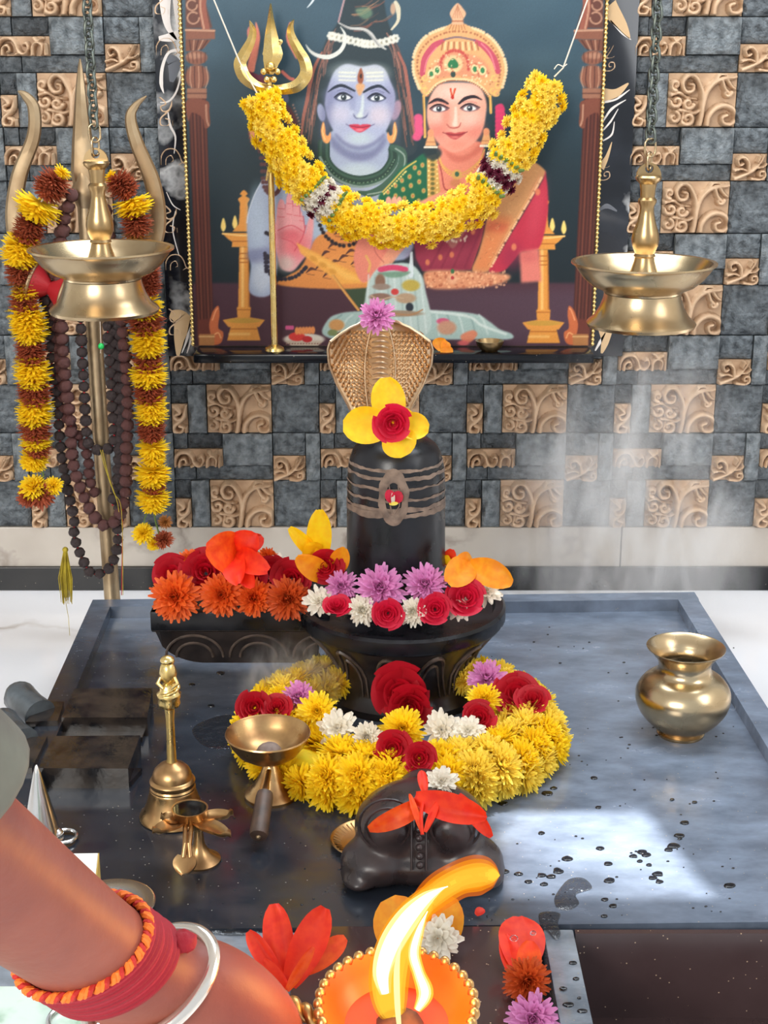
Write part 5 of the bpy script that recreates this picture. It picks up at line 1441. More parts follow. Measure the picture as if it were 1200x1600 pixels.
for cx_, sg in ((510, 1), (612, -1)):
    poly([(cx_ - 5 * sg, 190), (cx_ - 8.5 * sg, 204), (cx_ - 5 * sg, 220), (cx_ + 2 * sg, 224), (cx_ + 7 * sg, 216), (cx_ + 6 * sg, 206), (cx_ + 3 * sg, 212), (cx_ - 1 * sg, 210), (cx_ - 2 * sg, 200)], (232, 156, 92), 1, .5)
    line([(cx_ - 4 * sg, 194), (cx_ - 6 * sg, 206), (cx_ - 2 * sg, 218)], 1.4, (252, 204, 140), .9)
# hair ornaments: flower band, crescent, snakes
for x, y in along([(517, 56), (535, 60), (560, 66), (576, 69), (596, 67), (618, 60)], 17):
    for k in range(6): ell(x + 4 * math.cos(k * 1.05), y + 4.6 * math.sin(k * 1.05), 2.6, 2.6, (226, 222, 208), .9, .4)
    ell(x, y, 1.8, 1.8, (170, 160, 130), .7)
line([(478, 70), (485, 80), (497, 87), (514, 89), (530, 81), (538, 68), (539, 54), (532, 42)], [1, 4, 6, 7, 6.5, 6, 4, 1], (216, 216, 208))
line([(530, 36), (546, 44), (568, 46), (580, 54), (590, 68), (603, 77)], [2, 4, 5, 6, 5, 2], (192, 190, 184)); line([(533, 38), (548, 46), (570, 48.5), (583, 60), (592, 72)], 1.2, (110, 110, 110), .8)
line([(612, 46), (622, 32), (622, 14), (618, 4)], [3, 5, 8, 6], (206, 196, 170)); ell(614, 14, 4, 9, (200, 160, 130), .9, .3); line([(480, 12), (487, 4), (492, -4)], [1, 3, 3], (214, 220, 222))
# lit fish-tail of the crescent ornament above the trident is left plain
# ---- the figure in red
SP, SPd, SPl = (232, 168, 146), (214, 110, 92), (246, 206, 190)
# shoulders, neck
poly([(688, 225), (752, 222), (756, 250), (800, 262), (780, 330), (690, 320), (660, 300), (664, 262), (684, 250)], (226, 138, 116), 1, 1.2)
poly([(690, 226), (712, 242), (732, 240), (752, 222), (752, 236), (726, 252), (704, 250)], (196, 100, 84), .7, 2)
poly([(592, 312), (604, 292), (623, 266), (644, 252), (668, 242), (672, 304), (650, 326), (630, 330)], (28, 98, 70), 1, .8)
for x, y in ((606, 300), (618, 290), (628, 282), (640, 276), (655, 270), (630, 296), (642, 290), (655, 284), (662, 298), (645, 306), (632, 310), (654, 314), (618, 306), (660, 258), (648, 262)):
    ell(x, y, 3.2, 4, (206, 170, 92), .9, .4); ell(x, y, 1.2, 1.6, (190, 90, 70), .9)
line([(598, 300), (615, 282), (632, 264), (650, 252)], 2.6, (214, 184, 92), .9); dots(along([(600, 303), (617, 286), (634, 268)], 14), 1.5, (230, 206, 120))
poly([(667, 244), (682, 240), (688, 300), (668, 312)], (206, 164, 90), 1, .6, False)
for k in range(8): ell(676, 250 + k * 7.4, 3.4, 2.8, (96, 96, 52), .9, .4); ell(670, 252 + k * 7.4, 1.4, 1.4, (240, 214, 140)); ell(683, 250 + k * 7.2, 1.4, 1.4, (240, 214, 140))
line([(684, 246), (690, 270), (696, 296), (716, 294)], 1.8, (150, 50, 60), .9)
for r_, cl_2 in ((0, (214, 160, 90)), (5, (190, 110, 80))):
    line([(684, 238 + r_), (690, 256 + r_), (704, 268 + r_), (716, 272 + r_), (732, 266 + r_), (750, 250 + r_), (757, 234 + r_)], 2.6, cl_2, .95)
dots(along([(686, 246), (694, 264), (712, 277), (734, 270), (752, 250)], 24), 1.8, (226, 170, 96))
ell(714, 273, 8, 8, (214, 164, 96)); ell(714, 272, 3.5, 4, (60, 100, 76)); ell(712, 286, 9, 6, (200, 130, 90), .9, .4)
# saree body
poly([(650, 404), (646, 376), (672, 340), (720, 318), (772, 302), (772, 316), (762, 336), (756, 366), (746, 398), (738, 422), (660, 424)], (142, 44, 66), 1, 1, False)
ell(690, 400, 40, 16, (160, 56, 76), .6, .8); 
for k in range(5): line([(672 + k * 18, 418), (700 + k * 16, 366), (726 + k * 12, 330)], 2.6, (120, 32, 56), .5, 1.5)
for x, y in ((739, 362), (688, 402), (706, 398), (668, 410)): ell(x, y, 3.4, 4.6, (212, 120, 80), .9, .4)
line([(771, 312), (760, 340), (754, 372), (744, 402), (737, 422)], 2.6, (34, 18, 40))
# gold border over the shoulder
gb = [(773, 314), (786, 290), (804, 268), (820, 254), (836, 254), (852, 267), (850, 276), (838, 296), (818, 330), (796, 366), (778, 398), (764, 423), (738, 423), (748, 396), (757, 362), (763, 334)]
poly(gb, (206, 148, 96), 1, .8)
poly([(765, 334), (802, 340), (764, 423), (738, 423), (750, 390)], (226, 128, 76), .75, 5, False); poly([(762, 346), (796, 350), (788, 364), (758, 360)], (206, 92, 64), .6, 3, False)
for k in range(90):
    x = rng.uniform(748, 840); y = rng.uniform(262, 416)
    if 800 - (y - 262) * .40 < x < 845 - (y - 262) * .47 + 4: line([(x, y), (x + rng.uniform(-4, 4), y + rng.uniform(-4, 4))], 1, (240, 190, 130) if rng.random() < .6 else (160, 96, 66), .6)
poly([(852, 267), (856, 300), (855, 340), (842, 388), (815, 394), (802, 408), (786, 424), (764, 424), (780, 398), (798, 366), (820, 330), (840, 296), (850, 277)], (190, 48, 70), 1, .8)
ell(838, 330, 12, 40, (208, 74, 90), .5, .8, .2); ell(800, 400, 16, 20, (150, 40, 70), .6, .8)
dots(along([(846, 278), (832, 304), (812, 338), (790, 376), (768, 416)], 40), 1.9, (240, 186, 140)); line([(842, 278), (828, 304), (808, 338), (786, 376), (764, 416)], 1, (236, 170, 110), .9)
for x, y in ((803, 386), (840, 300)): ell(x, y, 4, 5.4, (226, 130, 90), .9, .4)
poly([(812, 394), (842, 388), (846, 440), (814, 442)], (224, 124, 110), 1, 2, False); ell(826, 400, 14, 10, (200, 90, 90), .5, .8)
# jewels and belt
poly([(690, 362), (700, 356), (716, 352), (728, 344), (740, 336), (742, 344), (730, 356), (722, 370), (708, 388), (698, 378)], (170, 110, 96), .8, 1)
for k in range(26): ell(696 + rng.uniform(0, 34), 356 + rng.uniform(-8, 22) - 0, 1.6, 2.2, (226, 206, 180), .8, .4)
poly([(696, 358), (716, 354), (708, 364)], (40, 96, 64), .9, .8)
poly([(662, 428), (680, 422), (740, 424), (790, 428), (796, 436), (770, 446), (700, 452), (668, 448)], (222, 148, 108), 1, 2)
for k in range(130): ell(rng.uniform(666, 792), rng.uniform(424, 449), rng.uniform(1, 2.6), rng.uniform(1, 2.6), (246, 186, 140) if rng.random() < .6 else (180, 100, 70), .7, .5)
ell(707, 424, 3, 4, (60, 110, 70)); ell(707, 436, 8, 8, (236, 176, 136), .8, .4); ell(707, 434, 2.5, 3, (190, 60, 60))
# hands
poly([(565, 366), (553, 398), (556, 424), (568, 442), (590, 428), (612, 404), (632, 388), (640, 368), (600, 358)], (228, 134, 112), 1, 1)
ell(608, 380, 18, 12, (226, 96, 104), .6, .7); poly([(608, 386), (635, 372), (628, 392), (604, 424), (584, 428)], (236, 160, 126), .9, 1, False); line([(572, 400), (578, 412), (576, 424)], 4, (226, 170, 96), .9); line([(584, 362), (586, 392), (600, 410)], 1.4, (170, 80, 76), .7)
for x in (607, 616, 624): ell(x, 316, 4.6, 9, (236, 170, 150), 1, .2)
poly([(632, 330), (650, 318), (675, 306), (700, 300), (690, 320), (650, 334)], (232, 160, 130), 1, 1)
# face
ell(676, 146, 10, 18, (34, 46, 50)); ell(756, 150, 12, 22, (34, 46, 50)); poly([(670, 190), (666, 215), (690, 236), (680, 250), (662, 240)], (38, 52, 56), .9, 1.5)
poly([(684, 134), (672, 152), (667, 172), (668, 190), (672, 202), (682, 220), (696, 233), (710, 238), (727, 233), (745, 219), (755, 200), (759, 180), (760, 160), (752, 140), (739, 131), (717, 129), (697, 130)], SP, 1, .8)
ell(714, 145, 32, 13, (240, 204, 188), .75, .8); ell(684, 204, 14, 14, (224, 112, 98), .65, .9); ell(740, 204, 16, 14, (228, 118, 104), .6, .9); ell(711, 226, 20, 10, (232, 128, 108), .6, .9); ell(734, 186, 14, 12, (238, 196, 180), .7, .9); ell(682, 184, 10, 10, (236, 186, 168), .6, .9)
ell(697, 180, 6, 20, (214, 128, 110), .6, .9)
line([(670, 162), (681, 156), (690, 157), (700, 162)], [2, 5, 5.5, 3], (40, 32, 40)); line([(717, 162), (727, 154), (741, 151), (753, 156)], [3, 5.5, 5, 1.5], (40, 32, 40))
for ex, ey in ((686, 170), (734, 169)):
    poly([(ex - 15, ey), (ex - 7, ey - 6), (ex + 2, ey - 7), (ex + 10, ey - 4), (ex + 15, ey + 1), (ex + 4, ey + 5), (ex - 7, ey + 5)], (96, 66, 76), .8, .6)
    poly([(ex - 10, ey + 1), (ex - 4, ey - 3.4), (ex + 4, ey - 3.4), (ex + 10, ey + 1), (ex + 3, ey + 4), (ex - 5, ey + 4)], (240, 238, 232), 1, .4)
    ell(ex, ey, 4.6, 4.6, (44, 52, 62)); ell(ex - 1, ey - 1.4, 1.2, 1.2, (236, 240, 240)); line([(ex - 15, ey), (ex - 6, ey - 5.6), (ex + 3, ey - 6.4), (ex + 16, ey - 1)], [1, 2.6, 2.6, 1.2], (32, 24, 32))
    line([(ex - 10, ey - 9), (ex, ey - 11), (ex + 11, ey - 8)], 1.1, (190, 110, 100), .8)
line([(712, 168), (712, 184), (711, 194)], [3, 5, 8], (246, 214, 196), .8, 1.5); line([(698, 194), (703, 199), (710, 200), (717, 198), (720, 192)], [1.6, 2.2, 2.6, 2, 1.4], (176, 84, 76), .85)
poly([(696, 208), (704, 206.5), (711, 208), (718, 206.5), (728, 207), (718, 215), (711, 218), (703, 215)], (184, 70, 72), 1, .5); line([(692, 207), (702, 210), (711, 211), (720, 210), (730, 206)], 1.3, (120, 36, 44), .9); ell(711, 214.5, 6, 1.6, (220, 130, 120), .7, .6)
line([(704, 139), (706, 150)], [3, 2], (206, 66, 30)); line([(711, 139), (708, 150)], [3, 2], (206, 66, 30)); ell(707, 152, 2.4, 3.4, (190, 40, 30))
# crown
G1, G2, G3 = (222, 166, 112), (250, 208, 156), (160, 96, 66)
cr = [(660, 147), (650, 128), (645, 104), (650, 78), (664, 58), (686, 46), (715, 41), (745, 46), (768, 60), (784, 82), (791, 106), (788, 128), (776, 150), (764, 146), (752, 136), (735, 126), (714, 124), (694, 126), (680, 134), (668, 150)]
poly(cr, G1, 1, .7)
for x, y in along([(655, 138), (646, 112), (648, 82), (664, 58), (690, 45), (715, 41), (745, 46), (768, 60), (784, 82), (791, 108), (785, 136)], 58): ell(x, y, 2.6, 2.6, (240, 206, 160), .95, .4); 
for x, y in along([(660, 130), (652, 106), (656, 82), (672, 63), (694, 52), (715, 49), (742, 53), (762, 66), (777, 86), (782, 108), (778, 132)], 46): ell(x, y, 1.8, 1.8, G3, .8, .4)
line([(660, 116), (664, 92), (678, 72), (692, 64)], [8, 10, 10, 6], (192, 78, 98)); line([(742, 64), (758, 74), (772, 92), (778, 112)], [6, 10, 10, 8], (192, 78, 98))
line([(663, 112), (668, 92), (682, 74)], 2, (226, 130, 140), .8); line([(752, 68), (766, 84), (774, 108)], 2, (230, 140, 150), .8)
line([(694, 62), (715, 58), (742, 63)], 3, (120, 100, 110), .9)
for k in range(13): line([(692 + k * 4.4, 66), (690 + k * 4.8, 78)], 2.4, G2 if k % 2 else G3, .85)
poly([(672, 112), (690, 90), (708, 78), (730, 84), (752, 92), (766, 112), (752, 122), (714, 118), (684, 122)], (214, 140, 106), .9, 2)
for x, y in along([(688, 108), (690, 92), (700, 82), (710, 79), (722, 82), (730, 92), (732, 108)], 18): ell(x, y, 2.2, 2.8, (188, 70, 66), .9, .4)
ell(708, 100, 15, 14, (236, 190, 140)); poly([(708, 91), (716, 99), (714, 106), (702, 106), (700, 99)], (44, 116, 72), 1, .6); ell(708, 116, 4, 5, (50, 70, 66)); 
for x, y in ((742, 108), (754, 110), (683, 110), (674, 116)): ell(x, y, 6, 7.5, G2); ell(x, y, 3.4, 4.8, (62, 128, 80))
for k in range(110):
    x = rng.uniform(664, 776); y = rng.uniform(84, 132)
    if ((x - 714) / 58) ** 2 + ((y - 140) / 60) ** 2 < 1 and ((x - 714) / 44) ** 2 + ((y - 160) / 34) ** 2 > 1: ell(x, y, rng.uniform(.8, 1.9), rng.uniform(.8, 1.9), (252, 224, 180) if rng.random() < .6 else (176, 96, 70), .75, .4)
line([(668, 148), (682, 132), (698, 125), (714, 124), (734, 126), (752, 136), (764, 150)], 4, G2, .95); dots(along([(668, 150), (682, 134), (698, 127), (714, 126), (734, 128), (752, 138), (764, 152)], 34), 1.2, G3)
for x, y in ((664, 122), (661, 134), (666, 142), (772, 122), (778, 134), (770, 142), (776, 146)): line([(x + 4 * math.cos(t), y + 4 * math.sin(t)) for t in np.linspace(0, 5, 10)], 2, (240, 190, 110), .9)
poly([(694, 47), (700, 40), (706, 37), (724, 37), (731, 40), (738, 47), (715, 44)], G1, 1, .6)
for k in range(6): line([(702 + k * 5, 46), (706 + k * 3.6, 38)], 1.4, G3, .8)
poly([(706, 38), (707, 32), (703, 22), (706, 14), (715, 5), (724, 14), (728, 22), (723, 32), (724, 38)], (222, 170, 132), 1, .6)
for k in range(5): line([(707 + k * 4, 28), (715, 8)], 1.1, G3, .6)
line([(706, 33), (724, 33)], 2, G3, .8)
# side ornaments
line([(662, 150), (663, 180), (664, 214)], 4, (226, 176, 96)); line([(661, 152), (662, 212)], 1.2, (120, 80, 50), .8); line([(766, 150), (767, 176)], 4, (226, 176, 96))
for k in range(6): ell(653 + rng.uniform(-2, 2), 184 + k * 6, 7, 6, (222, 84, 126), .95, .3)
for k in range(7): poly([(774, 166 + k * 7), (784, 166 + k * 8 - 4), (792 - abs(k - 3), 172 + k * 7), (783, 176 + k * 7), (776, 176 + k * 7)], (216, 62, 110), .95, .6)
for cx_, cy_ in ((673, 222), (760, 220)):
    poly([(cx_ - 4, cy_ - 12), (cx_ + 4, cy_ - 12), (cx_ + 9, cy_ + 6), (cx_ - 9, cy_ + 6)], (224, 164, 112), 1, .6, False); ell(cx_, cy_ - 14, 5, 6, (226, 150, 110)); dots([(cx_ - 9 + 3 * k, cy_ + 8) for k in range(7)], 1.8, (236, 226, 206)); line([(cx_ - 8, cy_), (cx_ + 8, cy_)], 1.2, G3, .8)
# ---- printed white linga and offerings
WL = (186, 204, 198)
poly([(506, 524), (512, 500), (530, 490), (566, 486), (664, 484), (740, 490), (764, 502), (780, 514), (800, 522), (796, 530), (740, 530), (560, 532)], (166, 190, 184), 1, 1)
for k in range(14): line([(515 + k * 19, 524 - (k % 3) * 2), (522 + k * 18, 502), (534 + k * 16.5, 492)], 3, (206, 220, 214) if k % 2 else (130, 156, 152), .7, 1.2)
line([(664, 486), (730, 494), (752, 508), (790, 522)], 4, (216, 226, 220), .8, 1.2)
poly([(566, 522), (570, 470), (576, 440), (590, 420), (612, 412), (640, 412), (656, 426), (664, 450), (668, 522)], WL, 1, 1)
for k in range(9): line([(576 + k * 10, 430), (574 + k * 11, 480), (574 + k * 11.5, 520)], 3, (150, 172, 168) if k % 2 else (216, 226, 222), .6, 1.2)
line([(643, 395), (642, 430)], [4, 8], (214, 224, 226), .95)
for k in range(7): ell(596 + k * 6, 421 - 3 * math.sin(k / 6 * math.pi), 6, 4.5, (212, 64, 104), .95, .3)
poly([(590, 426), (640, 424), (630, 432), (612, 434), (600, 431)], (90, 130, 100), .7, 1)
for x, y, rx, ry, cl_2 in ((594, 440, 8, 12, (134, 96, 76)), (596, 448, 14, 5, (150, 130, 116)), (642, 446, 14, 9, (190, 166, 70)), (594, 464, 17, 6, (140, 104, 88)), (617, 456, 6, 5, (206, 60, 56)), (634, 466, 16, 8, (182, 150, 118)), (598, 480, 6, 6, (44, 50, 60)), (640, 480, 6, 7, (36, 42, 52)), (620, 490, 40, 5, (156, 132, 108)), (692, 502, 10, 5, (206, 84, 120)), (698, 512, 15, 11, (196, 144, 116)), (526, 508, 12, 9, (206, 146, 84)), (520, 520, 8, 5, (120, 130, 80))):
    ell(x, y, rx, ry, cl_2, .95, .25)
line([(580, 462), (594, 468), (612, 464), (630, 466)], 2, (200, 170, 140), .9); line([(606, 488), (640, 492), (660, 484)], 2.4, (176, 130, 90), .9)
# plate of fruit
ell(475, 530, 32, 9, (216, 206, 192)); poly([(444, 532), (506, 532), (494, 543), (458, 543)], (196, 178, 158), 1, .7, False); dots([(448 + k * 4.4, 537) for k in range(13)], 1.3, (150, 110, 96))
ell(464, 526, 13, 7, (214, 58, 52)); ell(480, 530, 8, 5, (186, 40, 44)); 
for k in range(6): ell(464 + k * 5, 517 - k * .2, 3.4, 6, (236, 146, 82), .95, .3)
for k in range(4): ell(448 + k * 3, 512, 2.4, 3.4, (214, 90, 140), .9, .3)
poly([(720, 524), (738, 516), (746, 522), (736, 534), (724, 534)], (226, 130, 96), .9, 1); ell(724, 536, 9, 4, (214, 100, 100), .9, .4)
# drum of the printed trident and its cord
ell(403, 206, 14, 26, (214, 138, 92), 1, .15, -.1); ell(403, 206, 10, 21, (226, 150, 104), .8, .3, -.1); dots([(403 + 14 * math.cos(t), 206 + 27 * math.sin(t)) for t in np.linspace(1.3, 5, 16)], 1.6, (110, 60, 54))
ell(452, 184, 10, 26, (98, 62, 64), 1, .2, -.45); dots([(458 + k * 1.8, 164 + k * 5) for k in range(8)], 1.6, (150, 120, 110))
for w0 in (0, 5): dots(along([(402 + w0, 214), (408 + w0, 250), (412 + w0, 290), (424, 304), (436, 296), (438, 270)], 22), 3.2, (92, 56, 56))
poly([(386, 48), (396, 40), (405, 60), (402, 90), (394, 112), (386, 108), (390, 80)], (214, 124, 106), .9, .6); poly([(399, 34), (405, 48), (406, 64), (400, 88), (397, 112), (388, 106), (394, 78), (400, 56)], (222, 132, 110), 1, .6)
poly([(454, 34), (448, 48), (448, 64), (456, 80), (464, 92), (458, 60)], (220, 128, 104), 1, .6); line([(441, 112), (452, 122), (458, 124)], 5, (214, 110, 96), .9); line([(390, 116), (404, 122), (414, 136)], 8, (110, 40, 60), .9); line([(408, 118), (416, 140)], 6, (96, 34, 56), .9)
ell(446, 152, 5, 9, (96, 104, 134), .9, .3, -.3)
CV = blur(CV, .25)
# printing-screen speckle
CV = np.clip(CV * (1 + .025 * rng.standard_normal(CV.shape[:2])[..., None]), 0, 255)

# ---- carry it to a flat sheet
YP = 2.862
def lin_np(a):
    a = a / 255.0
    return np.where(a <= .04045, a / 12.92, ((a + .055) / 1.055) ** 2.4)
pz0 = PY(600, 540, YP).z; pz1 = PY(600, -95, YP).z
px0 = PY(305, 540, YP).x; px1 = PY(922, 540, YP).x
PIC = empty('framed_picture', ((px0 + px1) / 2, YP, pz0), 'large printed picture of a blue-skinned god and a crowned goddess in red', 'picture')
nx, nz = 470, 480
gx = np.linspace(px0, px1, nx); gz = np.linspace(pz0, pz1, nz)
GX, GZ = np.meshgrid(gx, gz)
U, Vv = proj(GX, np.full_like(GX, YP), GZ)
ci = np.clip((U - OX) * SS - .5, 0, CW - 1.001); cj = np.clip((Vv - OY) * SS - .5, 0, CH - 1.001)
i0 = ci.astype(int); j0 = cj.astype(int); fi = (ci - i0)[..., None]; fj = (cj - j0)[..., None]
SM = (CV[j0, i0] * (1 - fi) + CV[j0, i0 + 1] * fi) * (1 - fj) + (CV[j0 + 1, i0] * (1 - fi) + CV[j0 + 1, i0 + 1] * fi) * fj
me = bpy.data.meshes.new('print')
verts = np.stack([GX, np.full_like(GX, YP), GZ], -1).reshape(-1, 3) - np.array(PIC.location)
idx = np.arange(nx * nz).reshape(nz, nx)
quads = np.stack([idx[:-1, :-1], idx[:-1, 1:], idx[1:, 1:], idx[1:, :-1]], -1).reshape(-1, 4)
me.vertices.add(len(verts)); me.vertices.foreach_set('co', verts.ravel())
me.loops.add(quads.size); me.loops.foreach_set('vertex_index', quads.ravel().astype(np.int32))
me.polygons.add(len(quads)); me.polygons.foreach_set('loop_start', np.arange(0, quads.size, 4, dtype=np.int32))
me.update(calc_edges=True); me.validate()
ca = me.color_attributes.new('print', 'FLOAT_COLOR', 'POINT')
rgba = np.concatenate([lin_np(SM.reshape(-1, 3)) * .86, np.ones((nx * nz, 1))], 1).astype(np.float32)
ca.data.foreach_set('color', rgba.ravel())
me.materials.append(mat('print_sheet', (128, 128, 128), .42, spec=.3, attr='print', bump=.05, bscale=30, bdist=.002))
po = bpy.data.objects.new('print', me); col.objects.link(po); po.parent = PIC
MB().box((px0 - .004, YP + .0008, pz0 - .004), (px1 + .004, YP + .012, pz1), .001).build('backing_board', 'wood_dark', PIC, smooth=0)
# gold bead edging down both sides
bd = MB().ball((0, 0, 0), 1, 8, 6).mesh('bead', 'gold_bright', 80)
mb_ = mpp(V((0, YP, 1)))
for sx, nm in ((px0 - .004, 'bead_edging'), (px1 + .004, 'bead_edging')):
    eo = MB().tube([V((sx, YP - .002, pz0)), V((sx, YP - .002, pz1))], .0022, 8).build(nm, 'gold_bright', PIC)
    zz = pz0 + .004
    base = root_loc(eo)
    while zz < pz1:
        inst('bead', bd, eo, V((sx, YP - .003, zz)) - base, (0, 0, 0), (.0040, .0036, .0034)); zz += .0083
# black marbled slab behind it
slx0 = PY(252, 300, 2.884).x; slx1 = PY(984, 300, 2.884).x
SB = MB().box((slx0, 2.876, PY(600, 556, 2.88).z), (slx1, 2.893, pz1), .001).build('marble_slab', 'marble_black', None, loc=((slx0 + slx1) / 2, 2.884, pz0))
tag(SB, 'glossy black marbled slab with pale veins behind the picture', 'slab')
def swirl(pts, w_, m, y=2.8755):
    mb = MB(); P = [PY(x, yv, y) for x, yv in pts]; P = vspl(P, 6)
    W = np.interp(np.linspace(0, 1, len(P)), np.linspace(0, 1, len(w_)), w_) * mpp(P[0])
    vs = []
    for i, p in enumerate(P):
        a = P[max(i - 1, 0)]; b = P[min(i + 1, len(P) - 1)]; d = (b - a).normalized(); n_ = V((-d.z, 0, d.x))
        vs += [p - n_ * W[i] / 2, p + n_ * W[i] / 2]
    mb.add(vs, [(2 * i, 2 * i + 1, 2 * i + 3, 2 * i + 2) for i in range(len(P) - 1)])
    return mb.build('marbling', m, SB, smooth=0)
mat('vein_white', (214, 206, 200), .1); mat('vein_gold', (196, 164, 124), .15); mat('vein_grey', (96, 98, 104), .1)
for pts, w_, m in (([(262, -60), (258, 0), (262, 40), (276, 62)], [16, 18, 10, 2], 'vein_white'), ([(275, -60), (276, 0), (280, 40), (286, 60)], [12, 12, 8, 2], 'vein_white'), ([(248, 60), (268, 58), (288, 50)], [6, 14, 10], 'vein_white'), ([(284, 78), (264, 82), (254, 104), (252, 130), (256, 146)], [5, 4, 5, 6, 1], 'vein_white'),
                   ([(284, 112), (276, 142), (264, 158), (250, 160)], [2, 3, 3, 1], 'vein_white'), ([(262, 90), (272, 100), (268, 128)], [10, 22, 6], 'vein_grey'), ([(262, 172), (266, 196), (274, 214), (272, 240)], [1, 4, 3, 1], 'vein_white'), ([(260, 300), (270, 320), (282, 328)], [1, 2, 1], 'vein_white'), ([(274, 330), (270, 360), (280, 400)], [1, 2, 1], 'vein_white'),
                   ([(266, 490), (284, 500), (280, 530), (278, 556)], [10, 30, 16, 4], 'vein_gold'), ([(298, 500), (292, 530), (284, 552)], [2, 4, 1], 'vein_white'), ([(302, 510), (297, 535), (292, 552)], [1, 3, 1], 'vein_white'),
                   ([(950, 10), (972, 40), (984, 60)], [30, 16, 2], 'vein_gold'), ([(954, 32), (972, 52), (986, 62)], [2, 3, 1], 'vein_white'), ([(944, 148), (962, 146), (982, 130)], [20, 14, 2], 'vein_gold'), ([(944, 160), (964, 154), (984, 140)], [3, 4, 1], 'vein_white'), ([(942, 190), (956, 170), (978, 156)], [2, 4, 1], 'vein_white'), ([(940, 206), (954, 190), (966, 170)], [2, 3, 1], 'vein_white'), ([(942, 220), (956, 210), (960, 190)], [2, 3, 1], 'vein_white'),
                   ([(938, 262), (948, 246), (956, 222)], [14, 6, 1], 'vein_gold'), ([(934, 330), (948, 322), (964, 330)], [2, 8, 2], 'vein_grey'), ([(930, 500), (944, 504), (946, 530), (940, 552)], [20, 30, 14, 3], 'vein_gold'), ([(930, 548), (938, 534), (946, 520)], [2, 5, 1], 'vein_white')):
    swirl(pts, w_, m)
# shelf under the picture
shz = pz0 - .001
SH = MB().box((PY(303, 540, 2.80).x, 2.782, shz - .018), (PY(927, 540, 2.80).x, 2.876, shz), .003).build('shelf', 'granite_band', None, loc=((px0 + px1) / 2, 2.83, shz))
tag(SH, 'narrow glossy black shelf under the picture', 'shelf')
# ---- gilt trident standing on the shelf before the print
YG = 2.822
def gp(px, py, dy=0): return PY(px, py, YG + dy)
mg = mpp(gp(430, 300))
GT = empty('gilt_trident', V((gp(428, 548).x, YG, shz)), 'slim gold trident with a tall pole standing on shelf before the picture', 'trident')
MB().tube([V((gp(429, 540).x, YG, shz)), gp(428, 500), gp(424, 300), gp(421, 150), gp(421, 120)], [5.2 * mg, 5.2 * mg, 5 * mg, 4.4 * mg, 4 * mg], 14).build('pole', 'gold_bright', GT)
MB().lathe([(0, 0), (16 * mg, 0), (15 * mg, 4 * mg), (7 * mg, 9 * mg), (0, 9 * mg)], V((gp(429, 545).x, YG, shz)), 24).build('foot', 'gold_bright', GT)
def gblade(pts, wpx, th=.006):
    P = spline(pts, 6); W = [float(x) for x in np.interp(np.linspace(0, 1, len(P)), np.linspace(0, 1, len(wpx)), wpx)]
    vs = []; n = len(P)
    for i in range(n):
        a = P[max(i - 1, 0)]; b = P[min(i + 1, n - 1)]; d = b - a; d = d / (np.hypot(*d) + 1e-9); w_ = W[i]; tk = th * min(1, w_ / 6 + .1)
        for s, dy in ((-1, 0), (0, -tk), (1, 0), (0, tk)): vs.append(gp(P[i][0] - d[1] * w_ * s, P[i][1] + d[0] * w_ * s, dy))
    fs = [(i * 4 + j, i * 4 + (j + 1) % 4, (i + 1) * 4 + (j + 1) % 4, (i + 1) * 4 + j) for i in range(n - 1) for j in range(4)] + [(3, 2, 1, 0), tuple(range(n * 4 - 4, n * 4))]
    bm = bmesh.new(); t_ = bpy.data.meshes.new('t'); t_.from_pydata(vs, [], fs); bm.from_mesh(t_); bmesh.ops.recalc_face_normals(bm, faces=bm.faces); bm.verts.index_update()
    mb = MB().add([v.co.copy() for v in bm.verts], [[v.index for v in f.verts] for f in bm.faces]); bm.free()
    return mb.build('prong', 'gold_bright', GT, smooth=25)
gblade([(421, 116), (424, 96), (426, 84), (424, 60), (423, 30), (423, 5)], [6, 13, 16, 11, 5, .6], .008)
gblade([(421, 138), (400, 134), (382, 120), (375, 100), (382, 84), (392, 64), (395, 48), (390, 32)], [6, 8, 10, 10, 9, 7, 5.5, .6])
gblade([(421, 138), (440, 140), (464, 134), (478, 116), (476, 96), (466, 78), (456, 58), (454, 44), (459, 30)], [6, 8, 10, 10, 9, 8, 6.5, 5, .6])
for x, y, r_ in ((423, 104, 7), (412, 112, 5), (434, 112, 5), (417, 124, 5), (428, 124, 5), (421, 140, 7)): MB().ball(gp(x, y, -.008), r_ * mg, 12, 8).build('boss', 'gold_bright', GT)
gblade([(424, 82), (434, 66), (439, 65), (434, 74), (430, 88)], [1, 2, 3, 2, .6], .003)
for dx in (-8, 8): MB().tube([gp(424, 246, -.006), gp(424 + dx * .7, 268, -.008), gp(424 + dx, 282, -.008)], [1.5 * mg, 2 * mg, 1.6 * mg], 8).build('tassel_bar', 'gold_bright', GT)
MB().ball(gp(416, 236, -.008), 8 * mg, 14, 10).build('boss', 'gold_bright', GT)
# loose offerings on the shelf
bw = gp(765, 545, -.01); bw.z = shz
MB().lathe([(0, 0), (12 * mg, 0), (20 * mg, 8 * mg), (23 * mg, 17 * mg), (21 * mg, 17 * mg), (17 * mg, 9 * mg), (0, 4 * mg)], bw, 32).build('brass_bowl', 'brass', None, loc=bw)
tag(bpy.data.objects['brass_bowl'], 'tiny brass bowl at the right on the black shelf', 'bowl')
canna('shelf_petals', V((gp(692, 545).x, YG, shz)), [(690, 548, 684, 528, 11, YG - .02, YG, .1, None), (688, 548, 708, 548, 7, YG - .02, YG - .02, .15, None), (692, 546, 700, 534, 8, YG - .02, YG - .01, .1, None)], 'crumpled yellow petals on the black shelf', 'p_canna_amber')

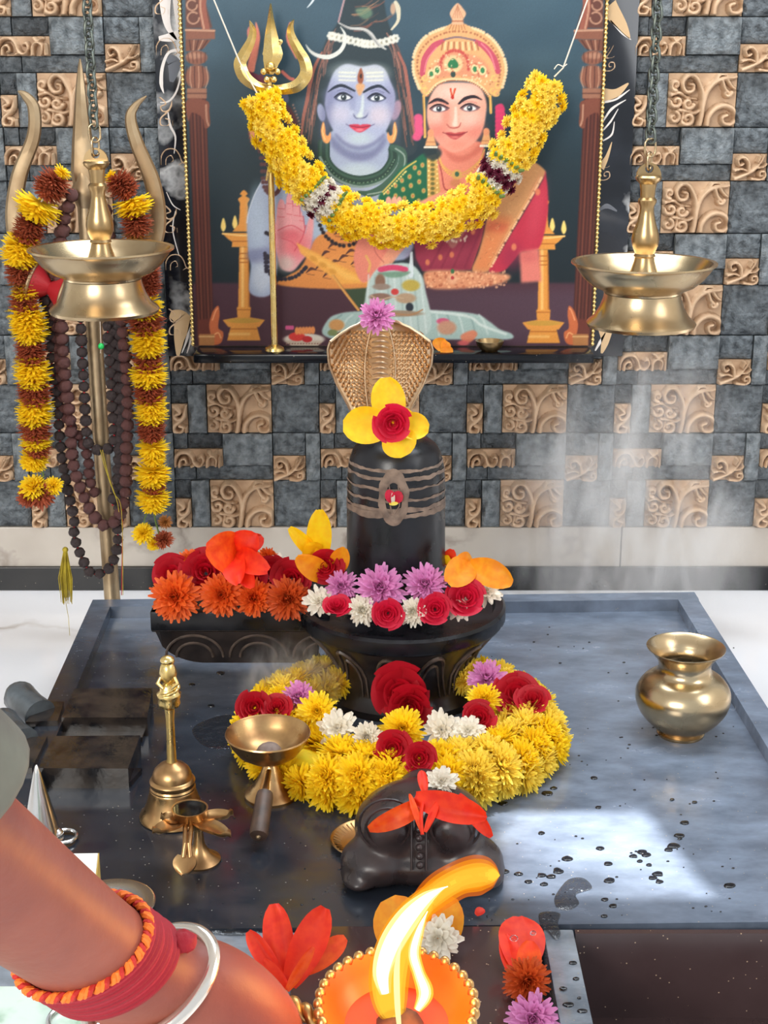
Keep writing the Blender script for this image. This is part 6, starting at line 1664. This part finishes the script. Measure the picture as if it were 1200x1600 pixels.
# ---- garland hung on the picture
YGa = 2.80
def hg(px, py, dy=0): return PY(px, py, YGa + dy)
path = [(404, 156), (428, 205), (456, 254), (486, 296), (520, 322), (560, 342), (610, 354), (660, 352), (708, 336), (746, 312), (776, 278), (806, 234), (834, 180), (864, 122)]
gpth = spline(path, 14)
PG = empty('picture_garland', hg(640, 356), 'thick yellow flower garland with white and plum bands hung across the picture', 'garland')
cum = [0]
for a, b in zip(gpth, gpth[1:]): cum.append(cum[-1] + float(np.hypot(*(b - a))))
tot = cum[-1]; rr = random.Random(11)
def at(s):
    x = np.interp(s, cum, [p[0] for p in gpth]); y = np.interp(s, cum, [p[1] for p in gpth])
    s2 = min(s + 4, tot); x2 = np.interp(s2, cum, [p[0] for p in gpth]); y2 = np.interp(s2, cum, [p[1] for p in gpth])
    d = np.array((x2 - x, y2 - y)); d = d / (np.hypot(*d) + 1e-9); return x, y, d
def sof(px): return float(np.interp(px, [p[0] for p in gpth], cum))
bL, bR = sof(505), sof(779)
mh = mpp(hg(640, 356)); s = 0; row = 0
while s < tot:
    x, y, d = at(s); band = None
    for bc in (bL, bR):
        if abs(s - bc) < 7: band = 'floret_plum'
        elif abs(s - bc) < 19: band = 'floret_white'
    hw = 27 if band is None else 24
    for j, off in enumerate((-1, -.5, 0, .5, 1)):
        if band is None and (row + j) % 6 == 5: continue
        o_ = off + rr.uniform(-.12, .12) + (.12 if row % 2 else -.12)
        px_ = x - d[1] * o_ * hw + rr.uniform(-2, 2); py_ = y + d[0] * o_ * hw + rr.uniform(-2, 2)
        bul = math.sqrt(max(0, 1 - min(1, o_ * o_)))
        p = hg(px_, py_, -.030 * bul)
        side = V((-d[1] * o_, -.35 - bul, -d[0] * o_)).normalized()
        q = side.to_track_quat('Z', 'Y') @ Matrix.Rotation(rr.uniform(0, 6), 3, 'Z').to_quaternion()
        sc_2 = (11.0 if band is None else 9.5) * mh * rr.uniform(.9, 1.12)
        inst('flower', FLW[band or ('floret2' if rr.random() < (.55 if px_ > 640 else .25) else 'floret')], PG, p - PG.location, q.to_euler(), sc_2)
    s += 11.5 if band is None else 7.5; row += 1
MB().tube([hg(x, y, .0) for x, y in gpth[::4]], 22 * mh, 10, flat=.8).build('core', 'p_yellow', PG)
for bc in (bL, bR):
    for sg in (-1, 1):
        x, y, d = at(bc + sg * 24)
        for k in range(6):
            o_ = -1 + k * .4
            MB().tube([hg(x - d[1] * o_ * 22, y + d[0] * o_ * 22, -.03), hg(x - d[1] * o_ * 26 + 4, y + d[0] * o_ * 26 - 3, -.036)], [.004, .0025], 6).build('leaf', 'stem_green', PG)
for pts in (((326, -20), (374, 96), (404, 150)), ((925, -20), (880, 106), (866, 120))):
    MB().tube([hg(x, y, .01) for x, y in pts], .0014, 6).build('cord', 'thread', PG)
line3 = [(866, 108), (872, 101), (880, 104), (886, 100)]
MB().tube(vspl([hg(x, y, .005) for x, y in line3], 4), .001, 5).build('knot', 'thread', PG)
# ================================================================== stone bull seen from behind, and the offerings round it
nb = PZ(655, 1392, ZT + .004)
ND = empty('stone_bull', V((nb.x, 1.60, ZT + .004)), 'small black stone bull statue kneeling with its back to the viewer', 'statue')
def npt(px, py, Y): return PY(px, py, Y)
mb = MB()
k_ = mpp(npt(655, 1320, 1.60))
zb = ZT + .004
for px, py, Y, rx, ry, rz in ((658, 1318, 1.62, .084, .080, .052), (660, 1290, 1.64, .066, .075, .040), (610, 1296, 1.60, .042, .060, .036), (706, 1298, 1.60, .042, .060, .036),
                              (662, 1282, 1.70, .040, .045, .040), (590, 1356, 1.57, .046, .045, .028), (728, 1356, 1.57, .046, .045, .028), (658, 1360, 1.57, .085, .04, .026),
                              (562, 1372, 1.56, .024, .04, .012), (764, 1366, 1.57, .020, .045, .012), (607, 1298, 1.556, .030, .020, .028), (707, 1300, 1.556, .030, .020, .028)):
    c = npt(px, py, Y); c.z = max(c.z, zb + rz * .75)
    mb.ball(c, (rx, ry, rz), 20, 14)
bo = mb.build('body', mat('bull_stone', (40, 33, 34), .24, c2=(60, 50, 50), nscale=30, rough2=.4, bump=.1, bscale=70, bdist=.002), ND)
rm = bo.modifiers.new('remesh', 'REMESH'); rm.mode = 'VOXEL'; rm.voxel_size = .0035; rm.use_smooth_shade = True
sm_ = bo.modifiers.new('smooth', 'SMOOTH'); sm_.iterations = 12; sm_.factor = .6
# carved rings on the haunches, spine beads, tail, horns
for px, s in ((606, -1), (708, 1)):
    c = npt(px, 1298, 1.536)
    for rr_ in (.026, .034):
        MB().tube([c + V((math.cos(a) * rr_, .016 * (rr_ / .034) ** 2 - .003, math.sin(a) * rr_)) for a in np.linspace(0, 2 * math.pi, 29)[:-1]], .0018, 6, closed=True).build('carved_ring', 'bull_stone', ND)
for q in range(6):
    MB().ball(npt(654 + q * .4, 1282 + q * 14, 1.545 - q * .0035), .0046, 12, 8).build('spine_bead', 'bull_stone', ND)
for dx in (-11, 12): MB().tube([npt(654 + dx, y, 1.548 - (y - 1275) * .00026) for y in (1272, 1300, 1330, 1360)], .0016, 6).build('cloth_edge', 'bull_stone', ND)
for s in (-1, 1):
    MB().tube([npt(660 + s * 18, 1262, 1.74), npt(660 + s * 28, 1252, 1.745), npt(660 + s * 26, 1242, 1.75)], [.008, .006, .002], 10).build('horn', 'bull_stone', ND)
# scarlet canna draped over the bull
canna('canna_flower', npt(665, 1262, 1.57), [(668, 1250, 576, 1296, 16, 1.56, 1.535, .40, 'p_canna_orange'), (648, 1246, 760, 1276, 23, 1.545, 1.50, .06, 'p_canna_red'), (716, 1242, 768, 1308, 12, 1.54, 1.505, .22, 'p_canna_red'),
                                             (664, 1240, 658, 1204, 8, 1.56, 1.59, .05, 'p_canna_red'), (660, 1302, 640, 1240, 5, 1.505, 1.54, .05, 'p_canna_orange'), (664, 1300, 684, 1252, 6, 1.505, 1.53, .05, 'p_canna_red')],
      'scarlet canna flower draped over the back of the stone bull', 'p_canna_red', [(664, 1242, 1.55), (658, 1272, 1.52), (660, 1304, 1.505)])
put_mum('white', 690, 1222, 1.63, 26, 40, 'white chrysanthemum behind the scarlet canna on the bull')
# amber petals with a white flower leaning before the plinth
Yp = 1.42
canna('canna_flower', PY(655, 1500, Yp), [(652, 1500, 606, 1404, 42, 1.39, 1.43, .05, None), (660, 1500, 704, 1400, 38, 1.39, 1.43, .05, None), (668, 1490, 700, 1495, 12, 1.39, 1.38, .1, None)], 'amber canna petals behind the flame bowl', 'p_canna_amber')
put_mum('white', 684, 1466, 1.375, 38, 72, 'large white daisy-like flower against the amber petals behind flame')
# scarlet canna at the left beside the hand
zf = ZT + .004
canna('canna_flower', PZ(452, 1540, zf), [(446, 1540, 428, 1412, 24, 1.30, 1.36, .05, 'p_canna_red'), (452, 1540, 508, 1418, 27, 1.30, 1.35, .07, 'p_canna_red'), (440, 1530, 388, 1455, 15, 1.30, 1.33, .06, 'p_canna_red'), (470, 1520, 540, 1465, 18, 1.31, 1.34, .04, 'p_canna_orange'), (448, 1545, 412, 1500, 12, 1.29, 1.29, .08, 'p_canna_red'), (448, 1548, 490, 1480, 9, 1.285, 1.29, .1, 'p_canna_orange')],
      'scarlet canna flower standing open beside the hand', 'p_canna_red', [(446, 1550, 1.29), (440, 1575, 1.27), (434, 1600, 1.25)])
# flowers in the slot
canna('canna_flower', PZ(815, 1490, ZT), [(818, 1520, 812, 1432, 36, 1.36, 1.43, .06, None), (822, 1540, 828, 1470, 20, 1.35, 1.38, .08, 'p_canna_orange'), (806, 1530, 790, 1460, 16, 1.355, 1.40, .05, None)], 'red canna petal with water drops lying in the slot', 'p_canna_red')
dpz = MB()
wd = empty('petal_drop', PY(805, 1462, 1.40), 'clear water drops on the red petal in the slot', 'water drop')
for x, y, rd in ((803, 1466, .0046), (833, 1458, .0034), (826, 1488, .0024)):
    MB().ball(PY(x, y, 1.378), (rd, .002, rd * .85), 12, 8).build('drop', 'water', wd)
put_mum('rust', 822, 1532, 1.335, 38, 62, 'rust-red chrysanthemum in the slot below the red petal')
put_mum('lilac', 832, 1592, 1.28, 44, 55, 'lilac chrysanthemum at the bottom of the slot')
sp1 = empty('petal_scrap', PZ(750, 1425, ZT + .006), 'tiny red petal scrap on the plinth edge beside the bull', 'petal')
big_petal(PZ(744, 1430, ZT + .006), PZ(756, 1420, ZT + .01), .006, V((0, -.3, 1)), .1, .2, .05, 3, 5, 6).build('petal', 'p_canna_red', sp1, smooth=80)

# ------------------------------------------------------------------ water lying on the stone
def blob(pts, z, h, name='puddle'):
    """low meniscus of water with an irregular outline in frame pixels"""
    P = spline(pts, 4, True); c = sum(P) / len(P); vs = []; n = len(P)
    for s, hh in ((1, 0), (.93, .75 * h), (.75, h), (.4, h)):
        for p in P: q = PZ(*(c + (p - c) * s), z); vs.append(q + V((0, 0, hh)))
    vs.append(PZ(*c, z) + V((0, 0, h)))
    fs = [(r8 * n + j, (r8 + 1) * n + j, (r8 + 1) * n + (j + 1) % n, r8 * n + (j + 1) % n) for r8 in range(3) for j in range(n)]
    fs += [(3 * n + j, 4 * n, 3 * n + (j + 1) % n) for j in range(n)]
    mb = MB().add(vs, [f[::-1] for f in fs])
    return mb
zw = ZT + .0003
for nm, pts, lb in (('a', [(866, 1408), (870, 1395), (888, 1374), (912, 1372), (925, 1388), (900, 1398), (905, 1412), (890, 1422), (872, 1420)], 'ragged water puddle on the platform right of the flame'),
                    ('b', [(842, 1428), (860, 1424), (876, 1428), (872, 1442), (876, 1460), (868, 1468), (856, 1456), (846, 1448)], 'small puddle at the head of the wet strip'),
                    ('c', [(300, 1140), (330, 1122), (370, 1116), (410, 1122), (430, 1140), (400, 1160), (360, 1170), (320, 1166)], 'wide shallow puddle between the bell and the incense cup'),
                    ('d', [(312, 1440), (350, 1432), (405, 1436), (410, 1456), (370, 1462), (330, 1458)], 'wet patch on the front ledge above the hand')):
    p = blob(pts, zw + (.0 if nm != 'd' else -.0035), .0013).build('puddle', 'puddle_film', None, smooth=80); tag(p, lb, 'puddle')
dr = MB(); rr = random.Random(21)
spots = [(788, 1362, 10), (810, 1366, 9), (826, 1378, 7), (846, 1368, 9), (850, 1382, 8), (872, 1362, 8), (862, 1370, 7), (886, 1342, 11), (870, 1359, 6), (938, 1326, 8), (950, 1350, 9), (952, 1376, 8), (1004, 1332, 9), (1010, 1336, 8), (1044, 1328, 8), (1052, 1322, 9), (1062, 1306, 7), (1020, 1372, 7), (1028, 1366, 9), (1030, 1378, 7), (1140, 1384, 9), (945, 1406, 7), (958, 1416, 6), (935, 1262, 6), (846, 1302, 5), (855, 1240, 8), (848, 1223, 6), (865, 1232, 7), (786, 1256, 9), (840, 1230, 6), (928, 1216, 8), (1070, 1286, 7), (1085, 1254, 5), (1050, 1250, 4), (895, 1505, 7), (900, 1530, 6), (888, 1570, 8), (910, 1580, 7), (905, 1560, 5), (880, 1545, 5), (1000, 1346, 6), (1014, 1352, 6), (990, 1338, 6), (944, 1432, 7), (1062, 1311, 5), (180, 1180, 5), (130, 1168, 6), (150, 1160, 5), (120, 1185, 5), (345, 1052, 6), (330, 1103, 8), (300, 1070, 5)]
for x, y, r8 in spots:
    n = 8; w_ = r8 * rr.uniform(.7, 1.2)
    o = blob([(x + w_ * math.cos(a) * rr.uniform(.8, 1.15), y + w_ * .42 * math.sin(a) * rr.uniform(.8, 1.15)) for a in np.linspace(0, 2 * math.pi, n + 1)[:-1]], zw if not (880 < x < 930 and y > 1450) else zw - .001, .0016)
    dr.add(o.v, o.f)
for k in range(260):
    x, y = rr.uniform(300, 1150), rr.uniform(980, 1440)
    if 380 < x < 870 and 1030 < y < 1300: continue
    r8 = rr.uniform(1, 2.6)
    o = blob([(x + r8 * math.cos(a), y + r8 * .45 * math.sin(a)) for a in np.linspace(0, 2 * math.pi, 6)[:-1]], zw, .0006); dr.add(o.v, o.f)
d_ = dr.build('water_drops', 'wet_film', None, smooth=80); tag(d_, 'scattered water drops and spatter on the granite platform', 'water drops', kind='stuff')
# ------------------------------------------------------------------ things by the forearm, lower left
bx = PZ(150, 1378, ZT)
BX = empty('small_box', bx, 'small white box with a yellow side behind the wrist', 'box')
zt_ = ZT + .055
P4 = [PZ(96, 1332, zt_), PZ(154, 1332, zt_), PZ(176, 1388, zt_ - .0), PZ(96, 1400, zt_)]
m4 = MB(); m4.prism([(p.x, p.y) for p in [PZ(90, 1334, zt_), PZ(96, 1420, zt_), PZ(146, 1400, zt_), PZ(153, 1333, zt_)]], ZT + .0005, zt_)
m4.build('carton', mat('paper_white', (226, 222, 214), .6), BX, smooth=0)
p0_, p1_ = PZ(153.5, 1333, zt_), PZ(146.5, 1400, zt_)
MB().prism([(p0_.x, p0_.y), (p1_.x, p1_.y), (p1_.x + .001, p1_.y), (p0_.x + .001, p0_.y)], ZT + .0005, zt_).build('side_panel', mat('paper_gold', (190, 158, 78), .5), BX, smooth=0)
pc = PZ(172, 1420, ZT + .001)
sp = MB().lathe([(0, 0), (.035, 0), (.050, .006), (.053, .008), (.050, .009), (.034, .003), (0, .003)], (pc.x, pc.y, pc.z), 48).build('steel_plate', 'steel', None, loc=pc); tag(sp, 'steel plate rim peeping out above the wrist threads', 'plate')
# supports: a low stool carries the plate
marble_mat('green_glass', (206, 222, 212), (110, 150, 110), 14, .1, .06, (150, 186, 160))
gpz = PA(20, 1600, 1.00); ztab = gpz.z
gs = MB().box((gpz.x - .16, gpz.y - .14, 0), (gpz.x + .055, gpz.y + .045, ztab), .004).build('side_table', 'green_glass', None, loc=(gpz.x, gpz.y, 0)); tag(gs, 'green and white marbled low table under the forearm', 'table')
rn = PZ(118, 1596, ztab)
rg = MB().tube([V((rn.x + math.cos(a) * .018, rn.y + math.sin(a) * .018, ztab + .002)) for a in np.linspace(0, 2 * math.pi, 33)[:-1]], .002, 8, closed=True).build('glass_ring', 'steel', None, loc=(rn.x, rn.y, ztab)); tag(rg, 'small shiny ring on the marbled table below wrist', 'ring')
# ================================================================== arm holding the flame bowl
mat('skin', (158, 86, 66), .5, c2=(126, 60, 47), nscale=11, ndetail=7, sss=.2, bump=.3, bscale=120, bdist=.0014)
arm = [(-190, 1235, .60, 138), (-60, 1335, .665, 124), (60, 1425, .725, 106), (150, 1490, .77, 95), (235, 1540, .805, 94), (300, 1556, .822, 104), (362, 1592, .838, 98), (412, 1636, .85, 78), (446, 1666, .856, 48)]
AP = [PA(x, y, a) for x, y, a, r_ in arm]; AR = [r_ * a / F for x, y, a, r_ in arm]
idx_ = np.linspace(0, 1, len(arm))
sp4 = spline([(*p, r_) for p, r_ in zip(AP, AR)], 5)
body = MB()
body.tube([V(p[:3]) for p in sp4], [float(p[3]) for p in sp4], 24, up=FWD, flat=.80)
PR = empty('person', V((AP[0].x, AP[0].y, 0.0)), 'bare forearm and hand with red wrist threads holding out the burning lamp', 'person')
# knuckle ridge and fingers closed round the handle
def fing(pts, r0, r1):
    P = vspl([PA(*p) for p in pts], 4); body.tube(P, list(np.linspace(r0, r1, len(P))), 12); body.ball(P[-1], r1 * 1.02, 12, 8)
fing([(395, 1600, .838), (440, 1625, .848), (472, 1650, .862), (478, 1690, .885), (450, 1700, .90), (418, 1680, .898)], .0125, .0095)
fing([(375, 1640, .842), (420, 1665, .852), (448, 1690, .866), (452, 1725, .888), (424, 1735, .90), (394, 1712, .90)], .0125, .0095)
fing([(350, 1672, .842), (392, 1700, .852), (418, 1725, .866), (420, 1758, .886), (394, 1766, .898), (366, 1745, .898)], .012, .009)
fing([(322, 1700, .84), (356, 1730, .85), (378, 1752, .862), (380, 1780, .88), (356, 1786, .89), (336, 1768, .89)], .0105, .008)
fing([(300, 1600, .84), (345, 1602, .872), (392, 1604, .895), (428, 1608, .902), (452, 1618, .90)], .0135, .0105)
bo = body.build('arm', 'skin', PR)
rm = bo.modifiers.new('remesh', 'REMESH'); rm.mode = 'VOXEL'; rm.voxel_size = .0026; rm.use_smooth_shade = True
sm_ = bo.modifiers.new('smooth', 'SMOOTH'); sm_.iterations = 10; sm_.factor = .5
# sleeve at the elbow
sl = MB(); S0 = [PA(-260, 1105, .585), PA(-160, 1165, .615), PA(-90, 1210, .635), PA(-55, 1235, .645)]
sl.tube(vspl(S0, 4), list(np.interp(np.linspace(0, 1, 13), [0, .7, 1], [.042, .037, .035])), 22, up=FWD, flat=.9, cap=False)
so = sl.build('sleeve', mat('sleeve_cloth', (124, 126, 112), .8, c2=(96, 92, 84), nscale=18, bump=.4, bscale=30, bdist=.004), PR)
sd = so.modifiers.new('solid', 'SOLIDIFY'); sd.thickness = .003
def frame_at(t):
    """position, axis, radius along the arm, t in control-point units"""
    i = int(t * 5); i = min(max(i, 1), len(sp4) - 2)
    p = V(sp4[i][:3]); ax = (V(sp4[i + 1][:3]) - V(sp4[i - 1][:3])).normalized()
    return p, ax, float(sp4[i][3])
def ring_pts(t, grow, tilt=0, n=48, sx=0.0):
    p, ax, r_ = frame_at(t)
    u = (FWD - ax * FWD.dot(ax)).normalized(); w_ = ax.cross(u)
    out = []
    for k in range(n):
        a = 2 * math.pi * k / n
        out.append(p + (u * math.cos(a) * .80 + w_ * math.sin(a)) * (r_ + grow) + ax * (tilt * math.sin(a) + sx))
    return out
WT = empty('wrist_thread', frame_at(3.2)[0], 'wide band of crimson sacred threads wound round the wrist', 'wrist band')
for k in range(9):
    pts = ring_pts(3.1 + .0, .0012 + .0004 * (k % 3), .010, sx=-.008 + k * .0031)
    MB().tube(pts, .0024, 7, closed=True).build('thread', mat('crimson_thread' if k % 3 else 'crimson_thread_pale', (150, 4, 30) if k % 3 else (172, 26, 46), .7, bump=.5, bscale=400, bdist=.001) if k < 2 else ('crimson_thread' if k % 3 else 'crimson_thread_pale'), WT)
OB = empty('braided_cord', frame_at(3)[0], 'orange and red braided cord beside the crimson threads on wrist', 'wrist band')
mat('orange_cord', (240, 120, 36), .7); mat('red_cord', (190, 40, 30), .7)
base = ring_pts(3.1, .0022, .010, n=160, sx=-.013)
for ph, m in ((0, 'orange_cord'), (math.pi, 'red_cord'), (math.pi / 2, 'orange_cord')):
    p, ax, r_ = frame_at(3.1)
    pts = []
    for k, q in enumerate(base):
        rad = (q - p); rad = (rad - ax * rad.dot(ax)).normalized()
        a = k / 160 * 2 * math.pi * 26 + ph
        pts.append(q + rad * .0016 * math.cos(a) + ax * .0018 * math.sin(a))
    MB().tube(pts, .0016, 6, closed=True).build('strand', m, OB)
KN = MB().ball(ring_pts(3.1, .004, .010, sx=.02)[13], (.008, .007, .006), 14, 10, fn=lambda q: 1 + .25 * noise.noise(q * 4)).build('knot', 'crimson_thread', WT)
bg = MB().tube(ring_pts(4.1, .004, .012, n=64), .0042, 12, closed=True).build('bangle', mat('silver_bangle', (232, 224, 214), .18, .9), None, loc=frame_at(4.1)[0])
tag(bg, 'pale silver bangle round the wrist in front of crimson threads', 'bangle')

# ------------------------------------------------------------------ the flame bowl
lc = PA(620, 1566, .85)
tiltM = Matrix.Rotation(R(7), 4, 'X')
q_ = .85 / F
LP = empty('flame_bowl', lc, 'brass hand lamp bowl with scalloped rim, glowing orange round its flame', 'oil lamp')
mat('bowl_brass', (214, 170, 110), .3, 1.0, c2=(190, 140, 84), nscale=40, rough2=.42)
mat('bowl_inside', (236, 112, 30), .34, .3, c2=(226, 92, 20), nscale=20)  # orange base paints in the glow the flame throws on the brass
out = [(0, -84), (40, -84), (44, -78), (60, -70), (92, -48), (112, -20), (118, -6), (121, 0), (117, 2)]
MB().lathe([(a * q_, b * q_) for a, b in out], lc, 64, tiltM).build('bowl', 'bowl_brass', LP, smooth=50)
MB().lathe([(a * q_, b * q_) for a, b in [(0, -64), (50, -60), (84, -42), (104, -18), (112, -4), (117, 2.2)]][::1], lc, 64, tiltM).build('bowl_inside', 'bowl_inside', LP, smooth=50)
sc = MB().ball((0, 0, 0), 1, 10, 8).mesh('scallop', 'bowl_brass', 80)
for k in range(36):
    a = 2 * math.pi * k / 36
    v = tiltM @ V((math.cos(a) * 122 * q_, math.sin(a) * 122 * q_, -3 * q_))
    inst('scallop', sc, LP, v, (R(7), 0, a), (9 * q_, 9.5 * q_, 11 * q_))
# oil, wick
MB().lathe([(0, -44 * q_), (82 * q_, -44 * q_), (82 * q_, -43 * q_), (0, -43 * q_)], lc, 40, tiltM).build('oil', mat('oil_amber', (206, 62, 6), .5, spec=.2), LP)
MB().ball(lc + tiltM @ V((.002, -.006, -34 * q_)), (38 * q_, 34 * q_, 26 * q_), 20, 14, fn=lambda p: 1 + .12 * noise.noise(p * 3)).build('wick', mat('wick_char', (96, 58, 40), .8, c2=(44, 30, 30), nscale=60), LP)
# twisted handle running back into the fist
h0, h1 = PA(512, 1602, .853), PA(330, 1500, .885)
for ph in (0, math.pi):
    pts = []
    ax = (h1 - h0).normalized(); e1 = ax.orthogonal().normalized(); e2 = ax.cross(e1)
    for k in range(70):
        t = k / 69; a = t * 2 * math.pi * 5 + ph
        pts.append(h0.lerp(h1, t) + (e1 * math.cos(a) + e2 * math.sin(a)) * 7 * q_)
    MB().tube(pts, 9 * q_, 10).build('handle', 'bowl_brass', LP)
# flame
def fmat(name, c, strength, alpha):
    m = bpy.data.materials.new(name); m.use_nodes = True; N = m.node_tree.nodes; L = m.node_tree.links; N.clear()
    o = N.new('ShaderNodeOutputMaterial'); e = N.new('ShaderNodeEmission'); t = N.new('ShaderNodeBsdfTransparent'); x = N.new('ShaderNodeMixShader')
    e.inputs['Color'].default_value = (*c, 1); e.inputs['Strength'].default_value = strength; x.inputs['Fac'].default_value = alpha
    L.new(t.outputs[0], x.inputs[1]); L.new(e.outputs[0], x.inputs[2]); L.new(x.outputs[0], o.inputs[0]); MATS[name] = m
fmat('flame_edge', (1.0, .20, .005), 1.0, .30); fmat('flame_orange', (1.0, .36, .01), 1.15, .38); fmat('flame_yellow', (1.0, .66, .06), 1.3, .42); fmat('flame_pale', (1.0, .88, .40), 1.6, .5); fmat('flame_white', (1.0, .95, .78), 2.2, .65)
FM = LP
def tongue(pts, name, m, k=1.0, da=0.0):
    P = spline([(*PA(x, y, a + da), r_ * k * a / F) for x, y, a, r_ in pts], 7)
    return MB().tube([V(p[:3]) for p in P], [max(.0003, float(p[3])) for p in P], 18, up=FWD, flat=.7).build(name, m, FM, smooth=80)
af = .845
main = [(622, 1600, af, 12), (610, 1568, af, 26), (608, 1524, af, 31), (620, 1474, af, 29), (644, 1432, af, 25), (678, 1397, af, 18), (714, 1378, af, 16), (746, 1369, af, 18), (766, 1365, af, 11), (775, 1362, af, .6)]
side = [(652, 1578, af, 6), (664, 1552, af, 13), (654, 1520, af, 10), (646, 1488, af, 11), (655, 1452, af, 8), (668, 1424, af, .6)]
tip = [(640, 1440, af, 16), (680, 1398, af, 27), (716, 1375, af, 28), (748, 1367, af, 30), (770, 1367, af, 20), (781, 1368, af, .6)]
tongue(tip, 'flame_tip', 'flame_edge', 1.05, .006); tongue(tip, 'flame_tip', 'flame_orange', .84, .005)
tongue(tip, 'flame_tip', 'flame_yellow', .62, .003); tongue(tip[1:], 'flame_tip', 'flame_yellow', .44, .002)
tongue(main, 'flame_mantle', 'flame_orange', 1.05, .004); tongue(main, 'flame_mantle', 'flame_yellow', .88, .003); tongue(main[:8] + [(752, 1368, af, .6)], 'flame_mantle', 'flame_yellow', .7, .002)
tongue(side, 'flame_mantle', 'flame_yellow', 1.05, .002); tongue(side, 'flame_core', 'flame_pale', .75, 0); tongue(side, 'flame_core', 'flame_white', .45, -.002)
core = [(602, 1552, af, 8), (598, 1518, af, 14), (611, 1476, af, 17), (636, 1436, af, 16), (664, 1406, af, 10), (688, 1390, af, 3), (700, 1385, af, .5)]
tongue(core, 'flame_core', 'flame_pale', 1.15, -.001); tongue(core, 'flame_core', 'flame_white', .72, -.004)
tongue([(624, 1606, af, 3.5), (621, 1570, af, 4.5), (620, 1516, af, 4.5), (626, 1474, af, .6)], 'flame_core', 'flame_pale', 1, -.008)
pl_ = bpy.data.lights.new('flame_light', 'POINT'); pl_.energy = .75; pl_.color = (1.0, .42, .10); pl_.shadow_soft_size = .03
plo = bpy.data.objects.new('flame_light', pl_); col.objects.link(plo); plo.location = PA(628, 1500, .83)
# ================================================================== incense smoke
if hasattr(scene, 'cycles'): scene.cycles.volume_bounces = 3
def smoke(name, c, r_, dens, label, seed, nsc=2.6):
    m = bpy.data.materials.new(name); m.use_nodes = True; N = m.node_tree.nodes; L = m.node_tree.links; N.clear()
    o = N.new('ShaderNodeOutputMaterial'); v = N.new('ShaderNodeVolumeScatter'); v.inputs['Color'].default_value = (.98, .99, 1, 1); v.inputs['Anisotropy'].default_value = .2
    tc = N.new('ShaderNodeTexCoord'); mp = N.new('ShaderNodeMapping'); mp.inputs['Location'].default_value = (seed, 0, 0); mp.inputs['Scale'].default_value = (1.5, 1.5, .8)
    L.new(tc.outputs['Object'], mp.inputs['Vector'])
    n = N.new('ShaderNodeTexNoise'); n.inputs['Scale'].default_value = nsc; n.inputs['Detail'].default_value = 4; n.inputs['Distortion'].default_value = 1.2
    L.new(mp.outputs['Vector'], n.inputs['Vector'])
    mr = N.new('ShaderNodeMapRange'); mr.inputs['From Min'].default_value = .46; mr.inputs['From Max'].default_value = .72
    L.new(n.outputs['Fac'], mr.inputs['Value'])
    ln = N.new('ShaderNodeVectorMath'); ln.operation = 'LENGTH'; L.new(tc.outputs['Object'], ln.inputs[0])
    fo = N.new('ShaderNodeMapRange'); fo.interpolation_type = 'SMOOTHSTEP'; fo.inputs['From Min'].default_value = .35; fo.inputs['From Max'].default_value = 1.0; fo.inputs['To Min'].default_value = 1; fo.inputs['To Max'].default_value = 0
    L.new(ln.outputs['Value'], fo.inputs['Value'])
    a = N.new('ShaderNodeMath'); a.operation = 'MULTIPLY'; L.new(mr.outputs['Result'], a.inputs[0]); L.new(fo.outputs['Result'], a.inputs[1])
    b = N.new('ShaderNodeMath'); b.operation = 'MULTIPLY'; b.inputs[1].default_value = dens; L.new(a.outputs[0], b.inputs[0])
    L.new(b.outputs[0], v.inputs['Density']); L.new(v.outputs[0], o.inputs['Volume'])
    me = MB().ball((0, 0, 0), 1, 20, 12).mesh('incense_smoke', m, 80)
    ob = inst('incense_smoke', me, None, c, (0, 0, 0), r_)
    return tag(ob, label, 'smoke', kind='stuff')
smoke('smoke_tall', PY(985, 820, 2.64), (.30, .13, .42), 18.0, 'pale incense smoke drifting up before the wall at right', 1.3)
smoke('smoke_cup', PY(455, 1075, 2.03), (.10, .06, .10), 32.0, 'thin wisp of incense smoke curling above the brass cup', 4.1)
bpy.context.view_layer.update()
